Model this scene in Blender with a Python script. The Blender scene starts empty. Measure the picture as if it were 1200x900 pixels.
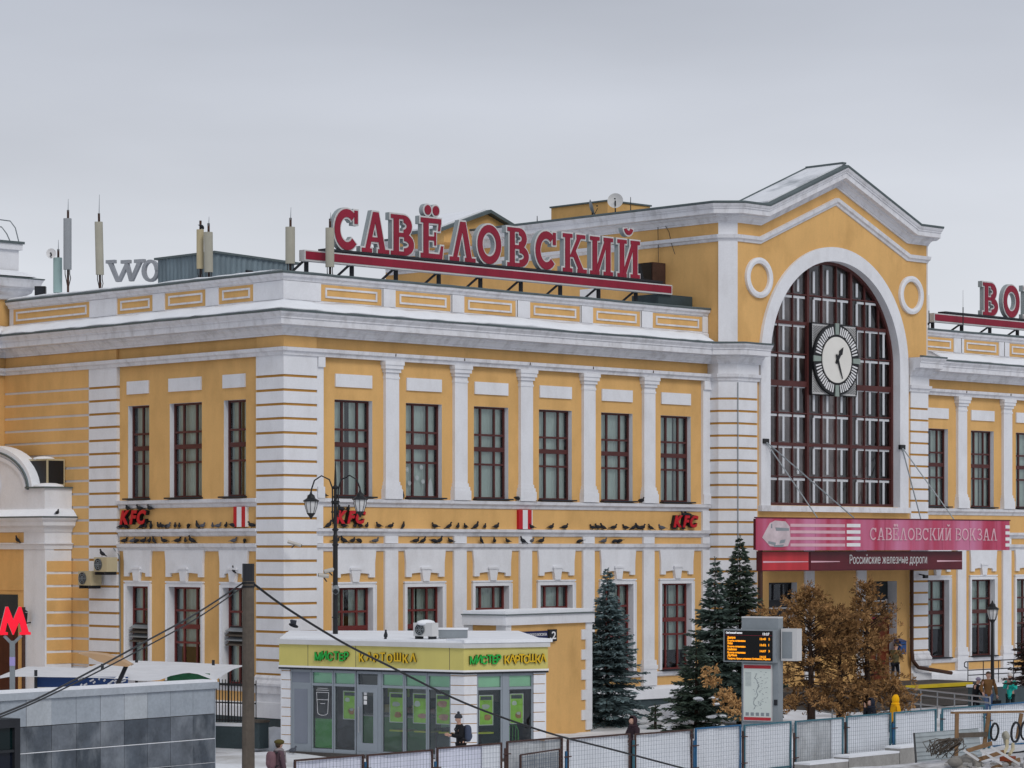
import bpy, bmesh, math, random
import numpy as np
from mathutils import Vector, Matrix

scene = bpy.context.scene
col = scene.collection
rnd = random.Random(7)

# ------------------------------------------------------------------ camera
FOC = 3294.0                      # focal length in photograph pixels (1200 wide)
HX, HY = 600.0, 642.0             # vanishing column and horizon row of the photograph
ANG = math.radians(45.65)
FW = (math.cos(ANG), math.sin(ANG)); RT = (math.sin(ANG), -math.cos(ANG))
CX, CY, CZ = -64.108, -77.174, 6.5
cam = bpy.data.cameras.new("camera")
cam_o = bpy.data.objects.new("camera", cam); col.objects.link(cam_o)
cam.sensor_width = 36.0; cam.lens = FOC / 1200 * 36; cam.shift_y = 192 / 1200
cam.clip_start = 1.0; cam.clip_end = 3000
cam_o.location = (CX, CY, CZ)
cam_o.rotation_euler = (math.radians(90), 0, math.radians(45.65 - 90))
scene.camera = cam_o

# ------------------------------------------------------------------ sky and sun (overcast)
SUN_EL, SUN_AZ = math.radians(42), math.atan2(-0.80, -0.28)     # direction towards the sun
world = bpy.data.worlds.new("World"); scene.world = world; world.use_nodes = True
nt = world.node_tree; nt.nodes.clear()
out = nt.nodes.new('ShaderNodeOutputWorld')
sky = nt.nodes.new('ShaderNodeTexSky'); sky.sky_type = 'NISHITA'; sky.sun_disc = False
sky.sun_elevation = SUN_EL; sky.sun_rotation = math.pi / 2 - SUN_AZ
sky.dust_density = 4.0
bg1 = nt.nodes.new('ShaderNodeBackground'); bg1.inputs[1].default_value = 0.06
nt.links.new(sky.outputs[0], bg1.inputs[0])
tc = nt.nodes.new('ShaderNodeTexCoord')
sep = nt.nodes.new('ShaderNodeSeparateXYZ'); nt.links.new(tc.outputs['Generated'], sep.inputs[0])
ramp = nt.nodes.new('ShaderNodeValToRGB')
nt.links.new(sep.outputs[2], ramp.inputs[0])
els = ramp.color_ramp.elements
els[0].position = 0.0; els[0].color = (0.82, 0.84, 0.885, 1)
els[1].position = 0.22; els[1].color = (0.43, 0.46, 0.53, 1)
e = els.new(0.10); e.color = (0.735, 0.765, 0.825, 1)
e = els.new(0.155); e.color = (0.62, 0.65, 0.72, 1)
e = els.new(0.5); e.color = (0.46, 0.49, 0.55, 1)
mp = nt.nodes.new('ShaderNodeMapping'); mp.inputs['Scale'].default_value = (3.0, 3.0, 14.0)
nt.links.new(tc.outputs['Generated'], mp.inputs[0])
nz = nt.nodes.new('ShaderNodeTexNoise'); nz.inputs['Scale'].default_value = 1.3
nz.inputs['Detail'].default_value = 4.0; nz.inputs['Roughness'].default_value = 0.45
nt.links.new(mp.outputs[0], nz.inputs[0])
mr = nt.nodes.new('ShaderNodeMapRange'); mr.inputs[1].default_value = 0.3; mr.inputs[2].default_value = 0.7
mr.inputs[3].default_value = 0.90; mr.inputs[4].default_value = 1.08
nt.links.new(nz.outputs[0], mr.inputs[0])
mul = nt.nodes.new('ShaderNodeMix'); mul.data_type = 'RGBA'; mul.blend_type = 'MULTIPLY'; mul.inputs[0].default_value = 1.0
nt.links.new(ramp.outputs[0], mul.inputs[6])
nt.links.new(mr.outputs[0], mul.inputs[7])
bg2 = nt.nodes.new('ShaderNodeBackground'); bg2.inputs[1].default_value = 1.0
nt.links.new(mul.outputs[2], bg2.inputs[0])
mixs = nt.nodes.new('ShaderNodeMixShader'); mixs.inputs[0].default_value = 0.93
nt.links.new(bg1.outputs[0], mixs.inputs[1]); nt.links.new(bg2.outputs[0], mixs.inputs[2])
nt.links.new(mixs.outputs[0], out.inputs[0])

sl = bpy.data.lights.new("sun", 'SUN'); sl.energy = 1.15; sl.angle = math.radians(24); sl.color = (1.0, 0.965, 0.92)
sun = bpy.data.objects.new("sun", sl); col.objects.link(sun)
sd = Vector((math.cos(SUN_EL) * math.cos(SUN_AZ), math.cos(SUN_EL) * math.sin(SUN_AZ), math.sin(SUN_EL)))
sun.rotation_euler = sd.to_track_quat('Z', 'Y').to_euler()
sun.location = sd * 200
vs = scene.view_settings
vs.view_transform = 'Standard'; vs.look = 'None'; vs.exposure = 0.0; vs.gamma = 1.0; vs.use_curve_mapping = False
scene.cycles.max_bounces = 6; scene.cycles.transparent_max_bounces = 10
scene.cycles.diffuse_bounces = 3; scene.cycles.glossy_bounces = 3

# ------------------------------------------------------------------ geometry helpers
def ray(px):
    t = (px - HX) / FOC
    return (FW[0] + t * RT[0], FW[1] + t * RT[1])
def P(px, py, d):                                  # a point seen at px,py lying d metres away
    r = ray(px)
    return Vector((CX + d * r[0], CY + d * r[1], CZ - (py - HY) / FOC * d))
def dY(px, Y): return (Y - CY) / ray(px)[1]
def dX(px, X): return (X - CX) / ray(px)[0]
def onY(px, py, Y): return P(px, py, dY(px, Y))
def onX(px, py, X): return P(px, py, dX(px, X))
def G(px, d, z=0.0):
    r = ray(px); return Vector((CX + d * r[0], CY + d * r[1], z))

def lin(h):
    c = [int(h[i:i + 2], 16) / 255 for i in (0, 2, 4)]
    return tuple(x / 12.92 if x <= 0.04045 else ((x + 0.055) / 1.055) ** 2.4 for x in c)

ORG = {}
class MB:
    def __init__(s): s.v = []; s.f = []
    def add(s, vs, fs):
        n = len(s.v); s.v.extend([tuple(p) for p in vs]); s.f.extend([tuple(i + n for i in f) for f in fs]); return s
    def box(s, x0, x1, y0, y1, z0, z1):
        if x0 > x1: x0, x1 = x1, x0
        if y0 > y1: y0, y1 = y1, y0
        if z0 > z1: z0, z1 = z1, z0
        return s.add([(x0, y0, z0), (x1, y0, z0), (x1, y1, z0), (x0, y1, z0), (x0, y0, z1), (x1, y0, z1), (x1, y1, z1), (x0, y1, z1)],
                     [(3, 2, 1, 0), (4, 5, 6, 7), (0, 1, 5, 4), (1, 2, 6, 5), (2, 3, 7, 6), (3, 0, 4, 7)])
    def cbox(s, c, sx, sy, sz, rot=0.0, tilt=None):
        M = Matrix.Rotation(rot, 3, 'Z')
        if tilt is not None: M = M @ tilt
        vs = []
        for dz in (-1, 1):
            for dx, dy in ((-1, -1), (1, -1), (1, 1), (-1, 1)):
                vs.append(Vector(c) + M @ Vector((dx * sx / 2, dy * sy / 2, dz * sz / 2)))
        return s.add(vs, [(3, 2, 1, 0), (4, 5, 6, 7), (0, 1, 5, 4), (1, 2, 6, 5), (2, 3, 7, 6), (3, 0, 4, 7)])
    def beam(s, a, b, w, h):                         # rectangular bar from a to b
        a = Vector(a); b = Vector(b); d = (b - a).normalized()
        u = d.cross(Vector((0, 0, 1)))
        if u.length < 1e-4: u = Vector((1, 0, 0))
        u.normalize(); v = u.cross(d)
        vs = []
        for p in (a, b):
            for i, j in ((-1, -1), (1, -1), (1, 1), (-1, 1)): vs.append(p + u * i * w / 2 + v * j * h / 2)
        return s.add(vs, [(0, 1, 2, 3), (7, 6, 5, 4), (1, 0, 4, 5), (2, 1, 5, 6), (3, 2, 6, 7), (0, 3, 7, 4)])
    def prism(s, poly, f0, f1):                      # poly of 2d points, f0/f1 map (u,v) to xyz for the two caps
        n = len(poly)
        vs = [f0(*p) for p in poly] + [f1(*p) for p in poly]
        fs = [tuple(range(n)), tuple(range(2 * n - 1, n - 1, -1))]
        fs += [((i + 1) % n, i, n + i, n + (i + 1) % n) for i in range(n)]
        return s.add(vs, fs)
    def zprism(s, poly, z0, z1): return s.prism(poly, lambda u, v: (u, v, z1), lambda u, v: (u, v, z0))
    def yprism(s, poly, y0, y1): return s.prism(poly, lambda u, v: (u, y0, v), lambda u, v: (u, y1, v))
    def xprism(s, poly, x0, x1): return s.prism(poly, lambda u, v: (x0, u, v), lambda u, v: (x1, u, v))
    def tube(s, pts, r, n=6, cap=True):
        pts = [Vector(p) for p in pts]; m = len(pts)
        rs = r if isinstance(r, (list, tuple)) else [r] * m
        vs = []; up = None
        for i, p in enumerate(pts):
            d = (pts[min(i + 1, m - 1)] - pts[max(i - 1, 0)]).normalized()
            if up is None:
                up = Vector((0, 0, 1)) if abs(d.z) < 0.9 else Vector((1, 0, 0))
            u = d.cross(up)
            if u.length < 1e-3: u = d.cross(Vector((0, 1, 0)))
            u.normalize(); w = u.cross(d); up = w
            for k in range(n):
                a = 2 * math.pi * k / n
                vs.append(p + (u * math.cos(a) + w * math.sin(a)) * rs[i])
        fs = []
        for i in range(m - 1):
            for k in range(n):
                k2 = (k + 1) % n
                fs.append((i * n + k, i * n + k2, (i + 1) * n + k2, (i + 1) * n + k))
        if cap: fs += [tuple(range(n - 1, -1, -1)), tuple(range((m - 1) * n, m * n))]
        return s.add(vs, fs)
    def lathe(s, prof, c=(0, 0, 0), n=12, sx=1.0, sy=1.0):
        vs = []; m = len(prof)
        for r, z in prof:
            for k in range(n):
                a = 2 * math.pi * k / n
                vs.append((c[0] + r * sx * math.cos(a), c[1] + r * sy * math.sin(a), c[2] + z))
        fs = []
        for i in range(m - 1):
            for k in range(n):
                k2 = (k + 1) % n
                fs.append((i * n + k, i * n + k2, (i + 1) * n + k2, (i + 1) * n + k))
        fs += [tuple(range(n - 1, -1, -1)), tuple(range((m - 1) * n, m * n))]
        return s.add(vs, fs)
    def sphere(s, c, rx, ry=None, rz=None, n=8, m=6):
        ry = ry or rx; rz = rz or rx
        prof = [(math.sin(math.pi * i / m) * 1.0 + 1e-4, -math.cos(math.pi * i / m)) for i in range(m + 1)]
        vs = []
        for r, z in prof:
            for k in range(n):
                a = 2 * math.pi * k / n
                vs.append((c[0] + r * rx * math.cos(a), c[1] + r * ry * math.sin(a), c[2] + z * rz))
        fs = []
        for i in range(m):
            for k in range(n):
                k2 = (k + 1) % n
                fs.append((i * n + k, i * n + k2, (i + 1) * n + k2, (i + 1) * n + k))
        return s.add(vs, fs)
    def sweep(s, prof, path, closed_prof=False):     # prof (out,z); path (x,y); outward is the right-hand side
        n = len(path); m = len(prof); nrm = []
        for i in range(n - 1):
            dx = path[i + 1][0] - path[i][0]; dy = path[i + 1][1] - path[i][1]; l = math.hypot(dx, dy)
            nrm.append((dy / l, -dx / l))
        vs = []
        for i, (x, y) in enumerate(path):
            if i == 0: o = nrm[0]
            elif i == n - 1: o = nrm[-1]
            else:
                a, b = nrm[i - 1], nrm[i]; k = 1 + a[0] * b[0] + a[1] * b[1]
                o = ((a[0] + b[0]) / k, (a[1] + b[1]) / k)
            for q, z in prof: vs.append((x + o[0] * q, y + o[1] * q, z))
        fs = []
        mm = m if closed_prof else m - 1
        for i in range(n - 1):
            for k in range(mm):
                k2 = (k + 1) % m
                fs.append((i * m + k, (i + 1) * m + k, (i + 1) * m + k2, i * m + k2))
        fs += [tuple(range(m - 1, -1, -1)), tuple(range((n - 1) * m, n * m))]
        return s.add(vs, fs)
    def rsweep(s, prof, path, jz=0.03, jo=0.02, step=0.45, fixed=(0,)):
        pts = [path[0]]
        for a, b in zip(path[:-1], path[1:]):
            n = max(1, int(math.hypot(b[0] - a[0], b[1] - a[1]) / step))
            pts += [(a[0] + (b[0] - a[0]) * k / n, a[1] + (b[1] - a[1]) * k / n) for k in range(1, n + 1)]
        n0 = len(s.v); s.sweep(prof, pts); m = len(prof); v0 = 0.0
        for i in range(len(pts)):
            v0 = 0.6 * v0 + rnd.uniform(-1, 1) * 0.8
            for k in range(m):
                if k in fixed: continue
                x, y, z = s.v[n0 + i * m + k]; s.v[n0 + i * m + k] = (x + rnd.uniform(-jo, jo) * 0.5, y + rnd.uniform(-jo, jo) * 0.5, z + jz * v0 + rnd.uniform(-jz, jz) * 0.3)
        return s
    def vsweep(s, prof, path, Y):                    # like sweep in a vertical XZ plane: prof (out towards -Y, height off path)
        n = len(path); m = len(prof); nrm = []
        for i in range(n - 1):
            dx = path[i + 1][0] - path[i][0]; dz = path[i + 1][1] - path[i][1]; l = math.hypot(dx, dz)
            nrm.append((-dz / l, dx / l))
        vs = []
        for i, (x, z) in enumerate(path):
            if i == 0: o = nrm[0]
            elif i == n - 1: o = nrm[-1]
            else:
                a, b = nrm[i - 1], nrm[i]; k = 1 + a[0] * b[0] + a[1] * b[1]
                o = ((a[0] + b[0]) / k, (a[1] + b[1]) / k)
            for q, h in prof: vs.append((x + o[0] * h, Y - q, z + o[1] * h))
        fs = []
        for i in range(n - 1):
            for k in range(m - 1):
                fs.append((i * m + k, (i + 1) * m + k, (i + 1) * m + k + 1, i * m + k + 1))
        fs += [tuple(range(m - 1, -1, -1)), tuple(range((n - 1) * m, n * m))]
        return s.add(vs, fs)
    def wall(s, u0, u1, z0, z1, holes, f):           # flat wall with rectangular holes; f(u,z)->xyz, u to the right seen from outside
        us = sorted(set([u0, u1] + [h[0] for h in holes] + [h[1] for h in holes]))
        zs = sorted(set([z0, z1] + [h[2] for h in holes] + [h[3] for h in holes]))
        for i in range(len(us) - 1):
            for j in range(len(zs) - 1):
                uc = (us[i] + us[i + 1]) / 2; zc = (zs[j] + zs[j + 1]) / 2
                if any(h[0] < uc < h[1] and h[2] < zc < h[3] for h in holes): continue
                s.add([f(us[i], zs[j]), f(us[i + 1], zs[j]), f(us[i + 1], zs[j + 1]), f(us[i], zs[j + 1])], [(0, 1, 2, 3)])
        return s
    def mesh(s, name, org=(0, 0, 0)):
        me = bpy.data.meshes.new(name)
        v = s.v if org == (0, 0, 0) else [(p[0] - org[0], p[1] - org[1], p[2] - org[2]) for p in s.v]
        me.from_pydata(v, [], s.f); me.update()
        return me
    def build(s, name, m, parent=None, label=None, cat=None, group=None, kind=None, smooth=False, org=None, solid=False):
        if org is None: org = ORG.get(parent.name, (0, 0, 0)) if parent else (0, 0, 0)
        org = tuple(org)
        me = s.mesh(name, org)
        if solid:
            bm = bmesh.new(); bm.from_mesh(me); bmesh.ops.recalc_face_normals(bm, faces=bm.faces); bm.to_mesh(me); bm.free()
        me.materials.append(m)
        if smooth: me.shade_smooth()
        o = bpy.data.objects.new(name, me); col.objects.link(o)
        if parent:
            o.parent = parent; ORG[o.name] = org
        else:
            o.location = org; ORG[o.name] = org
        return tag(o, label, cat, group, kind)

class ML:
    """like MB, but every piece added becomes an object of its own when built"""
    def __init__(s): s.l = []
    def __getattr__(s, k):
        if k.startswith('__'): raise AttributeError(k)
        def f(*a, **kw):
            m = MB(); getattr(m, k)(*a, **kw); s.l.append(m); return s
        return f
    def build(s, *a, **kw): return [m.build(*a, **kw) for m in s.l]

def tag(o, label=None, cat=None, group=None, kind=None):
    if label: o['label'] = label
    if cat: o['category'] = cat
    if group: o['group'] = group
    if kind: o['kind'] = kind
    return o
def thing(name, label, cat, loc=(0, 0, 0), group=None):
    o = bpy.data.objects.new(name, None); col.objects.link(o); o.location = loc; o.empty_display_size = 0.2
    ORG[o.name] = tuple(loc)
    return tag(o, label, cat, group)
def copy_tree(o, parent=None):
    c = o.copy(); col.objects.link(c)
    if parent: c.parent = parent
    for ch in list(o.children): copy_tree(ch, c)
    return c
def dup(root, loc, rotz=0.0, label=None, group=None, parent=None):
    c = copy_tree(root, parent); c.location = loc; c.rotation_euler = (0, 0, rotz)
    if label: c['label'] = label
    if group: c['group'] = group
    return c

def text_mb(body, size, depth=0.02, shear=0.0, bold=0.0, spacing=1.0, sx=1.0, res=3):
    """outline lettering as geometry: returns (verts, faces, width) lying in local u (right), v (up), w (towards reader)"""
    c = bpy.data.curves.new('lettering', 'FONT'); c.body = body; c.size = size; c.extrude = depth / 2; c.shear = shear
    c.offset = bold; c.space_character = spacing; c.resolution_u = res; c.align_x = 'LEFT'
    o = bpy.data.objects.new('lettering', c); col.objects.link(o)
    bpy.context.view_layer.update()
    dg = bpy.context.evaluated_depsgraph_get()
    me = bpy.data.meshes.new_from_object(o.evaluated_get(dg))
    vs = [(v.co.x * sx, v.co.y, v.co.z) for v in me.vertices]; fs = [tuple(p.vertices) for p in me.polygons]
    bpy.data.objects.remove(o); bpy.data.curves.remove(c); bpy.data.meshes.remove(me)
    xs = [v[0] for v in vs] or [0, 0]
    x0 = min(xs)
    vs = [(v[0] - x0, v[1], v[2]) for v in vs]
    return vs, fs, max(xs) - x0
def put_text(mb, tx, o, U, N, Z=Vector((0, 0, 1)), fit=None):
    """place a text_mb block at o, running along U, facing N; fit = wanted width"""
    vs, fs, w = tx; k = (fit / w) if fit and w > 0 else 1.0
    mb.add([Vector(o) + U * (v[0] * k) + Z * v[1] + N * v[2] for v in vs], fs)

# ------------------------------------------------------------------ materials
def mat(name, c, rough=0.85, var=0.06, vscale=0.6, streak=0.0, fine=0.0, bump=0.0, bscale=30.0, metal=0.0, spec=0.3, emit=None, dirt=None, dirt_amt=0.0, dscale=0.5, local=False):
    m = bpy.data.materials.new(name); m.use_nodes = True
    t = m.node_tree; b = t.nodes['Principled BSDF']
    if isinstance(c, str): c = lin(c)
    b.inputs['Roughness'].default_value = rough; b.inputs['Metallic'].default_value = metal
    b.inputs['Specular IOR Level'].default_value = spec
    if local: src = t.nodes.new('ShaderNodeTexCoord').outputs['Object']
    else: src = t.nodes.new('ShaderNodeNewGeometry').outputs['Position']
    def noise(sc, detail=3.0, stretch=None):
        q = src
        if stretch:
            mpn = t.nodes.new('ShaderNodeMapping'); mpn.inputs['Scale'].default_value = stretch
            t.links.new(q, mpn.inputs[0]); q = mpn.outputs[0]
        n = t.nodes.new('ShaderNodeTexNoise'); n.inputs['Scale'].default_value = sc; n.inputs['Detail'].default_value = detail
        n.inputs['Roughness'].default_value = 0.6
        t.links.new(q, n.inputs[0]); return n.outputs[0]
    def rng(s, a, bb, lo=0.3, hi=0.7):
        r = t.nodes.new('ShaderNodeMapRange'); r.inputs[1].default_value = lo; r.inputs[2].default_value = hi
        r.inputs[3].default_value = a; r.inputs[4].default_value = bb; t.links.new(s, r.inputs[0]); return r.outputs[0]
    def mulf(a, bb):
        q = t.nodes.new('ShaderNodeMath'); q.operation = 'MULTIPLY'; t.links.new(a, q.inputs[0]); t.links.new(bb, q.inputs[1]); return q.outputs[0]
    f = rng(noise(vscale, 5.0), 1 - var, 1 + var)
    if streak: f = mulf(f, rng(noise(1.0, 4.0, (1.7, 1.7, 0.25)), 1 - streak, 1 + streak * 0.6))
    if fine: f = mulf(f, rng(noise(14.0, 3.0), 1 - fine, 1 + fine))
    mx = t.nodes.new('ShaderNodeMix'); mx.data_type = 'RGBA'; mx.blend_type = 'MULTIPLY'; mx.inputs[0].default_value = 1.0
    mx.inputs[6].default_value = (*c, 1); t.links.new(f, mx.inputs[7])
    res = mx.outputs[2]
    if dirt:
        d = rng(noise(dscale, 6.0, (1.0, 1.0, 0.55)), 0.0, dirt_amt, 0.48, 0.72)
        mx2 = t.nodes.new('ShaderNodeMix'); mx2.data_type = 'RGBA'; t.links.new(d, mx2.inputs[0])
        t.links.new(res, mx2.inputs[6]); mx2.inputs[7].default_value = (*lin(dirt), 1); res = mx2.outputs[2]
    t.links.new(res, b.inputs['Base Color'])
    if emit:
        b.inputs['Emission Strength'].default_value = emit; t.links.new(res, b.inputs['Emission Color'])
    if bump:
        bn = t.nodes.new('ShaderNodeBump'); bn.inputs['Strength'].default_value = bump; bn.inputs['Distance'].default_value = 0.02
        t.links.new(noise(bscale, 4.0), bn.inputs['Height']); t.links.new(bn.outputs[0], b.inputs['Normal'])
    return m

def glass_mat(name, tint, refl=0.12, rough=0.02):
    m = bpy.data.materials.new(name); m.use_nodes = True; t = m.node_tree; t.nodes.clear()
    o = t.nodes.new('ShaderNodeOutputMaterial'); tr = t.nodes.new('ShaderNodeBsdfTransparent'); gl = t.nodes.new('ShaderNodeBsdfGlossy')
    tr.inputs[0].default_value = (*tint, 1); gl.inputs['Roughness'].default_value = rough; gl.inputs['Color'].default_value = (0.85, 0.9, 0.95, 1)
    fr = t.nodes.new('ShaderNodeFresnel'); fr.inputs[0].default_value = 1.5
    ad = t.nodes.new('ShaderNodeMath'); ad.operation = 'ADD'; ad.inputs[1].default_value = refl; t.links.new(fr.outputs[0], ad.inputs[0])
    geo = t.nodes.new('ShaderNodeNewGeometry'); n = t.nodes.new('ShaderNodeTexNoise'); n.inputs['Scale'].default_value = 0.9
    t.links.new(geo.outputs['Position'], n.inputs[0])
    bp = t.nodes.new('ShaderNodeBump'); bp.inputs['Strength'].default_value = 0.12; bp.inputs['Distance'].default_value = 0.15
    t.links.new(n.outputs[0], bp.inputs['Height']); t.links.new(bp.outputs[0], gl.inputs['Normal'])
    mx = t.nodes.new('ShaderNodeMixShader'); t.links.new(ad.outputs[0], mx.inputs[0]); t.links.new(tr.outputs[0], mx.inputs[1]); t.links.new(gl.outputs[0], mx.inputs[2])
    t.links.new(mx.outputs[0], o.inputs[0]); return m

M = {}
M['yellow'] = mat('yellow plaster', (0.725, 0.435, 0.165), 0.9, 0.06, 0.35, 0.05, 0.03, 0.15, 25, dirt='9a7440', dirt_amt=0.30, dscale=0.8)
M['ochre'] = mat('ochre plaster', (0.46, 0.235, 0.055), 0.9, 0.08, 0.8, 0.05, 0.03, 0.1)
M['white'] = mat('white plaster', (0.765, 0.775, 0.81), 0.88, 0.04, 0.5, 0.03, 0.03, 0.12, 25, dirt='8d857f', dirt_amt=0.14, dscale=1.6)
M['trim'] = mat('white cornice plaster', (0.735, 0.74, 0.775), 0.88, 0.05, 0.7, 0.04, 0.03, 0.12, 25, dirt='756d68', dirt_amt=0.32, dscale=2.6)
M['metal_edge'] = mat('grey green sheet metal', '5f6a6c', 0.55, 0.12, 2.0, 0, 0.06, 0.1, 12, metal=0.2)
M['snow_trod'] = mat('trodden snow', (0.80, 0.82, 0.86), 0.9, 0.07, 0.8, 0, 0.05, 1.0, 3.5, spec=0.2, dirt='8b8379', dirt_amt=0.65, dscale=0.28)
M['snow'] = mat('snow', (0.84, 0.86, 0.90), 0.9, 0.04, 1.2, 0, 0.03, 0.6, 6.0, spec=0.2)
M['frame'] = mat('brown red window paint', (0.085, 0.024, 0.022), 0.45, 0.15, 1.5, 0, 0.05)
M['frame2'] = mat('faded red window paint', (0.15, 0.030, 0.028), 0.5, 0.15, 1.5, 0, 0.05)
M['glass'] = glass_mat('window glass', (0.93, 0.97, 0.95), 0.04)
M['glass_hall'] = glass_mat('hall glass', (0.97, 0.98, 0.99), 0.02)
M['glass_shop'] = glass_mat('shop glass', (0.92, 0.98, 0.95), 0.07)
M['curtain'] = mat('grey green curtain', (0.60, 0.69, 0.65), 0.9, 0.10, 1.0, 0.16, 0.0)
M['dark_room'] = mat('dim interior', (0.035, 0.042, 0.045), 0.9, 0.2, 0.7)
M['white_paint'] = mat('white paint', (0.78, 0.78, 0.79), 0.5, 0.05, 1.5)
M['grey_metal'] = mat('grey metal', '8f969b', 0.5, 0.08, 1.5, 0, 0.03, 0.05, metal=0.3)
M['dark_metal'] = mat('dark metal', '2c2e33', 0.5, 0.15, 2.0, 0, 0.05, metal=0.2)
M['black'] = mat('black iron', '17181b', 0.5, 0.15, 2.0, spec=0.4)
M['rust'] = mat('rusty steel', '4a342c', 0.8, 0.25, 2.5, 0, 0.15, 0.2, 20)
M['red_sign'] = mat('dark red sign face', (0.27, 0.013, 0.036), 0.5, 0.10, 1.2, 0.12, 0.03)
M['sign_edge'] = mat('light grey sign edge', (0.60, 0.60, 0.60), 0.55, 0.06, 1.0, 0.06)
M['sign_side'] = mat('grey sign return', (0.33, 0.37, 0.38), 0.55, 0.10, 1.2, 0.10)
M['wood'] = mat('old wood', '8a6238', 0.85, 0.18, 3.0, 0.15, 0.08, 0.2, 15)
M['wood_grey'] = mat('weathered grey pole', '5d554d', 0.9, 0.15, 2.0, 0.2, 0.1, 0.3, 12)

# ================================================================== ground
def snow_noise(x, y):
    return 0.05 * math.sin(x * 0.9 + y * 0.4) + 0.04 * math.sin(x * 0.33 - y * 1.1 + 1.0) + 0.03 * math.sin(2.3 * x + 1.7 * y)
mb = MB(); mb.add([(-900, -700, -0.14), (1500, -700, -0.14), (1500, 1500, -0.14), (-900, 1500, -0.14)], [(0, 1, 2, 3)])
M['ground'] = mat('dirty packed snow', (0.62, 0.63, 0.66), 0.9, 0.14, 0.25, 0, 0.06, 0.5, 5.0, dirt='6d665f', dirt_amt=0.75, dscale=0.35)
mb.build('ground', M['ground'], kind='structure')
# snow lying over the station forecourt (rolling sheet)
mb = MB(); nx, ny = 130, 64; x0, x1, y0, y1 = -30.0, 50.0, -23.6, -0.4
for j in range(ny + 1):
    for i in range(nx + 1):
        x = x0 + (x1 - x0) * i / nx; y = y0 + (y1 - y0) * j / ny
        z = -0.06 + snow_noise(x, y)
        z += 0.55 * math.exp(-((x - 15.5) / 3.0) ** 2 - ((y + 4.2) / 1.8) ** 2)
        z += 0.75 * math.exp(-((x - 20.0) / 2.4) ** 2 - ((y + 3.4) / 1.6) ** 2)
        z += 0.35 * math.exp(-((x + 3.0) / 2.2) ** 2 - ((y + 4.2) / 1.5) ** 2)
        z += 0.42 * math.exp(-((x - 13.5) / 2.6) ** 2 - ((y + 21.0) / 1.1) ** 2)
        if x > 21 and y > -8: z -= 0.12
        mb.v.append((x, y, z))
for j in range(ny):
    for i in range(nx):
        a = j * (nx + 1) + i
        mb.f.append((a, a + 1, a + nx + 2, a + nx + 1))
mb.build('snow_ground', M['snow_trod'], kind='structure', smooth=True)

# ================================================================== the station
st = thing('station_building', 'long yellow and white two storey station building with arched clock gable', 'building', (0, 0, 0))
FC = [3.27 + 3.478 * i for i in range(6)]            # window axes of the front
RC = [38.05 + 3.48 * i for i in range(4)]            # right wing
LCW = [(8.57, 1.32), (5.685, 1.93), (2.79, 1.27)]     # left side: axis, width
UW, UZ0, UZ1 = 1.82, 8.36, 11.87
LW, LZ0, LZ1 = 1.78, 1.55, 5.05
holesF = [(c - UW / 2, c + UW / 2, UZ0, UZ1) for c in FC] + [(c - LW / 2, c + LW / 2, LZ0, LZ1) for c in FC]
holesR = [(c - 0.875, c + 0.875, UZ0, UZ1) for c in RC] + [(c - LW / 2, c + LW / 2, LZ0, LZ1) for c in RC]
holesL = [(-c - w / 2, -c + w / 2, UZ0, UZ1) for c, w in LCW] + [(-c - w / 2, -c + w / 2, LZ0, LZ1) for c, w in LCW]
mb = ML()
mb.wall(0.0, 22.7, -0.2, 14.3, holesF, lambda u, z: (u, 0.0, z))
mb.wall(36.4, 54.0, -0.2, 14.3, holesR, lambda u, z: (u, 0.0, z))
mb.wall(-17.3, 0.0, -0.2, 14.3, holesL, lambda u, z: (0.0, -u, z))
mb.box(-0.13, 1.40, -0.13, 1.38, 13.5, 14.2)          # frieze over the corner pier
mb.box(-0.13, 0.0, 9.80, 17.2, 13.5, 14.2)
mb.build('wall', M['yellow'], st)
mb = MB(); mb.box(-13.0, -0.05, 17.25, 24, -0.2, 15.0); mb.build('wing_wall', M['yellow'], st)

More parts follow.
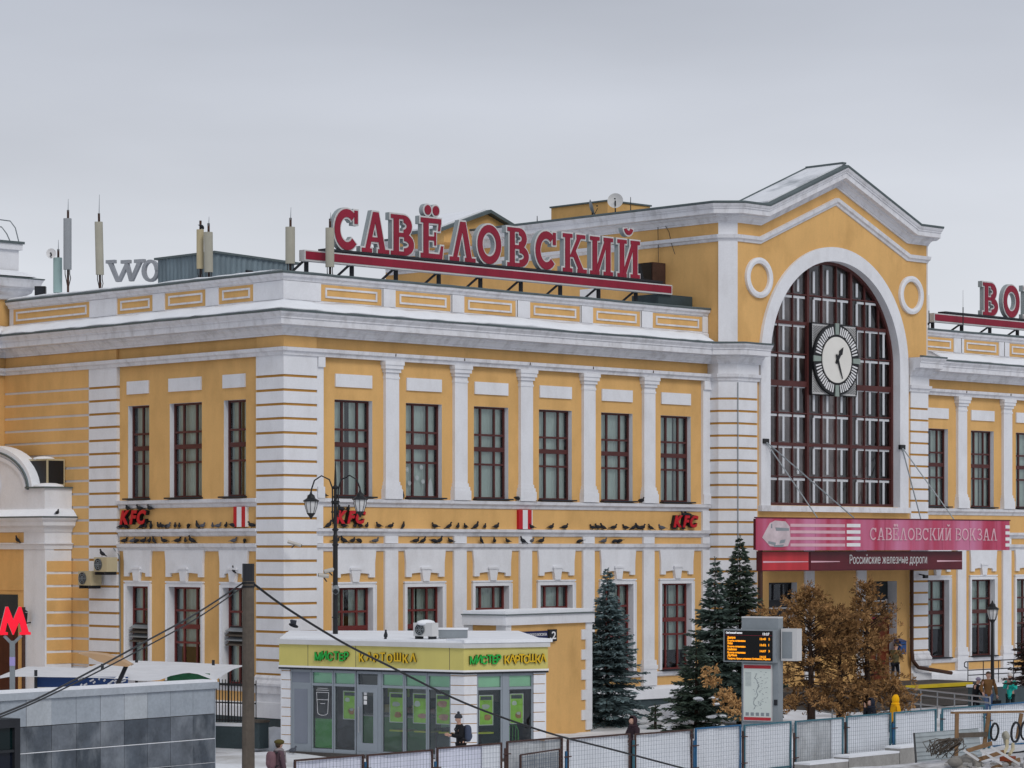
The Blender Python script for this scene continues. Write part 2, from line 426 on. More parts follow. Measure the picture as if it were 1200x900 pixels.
def window_proto(w, h, rec, cols, rows, thick, curtain, frame_m, sill=True, surround=None, thickbar=None):
    fr = 0.075; y0, y1 = rec, rec + 0.08
    xs = [0.0] + [c * w for c in cols] + [w]; zs = [0.0] + [r * h for r in rows] + [h]
    f = MB()
    f.box(0, fr, y0, y1, 0, h); f.box(w - fr, w, y0, y1, 0, h)
    f.box(fr, w - fr, y0, y1, 0, fr); f.box(fr, w - fr, y0, y1, h - fr, h)
    half = []
    for i, r in enumerate(rows):
        t = 0.085 if i == thick else 0.038; half.append(t)
        f.box(fr, w - fr, y0 - 0.004, y1, r * h - t, r * h + t)
    zz = [fr] + [r * h for r in rows] + [h - fr]
    for c in cols:
        for j in range(len(zz) - 1):
            a = zz[j] + (half[j - 1] if j > 0 else 0); b = zz[j + 1] - (half[j] if j < len(rows) else 0)
            f.box(c * w - 0.04, c * w + 0.04, y0 + 0.003, y1, a, b)
    win = f.build('window', frame_m, st)
    ORG[win.name] = (0, 0, 0)
    xx = [fr] + [c * w for c in cols] + [w - fr]
    for i in range(len(xx) - 1):
        for j in range(len(zz) - 1):
            p = MB(); a = rnd.uniform(-0.004, 0.004); b = rnd.uniform(-0.004, 0.004)
            yy = y0 + 0.045
            p.add([(xx[i], yy - a, zz[j]), (xx[i + 1], yy + a, zz[j]), (xx[i + 1], yy + a + b, zz[j + 1]), (xx[i], yy - a + b, zz[j + 1])], [(0, 1, 2, 3)])
            p.build('pane', M['glass'], win)
    r = MB(); q = rec + 0.09
    r.add([(0, 0, 0), (0, q, 0), (0, q, h), (0, 0, h)], [(0, 1, 2, 3)])
    r.add([(w, 0, 0), (w, q, 0), (w, q, h), (w, 0, h)], [(3, 2, 1, 0)])
    r.add([(0, 0, h), (w, 0, h), (w, q, h), (0, q, h)], [(3, 2, 1, 0)])
    r.add([(0, 0, 0), (w, 0, 0), (w, q, 0), (0, q, 0)], [(0, 1, 2, 3)])
    r.build('reveal', M['white'], win)
    if sill: MB().box(-0.06, w + 0.06, -0.24, rec - 0.002, -0.045, 0.012).build('sill', M['dark_metal'], win)
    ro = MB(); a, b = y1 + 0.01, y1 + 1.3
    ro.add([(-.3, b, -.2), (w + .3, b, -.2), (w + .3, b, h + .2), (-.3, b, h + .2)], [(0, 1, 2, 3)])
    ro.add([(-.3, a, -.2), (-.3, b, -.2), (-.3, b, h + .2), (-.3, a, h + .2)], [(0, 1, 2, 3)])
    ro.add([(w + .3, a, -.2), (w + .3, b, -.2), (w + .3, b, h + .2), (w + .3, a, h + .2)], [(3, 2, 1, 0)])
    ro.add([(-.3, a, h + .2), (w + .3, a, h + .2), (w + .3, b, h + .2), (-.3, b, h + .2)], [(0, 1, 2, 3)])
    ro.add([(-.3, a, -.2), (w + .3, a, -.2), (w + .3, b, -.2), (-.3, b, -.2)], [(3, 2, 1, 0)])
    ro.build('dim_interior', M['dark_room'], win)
    if curtain:
        spans, zb = curtain
        cu = MB()
        for (ua, ub) in spans:
            n = max(4, int((ub - ua) * w / 0.035)); base = len(cu.v)
            ph = rnd.random() * 6
            for k in range(n + 1):
                x = (ua + (ub - ua) * k / n) * w
                yv = y1 + 0.12 + 0.028 * math.sin(x * 34 + ph) + 0.014 * math.sin(x * 61 + ph * 2)
                cu.v.append((x, yv, zb * h + 0.02)); cu.v.append((x, yv * 0.6 + (y1 + 0.12) * 0.4, h - 0.04))
            for k in range(n): cu.f.append((base + 2 * k, base + 2 * k + 2, base + 2 * k + 3, base + 2 * k + 1))
        cu.build('curtain', M['curtain'], win, smooth=True)
    if surround:
        a = surround; s = MB()
        s.box(-a, 0, -0.07, 0.0, 0, h); s.box(w, w + a, -0.07, 0, 0, h); s.box(-a, w + a, -0.073, 0, h, h + a + 0.03)
        s.box(-a - 0.04, -a, -0.10, 0, 0, h + 0.1); s.box(w + a, w + a + 0.04, -0.10, 0, 0, h + 0.1); s.box(-a - 0.04, w + a + 0.04, -0.103, 0, h + a + 0.03, h + a + 0.09)
        s.build('surround', M['white'], win)
    return win
def place_win(proto, loc, rz, first):
    if first: proto.location = loc; proto.rotation_euler = (0, 0, rz); return proto
    return dup(proto, loc, rz, parent=st)

COL3 = [0.30, 0.70]; RU = [0.375, 0.54, 0.695]; RL = [0.41, 0.58, 0.75]
fullc = ([(0.03, 0.97)], 0.0); split = ([(0.02, 0.44), (0.56, 0.98)], 0.0); partc = ([(0.02, 0.97)], 0.36); sidec = ([(0.0, 0.62), (0.66, 1.0)], 0.0)
upA = window_proto(UW, UZ1 - UZ0, 0.20, COL3, RU, 1, fullc, M['frame'])
upB = window_proto(UW, UZ1 - UZ0, 0.20, COL3, RU, 1, split, M['frame'])
upC = window_proto(UW, UZ1 - UZ0, 0.20, COL3, RU, 1, sidec, M['frame'])
used = {}
for i, c in enumerate(FC):
    p = [upB, upA, upA, upA, upA, upC][i]; k = p.name
    place_win(p, (c - UW / 2, 0, UZ0), 0, k not in used); used[k] = 1
for i, c in enumerate(RC): place_win([upB, upC, upA, upC][i], (c - UW / 2 + 0.03, 0, UZ0), 0, False).scale = (0.965, 1, 1)
lo = [window_proto(LW, LZ1 - LZ0, 0.22, COL3, RL, 1, cu, M['frame2'], surround=0.12) for cu in (split, partc, ([(0.0, 0.46), (0.5, 1.0)], 0.22))]
for i, c in enumerate(FC):
    p = lo[[0, 2, 1, 1, 2, 2][i]]; k = p.name
    place_win(p, (c - LW / 2, 0, LZ0), 0, k not in used); used[k] = 1
loR = window_proto(LW, LZ1 - LZ0, 0.22, [0.5], RL, 1, partc, M['frame'], surround=0.12)
for i, c in enumerate(RC): place_win(loR, (c - LW / 2, 0, LZ0), 0, i == 0)
for i, (c, w) in enumerate(LCW):
    cols = [0.5] if w < 1.5 else COL3
    p = window_proto(w, UZ1 - UZ0, 0.20, cols, RU, 1, [fullc, fullc, split][i], M['frame']); place_win(p, (0, c + w / 2, UZ0), -math.pi / 2, True)
    p = window_proto(w, LZ1 - LZ0, 0.22, cols, RL, 1, [split, partc, fullc][i], M['frame2'], surround=0.12); place_win(p, (0, c + w / 2, LZ0), -math.pi / 2, True)

stk = MB()
for (u, z) in ((0.30, 1.05), (0.42, 0.55), (0.80, 0.75), (1.02, 1.15), (1.10, 0.62)):
    stk.yprism([(FC[1] - UW / 2 + u + 0.09 * math.cos(k * math.pi / 6), UZ0 + z + 0.09 * math.sin(k * math.pi / 6)) for k in range(12)], 0.262, 0.268)
stk.yprism([(FC[1] + 0.38, UZ0 + 0.08), (FC[1] + 0.72, UZ0 + 0.08), (FC[1] + 0.66, UZ0 + 0.5), (FC[1] + 0.58, UZ0 + 0.78), (FC[1] + 0.48, UZ0 + 0.6)], 0.262, 0.268)
stk.build('window_sticker', M['white_paint'], st, kind='stuff')
# flat white panels above the upper windows, lambrequins and keystones over the lower ones
def rot_for(side): return 0.0 if side == 'f' else -math.pi / 2
def wall_part(mbx, name, m, spots):
    o = None
    for (c, side) in spots:
        if o is None: o = mbx.build(name, m, st); q = o
        else: q = o.copy(); col.objects.link(q)
        q.location = (c, 0, 0) if side == 'f' else (0, c, 0); q.rotation_euler = (0, 0, rot_for(side))
front_spots = [(c, 'f') for c in FC + RC]
wall_part(MB().box(-0.90, 0.86, -0.06, 0, 12.33, 12.80), 'blank_panel', M['white'], front_spots)
for c, w in LCW: wall_part(MB().box(-w / 2 - 0.02, w / 2, -0.06, 0, 12.31, 12.80), 'blank_panel', M['white'], [(c, 's')])
def lamb(w):
    a = w / 2
    return [(-a, 6.42), (-a + 0.06, 5.95), (-a + 0.06, 5.42), (-a + 0.34, 5.42), (-a + 0.34, 5.55), (-0.32, 5.58), (0.32, 5.58), (a - 0.34, 5.55), (a - 0.34, 5.42), (a - 0.06, 5.42), (a - 0.06, 5.95), (a, 6.42)]
wall_part(MB().yprism(lamb(2.06), -0.09, 0.0), 'lambrequin', M['white'], front_spots)
KEY = [(-0.15, 5.26), (0.15, 5.26), (0.23, 5.70), (-0.23, 5.70)]
wall_part(MB().yprism(KEY, -0.15, 0.0).box(-0.27, 0.27, -0.18, 0, 5.70, 5.78), 'keystone', M['white'], front_spots + [(c, 's') for c, w in LCW])
for c, w in LCW: wall_part(MB().yprism(lamb(w + 0.42), -0.09, 0.0), 'lambrequin', M['white'], [(c, 's')])

# pilasters
pil = MB()
pil.box(-0.33, 0.33, -0.14, 0, 8.93, 12.72)
pil.box(-0.43, 0.43, -0.24, 0, 8.295, 8.66); pil.box(-0.40, 0.40, -0.21, 0, 8.66, 8.80); pil.box(-0.36, 0.36, -0.17, 0, 8.80, 8.93)
pil.box(-0.35, 0.35, -0.16, 0, 12.72, 12.80); pil.box(-0.33, 0.33, -0.14, 0, 12.80, 12.95)
pil.box(-0.38, 0.38, -0.20, 0, 12.95, 13.08); pil.box(-0.44, 0.44, -0.26, 0, 13.08, 13.22); pil.box(-0.47, 0.47, -0.29, 0, 13.22, 13.36)
PC = [5.05 + 3.478 * i for i in range(5)]; PR = [39.85 + 3.48 * i for i in range(4)]
wall_part(pil, 'pilaster', M['white'], [(c, 'f') for c in PC + PR])
pl = MB(); pl.box(-0.32, 0.32, -0.10, 0, 1.98, 6.40); pl.box(-0.38, 0.38, -0.16, 0, 1.78, 1.98); pl.box(-0.42, 0.42, -0.20, 0, 1.62, 1.78); pl.box(-0.40, 0.40, -0.17, 0, 0.95, 1.62)
pl.box(-0.32, 0.32, -0.10, 0, 6.67, 6.94)
wall_part(pl, 'lower_pilaster', M['white'], [(c, 'f') for c in PC + PR])
hs = MB()
for x0_, x1_ in ((1.44, 1.74), (22.2, 22.62)):
    hs.box(x0_, x1_, -0.12, 0, 8.7, 13.0); hs.box(x0_, x1_ + 0.03, -0.17, 0, 8.295, 8.7); hs.box(x0_, x1_ + 0.02, -0.2, 0, 13.0, 13.36); hs.box(x0_, x1_, -0.1, 0, 1.0, 6.4); hs.box(x0_, x1_, -0.1, 0, 6.67, 6.94); hs.box(x0_, x1_, -0.1, 0, 7.21, 8.03)
hs.build('edge_pilaster', M['white'], st)

# ledges between the storeys
LP_F = [(1.42, 0.0), (22.6, 0.0)]; LP_R = [(36.5, 0.0), (54, 0.0)]; LP_L = [(0.0, 9.76), (0.0, 1.40)]
led1 = [(0, 7.98), (0.05, 8.0), (0.08, 8.10), (0.18, 8.16), (0.20, 8.28), (0, 8.295)]
led2 = [(0, 6.92), (0.06, 6.95), (0.10, 7.06), (0.19, 7.10), (0.20, 7.19), (0, 7.21)]
led3 = [(0, 6.37), (0.05, 6.39), (0.07, 6.48), (0.15, 6.53), (0.17, 6.65), (0, 6.665)]
sillc = [(0, 1.30), (0.10, 1.34), (0.14, 1.46), (0.14, 1.50), (0, 1.51)]
mb1, mb2, mb3, mb4 = ML(), ML(), ML(), ML()
for p_ in (LP_F, LP_R, LP_L):
    mb1.sweep(led1, p_); mb2.sweep(led2, p_); mb3.sweep(led3, p_); mb4.sweep(sillc, p_)
mb1.build('sill_ledge', M['trim'], st); mb2.build('middle_ledge', M['trim'], st); mb3.build('lower_ledge', M['trim'], st); mb4.build('ground_sill_course', M['trim'], st)

# entablature and roof cornice
MAIN = [(-13, 17.15), (-0.15, 17.15), (-0.15, -0.15), (22.62, -0.15), (22.62, -0.58), (23.16, -1.12), (24.55, -1.12)]
RIGHT = [(34.60, -1.12), (36.0, -1.12), (36.54, -0.58), (36.54, -0.15), (54, -0.15)]
ent = [(0, 13.36), (0.05, 13.37), (0.07, 13.48), (0.15, 13.52), (0.17, 13.64), (0, 13.66)]
cor = [(0, 14.06), (0.09, 14.06), (0.09, 14.12), (0.13, 14.14), (0.20, 14.24), (0.32, 14.33), (0.32, 14.38), (0.62, 14.40), (0.62, 14.61), (0.66, 14.62), (0.66, 14.66), (0.69, 14.70), (0.76, 14.78), (0.78, 14.845), (0, 14.85)]
edge = [(0.60, 14.847), (0.80, 14.84), (0.815, 14.87), (0.815, 14.905), (0.60, 14.93)]
snw = [(0.66, 14.915), (0.735, 14.93), (0.70, 14.98), (0.45, 15.12), (0.18, 15.26), (-0.16, 15.34), (-0.16, 14.9)]
a, b, c_, d_ = ML(), ML(), ML(), ML()
for p_ in (MAIN, RIGHT): a.sweep(ent, p_); b.sweep(cor, p_); c_.rsweep(edge, p_, 0.010, 0.012, 0.6, (0, 4))
d_.rsweep(snw, [(-13, 17.15), (-0.15, 17.15), (-0.15, -0.15), (22.0, -0.15)], 0.035, 0.05, 0.45, (0, 6)); d_.rsweep(snw, [(37.3, -0.15), (54, -0.15)], 0.035, 0.05, 0.45, (0, 6))
a.build('architrave_moulding', M['trim'], st); b.build('cornice', M['trim'], st); c_.build('cornice_edge', M['metal_edge'], st)
d_.build('ledge_snow', M['snow'], st, smooth=True)
mb = ML(); mb.zprism([(22.6, 0), (22.58, -0.60), (23.14, -1.15), (24.5, -1.15), (24.5, 0)], 13.5, 14.4); mb.zprism([(34.65, 0), (34.65, -1.15), (36.02, -1.15), (36.56, -0.6), (36.56, 0)], 13.5, 14.4)
mb.build('pier_frieze', M['white'], st)

# parapet with its framed panels
mb = ML()
mb.box(0.06, 22.68, 0.10, 0.55, 14.8, 16.30); mb.box(0.06, 0.55, 0.55, 17.2, 14.8, 16.30); mb.box(36.5, 54, 0.10, 0.55, 14.8, 16.30)
mb.build('parapet', M['white'], st)
cop = [(0, 16.03), (0.06, 16.05), (0.09, 16.14), (0.17, 16.19), (0.20, 16.28), (-0.5, 16.29)]
cme = [(0.0, 16.285), (0.21, 16.275), (0.235, 16.33), (0.20, 16.37), (-0.5, 16.40)]
csn = [(0.10, 16.375), (0.14, 16.40), (0.02, 16.46), (-0.35, 16.47), (-0.5, 16.40)]
pb = [(0, 15.05), (0.10, 15.05), (0.10, 15.30), (0.04, 15.36), (0, 15.37)]
PP = [(0.06, 17.2), (0.06, 0.10), (22.68, 0.10)]; PRt = [(36.5, 0.10), (54, 0.10)]
a, b, c_, d_ = ML(), ML(), ML(), ML()
for p_ in (PP, PRt): a.sweep(cop, p_); b.rsweep(cme, p_, 0.012, 0.012, 0.6, (0, 4)); d_.sweep(pb, p_)
c_.rsweep(csn, [(0.06, 17.2), (0.06, 0.6)], 0.03, 0.03, 0.4, (0, 4))
a.build('parapet_coping', M['trim'], st); b.build('parapet_edge', M['metal_edge'], st); c_.build('coping_snow', M['snow'], st, smooth=True); d_.build('parapet_base', M['trim'], st)
def panel(u0, u1, side):
    f = (lambda u, y, z: (u, 0.10 + y, z)) if side == 'f' else (lambda u, y, z: (0.06 + y, -u, z))
    def bx(m_, a0, a1, yy, z0, z1):
        p, q = f(a0, yy, z0), f(a1, 0.0, z1); m_.box(p[0], q[0], p[1], q[1], z0, z1)
    m_ = MB(); bx(m_, u0, u1, -0.012, 15.40, 16.00); po = m_.build('parapet_panel', M['yellow'], st)
    m_ = MB(); z0, z1 = 15.52, 15.89; x0_, x1_ = u0 + 0.22, u1 - 0.22; t = 0.07
    bx(m_, x0_, x1_, -0.05, z1 - t, z1); bx(m_, x0_, x1_, -0.05, z0, z0 + t); bx(m_, x0_, x0_ + t, -0.047, z0 + t, z1 - t); bx(m_, x1_ - t, x1_, -0.047, z0 + t, z1 - t)
    m_.build('panel_moulding', M['trim'], po)
fp = [(1.76, 4.70), (5.37, 8.17), (8.86, 11.60), (12.36, 15.14), (15.86, 18.61), (19.33, 22.36)]
rp = [(37.2, 39.45), (40.2, 42.9), (43.7, 46.4), (47.2, 49.9)]
lp = [(-16.9, -11.73), (-9.97, -7.72), (-6.99, -4.52), (-3.77, -1.75)]
for u0, u1 in fp: panel(u0, u1, 'f')
for u0, u1 in rp: panel(u0, u1, 'f')
for u0, u1 in lp: panel(u0, u1, 's')
def parapet_pier(u0, u1, side):
    m_ = MB()
    if side == 'f': m_.box(u0, u1, 0.045, 0.10, 15.37, 16.03)
    else: m_.box(0.005, 0.06, -u1, -u0, 15.37, 16.03)
    m_.build('parapet_pier', M['white'], st)
ed = [0.005] + [x for q in fp for x in q] + [22.68]
for i in range(0, len(ed), 2): parapet_pier(ed[i], ed[i + 1], 'f')
ed = [36.55] + [x for q in rp for x in q] + [54]
for i in range(0, len(ed), 2): parapet_pier(ed[i], ed[i + 1], 'f')
ed = [-17.2] + [x for q in lp for x in q] + [-0.105]
for i in range(2, len(ed), 2): parapet_pier(ed[i], ed[i + 1], 's')

# mortar joints across the parapet and entablature, cable conduit on the right pier
for x in (4.74, 8.21, 11.66, 15.18, 18.65, 40.0, 43.3): MB().box(x - 0.012, x + 0.012, 0.030, 0.044, 15.38, 16.04).build('parapet_joint', M['wood_grey'], st)
for x in (5.05, 8.53, 12.0, 15.5, 18.97, 39.9, 43.3): MB().box(x - 0.010, x + 0.010, -0.345, -0.30, 13.53, 13.63).build('moulding_joint', M['wood_grey'], st)
MB().tube([(23.17, -1.16, 1.0), (23.17, -1.16, 13.3)], 0.022, 5).build('cable_conduit', M['grey_metal'], st)
MB().tube([(0.0, 9.70, 1.6), (-0.03, 9.70, 4.2), (-0.05, 9.72, 6.2), (-0.2, 9.9, 6.5)], 0.025, 5).build('cable_conduit', M['grey_metal'], st)
# rusticated piers: proud blocks over a recessed backing
GZ = [12.63 - 0.507 * i for i in range(22)]           # groove heights
def pier(poly, inner, m_block, m_back, zlow=1.95, ztop=13.37, name='pier_block'):
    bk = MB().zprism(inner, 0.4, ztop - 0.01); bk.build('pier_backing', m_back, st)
    top = MB().zprism(poly, GZ[0] + 0.045, ztop).build(name, m_block, st)
    first = None
    for i in range(len(GZ) - 1):
        if GZ[i + 1] < zlow: break
        if first is None: first = MB().zprism(poly, GZ[1] + 0.045, GZ[0] - 0.045).build(name, m_block, st); q = first
        else: q = first.copy(); col.objects.link(q); q.location = (0, 0, GZ[i] - GZ[0])
        last = GZ[i + 1]
    MB().zprism(poly, 1.95, last - 0.045).build(name, m_block, st)
    return poly
pier([(-0.15, 1.40), (-0.15, -0.15), (1.42, -0.15), (1.42, 0.02), (0.02, 0.02), (0.02, 1.40)], [(-0.115, 1.39), (-0.115, -0.115), (1.41, -0.115), (1.41, 0.01), (0.01, 0.01), (0.01, 1.39)], M['white'], M['ochre'])
pier([(-0.15, 11.55), (-0.15, 9.76), (0, 9.76), (0, 11.55)], [(-0.115, 11.56), (-0.115, 9.77), (0.01, 9.77), (0.01, 11.56)], M['white'], M['ochre'])
pier([(-0.15, 17.3), (-0.15, 11.57), (0, 11.57), (0, 17.3)], [(-0.11, 17.29), (-0.11, 11.575), (0.01, 11.575), (0.01, 17.29)], M['yellow'], M['white'], name='yellow_block')
pier([(22.62, 0), (22.62, -0.58), (23.16, -1.12), (24.43, -1.12), (24.43, 0)], [(22.645, 0.01), (22.645, -0.565), (23.17, -1.09), (24.42, -1.09), (24.42, 0.01)], M['white'], M['ochre'])
pier([(34.75, 0), (34.75, -1.12), (36.0, -1.12), (36.54, -0.58), (36.54, 0)], [(34.76, 0.01), (34.76, -1.09), (35.99, -1.09), (36.515, -0.565), (36.515, 0.01)], M['white'], M['ochre'])
# plinth
plin = [(0, 0.42), (0.20, 0.42), (0.20, 0.80), (0.12, 0.93), (0, 0.95)]
base = [(0, -0.25), (0.10, -0.25), (0.10, 0.418), (0, 0.42)]
pbase = [(0, 1.30), (0.12, 1.30), (0.12, 1.55), (0.16, 1.58), (0.16, 1.66), (0.08, 1.78), (0.08, 1.86), (0.02, 1.94), (0, 1.95)]
a, b, c_ = ML(), ML(), ML()
for p_ in ([(-0.0, 17.2), (0.0, 9.76)], [(0, 9.76), (0, 1.4)], [(1.42, 0), (22.6, 0)], [(36.5, 0), (54, 0)]): a.sweep(plin, p_); b.sweep(base, p_)
for p_ in ([(-0.15, 1.40), (-0.15, -0.15), (1.42, -0.15)], [(-0.15, 11.55), (-0.15, 9.76)], [(22.62, 0), (22.62, -0.58), (23.16, -1.12), (24.43, -1.12)], [(34.75, -1.12), (36.0, -1.12), (36.54, -0.58), (36.54, 0)]):
    a.sweep([(0, 0.43), (0.14, 0.43), (0.14, 0.98), (0.03, 1.0), (0.03, 1.3), (0, 1.3)], p_); b.sweep(base, p_); c_.sweep(pbase, p_)
M['basement'] = mat('dark teal stone', '3d4a4e', 0.6, 0.15, 1.2, 0, 0.08, 0.1)
a.build('plinth', M['white'], st); b.build('basement', M['basement'], st); c_.build('pier_base', M['trim'], st)

# ------------------------------------------------------------------ clock gable (projecting hall)
AXC, AR, ASP, ASILL = 29.55, 4.35, 14.36, 8.28
def arch(x, r=AR):
    q = r * r - (x - AXC) ** 2
    return ASP + math.sqrt(q) if q > 0 else ASP
def rake(x): return 20.15 + max(0.0, 0.41 * (4.92 - abs(x - 29.6)))
WY = -1.05
mb = MB()
x0_, x1_ = 23.22, 35.98; xl, xr = AXC - AR, AXC + AR
xs = [x0_, 24.68] + [xl] + [AXC - AR * math.cos(math.pi * k / 40) for k in range(1, 40)] + [xr, 34.52, x1_]
xs = sorted(set(xs + [29.6]))
winL = (onY(901, 700, WY).x, onY(934, 700, WY).x); door = (onY(1020, 700, WY).x, onY(1051, 700, WY).x)
for i in range(len(xs) - 1):
    xa, xb = xs[i], xs[i + 1]
    if xa >= xl - 1e-6 and xb <= xr + 1e-6:
        mb.add([(xa, WY, arch(xa)), (xb, WY, arch(xb)), (xb, WY, rake(xb)), (xa, WY, rake(xa))], [(0, 1, 2, 3)])
    else:
        mb.add([(xa, WY, 7.9), (xb, WY, 7.9), (xb, WY, rake(xb)), (xa, WY, rake(xa))], [(0, 1, 2, 3)])
DZ0, DZ1 = 0.75, 5.05
mb.wall(x0_, x1_, 0.0, 7.9, [(winL[0], winL[1], 2.9, 5.05), (door[0], door[1], DZ0, DZ1)], lambda u, z: (u, WY, z))
mb.wall(xl, xr, 7.9, ASILL, [], lambda u, z: (u, WY, z))
for (xa, ya, xb, yb) in ((22.70, 20.0, 22.70, -0.53), (22.70, -0.53, 23.22, -1.05), (35.98, -1.05, 36.50, -0.53), (36.50, -0.53, 36.50, 20.0), (36.5, 20, 22.7, 20)):
    mb.add([(xa, ya, 0), (xb, yb, 0), (xb, yb, 20.3), (xa, ya, 20.3)], [(0, 1, 2, 3)])
mb.build('gable_wall', M['yellow'], st)
ML().zprism([(22.64, -0.555), (23.20, -1.115), (23.24, -1.06), (22.70, -0.5)], 14.9, 19.9).zprism([(35.97, -1.11), (36.55, -0.555), (36.5, -0.5), (35.95, -1.05)], 14.9, 19.9).build('corner_strip', M['white'], st)
# arch band, jamb bands and sill
mb = MB(); RO = 4.95; n = 48
ring = [(AXC - RO, ASILL - 0.25)] + [(AXC - RO * math.cos(math.pi * k / n), ASP + RO * math.sin(math.pi * k / n)) for k in range(n + 1)] + [(AXC + RO, ASILL - 0.25)]
inn = [(AXC - AR, ASILL - 0.25)] + [(AXC - AR * math.cos(math.pi * k / n), ASP + AR * math.sin(math.pi * k / n)) for k in range(n + 1)] + [(AXC + AR, ASILL - 0.25)]
YA, YR = WY - 0.14, WY + 0.30
m_ = len(ring)
for lst, y in ((ring, WY), (ring, YA), (inn, YA), (inn, YR)): mb.v.extend([(p[0], y, p[1]) for p in lst])
for k in range(m_ - 1):
    for a_ in range(3): mb.f.append((a_ * m_ + k, a_ * m_ + k + 1, (a_ + 1) * m_ + k + 1, (a_ + 1) * m_ + k))
mb.build('arch_band', M['white'], st)
MB().box(AXC - RO - 0.06, AXC + RO + 0.06, WY - 0.24, WY + 0.3, ASILL - 0.26, ASILL - 0.02).build('arch_sill', M['trim'], st)
# round wreaths
for xw, zw in ((24.55, 17.68), (34.78, 17.60)):
    m_ = MB(); nn = 32
    for (ri, ro_) in ((0.60, 0.84),):
        vs = []
        for k in range(nn):
            a_ = 2 * math.pi * k / nn
            for r_, y in ((ro_, WY), (ro_, WY - 0.12), ((ri + ro_) / 2, WY - 0.16), (ri, WY - 0.12), (ri, WY)): vs.append((xw + r_ * math.cos(a_), y, zw + r_ * math.sin(a_)))
        fs = []
        for k in range(nn):
            for j in range(4): fs.append((k * 5 + j, k * 5 + j + 1, ((k + 1) % nn) * 5 + j + 1, ((k + 1) % nn) * 5 + j))
        m_.add(vs, fs)
    m_.build('round_ornament', M['white'], st, smooth=False, solid=True)
# hall glazing
YG = WY + 0.28
third = 2 * AR / 3
VX = [AXC - AR + third * i / 3 for i in range(10)]
HZ = [ASILL, 9.50, 10.86, 12.18, 13.42, 14.68, 15.98, 17.2, 18.8]
fr = MB()
for i, x in enumerate(VX[1:-1], 1):
    t = 0.07 if i % 3 == 0 else 0.028
    top = arch(x) - 0.05
    fr.box(x - t, x + t, YG - (0.03 if i % 3 == 0 else 0), YG + 0.1, ASILL + 0.1, top)
for j, z in enumerate(HZ[1:-1], 1):
    t = 0.07 if j % 2 == 0 else 0.026
    if j == 4: t = 0.12
    hw = AR if z < ASP else math.sqrt(max(0, AR ** 2 - (z - ASP) ** 2))
    hw -= 0.05
    if hw > 0.3: fr.box(AXC - hw, AXC + hw, YG - 0.012, YG + 0.092, z - t, z + t)
rim = [(AXC - AR, ASILL)] + [(AXC - AR * math.cos(math.pi * k / n), ASP + AR * math.sin(math.pi * k / n)) for k in range(n + 1)] + [(AXC + AR, ASILL)]
rim2 = [(AXC - AR + 0.13, ASILL + 0.12)] + [(AXC - (AR - 0.13) * math.cos(math.pi * k / n), ASP + (AR - 0.13) * math.sin(math.pi * k / n)) for k in range(n + 1)] + [(AXC + AR - 0.13, ASILL + 0.12)]
k0 = len(fr.v); m_ = len(rim)
fr.v.extend([(p[0], YG - 0.04, p[1]) for p in rim] + [(p[0], YG - 0.04, p[1]) for p in rim2] + [(p[0], YG + 0.1, p[1]) for p in rim2])
for k in range(m_):
    k2 = (k + 1) % m_
    fr.f.append((k0 + k, k0 + k2, k0 + m_ + k2, k0 + m_ + k)); fr.f.append((k0 + m_ + k, k0 + m_ + k2, k0 + 2 * m_ + k2, k0 + 2 * m_ + k))
aw = fr.build('arched_window', M['frame'], st, solid=False)
for i in range(9):
    for j in range(len(HZ) - 1):
        xa, xb, za, zb = VX[i], VX[i + 1], HZ[j], HZ[j + 1]
        if za < ASP < zb or zb > ASP:
            pts = []
            for k in range(9):
                x = xa + (xb - xa) * k / 8; z = min(zb, arch(x))
                if abs(x - AXC) >= AR - 1e-6: z = min(zb, ASP)
                if z > za + 0.02: pts.append((x, z))
            if len(pts) < 2: continue
            poly = [(pts[0][0], za), (pts[-1][0], za)] + pts[::-1]
        else: poly = [(xa, za), (xb, za), (xb, zb), (xa, zb)]
        tl = rnd.uniform(-0.012, 0.012); p = MB(); p.add([(u, YG + 0.094 + tl * (u - xa), v) for u, v in poly], [tuple(range(len(poly)))])
        p.build('pane', M['glass_hall'], aw)
wf = MB()                                             # pale inner casements, set before the panes to render brighter
yi = YG + 0.035
for i in range(3):
    xa = AXC - AR + third * i
    for fx in (0.16, 0.47, 0.80):
        x = xa + third * fx
        top = arch(x) - 0.35
        for j in range(len(HZ) - 1):
            z0_, z1_ = HZ[j] + 0.12, min(HZ[j + 1] - 0.16, top)
            if z1_ - z0_ > 0.25: wf.box(x - 0.062, x + 0.062, yi, yi + 0.04, z0_, z1_)
    for j in range(len(HZ) - 1):
        zt = HZ[j + 1] - 0.16
        hw = AR if zt < ASP else math.sqrt(max(0, AR ** 2 - (zt - ASP) ** 2))
        xa2, xb2 = max(xa + third * 0.16, AXC - hw + 0.2), min(xa + third * 0.95, AXC + hw - 0.2)
        if xb2 > xa2 + 0.2: wf.box(xa2, xb2, yi + 0.004, yi + 0.044, zt, zt + 0.10)
wf.build('inner_casement', mat('white casement', (0.60, 0.62, 0.65), 0.4, 0.03, 2), aw)
M['hall_in'] = mat('brown hall interior', (0.46, 0.38, 0.36), 0.9, 0.4, 0.8, 0.3)
mb = MB(); b0, b1, zz0, zz1, ya_, yb_ = 23.6, 35.6, 7.9, 19.4, WY + 0.5, 1.6
mb.add([(b0, yb_, zz0), (b1, yb_, zz0), (b1, yb_, zz1), (b0, yb_, zz1)], [(0, 1, 2, 3)])
mb.add([(b0, ya_, zz0), (b0, yb_, zz0), (b0, yb_, zz1), (b0, ya_, zz1)], [(0, 1, 2, 3)])
mb.add([(b1, ya_, zz0), (b1, yb_, zz0), (b1, yb_, zz1), (b1, ya_, zz1)], [(3, 2, 1, 0)])
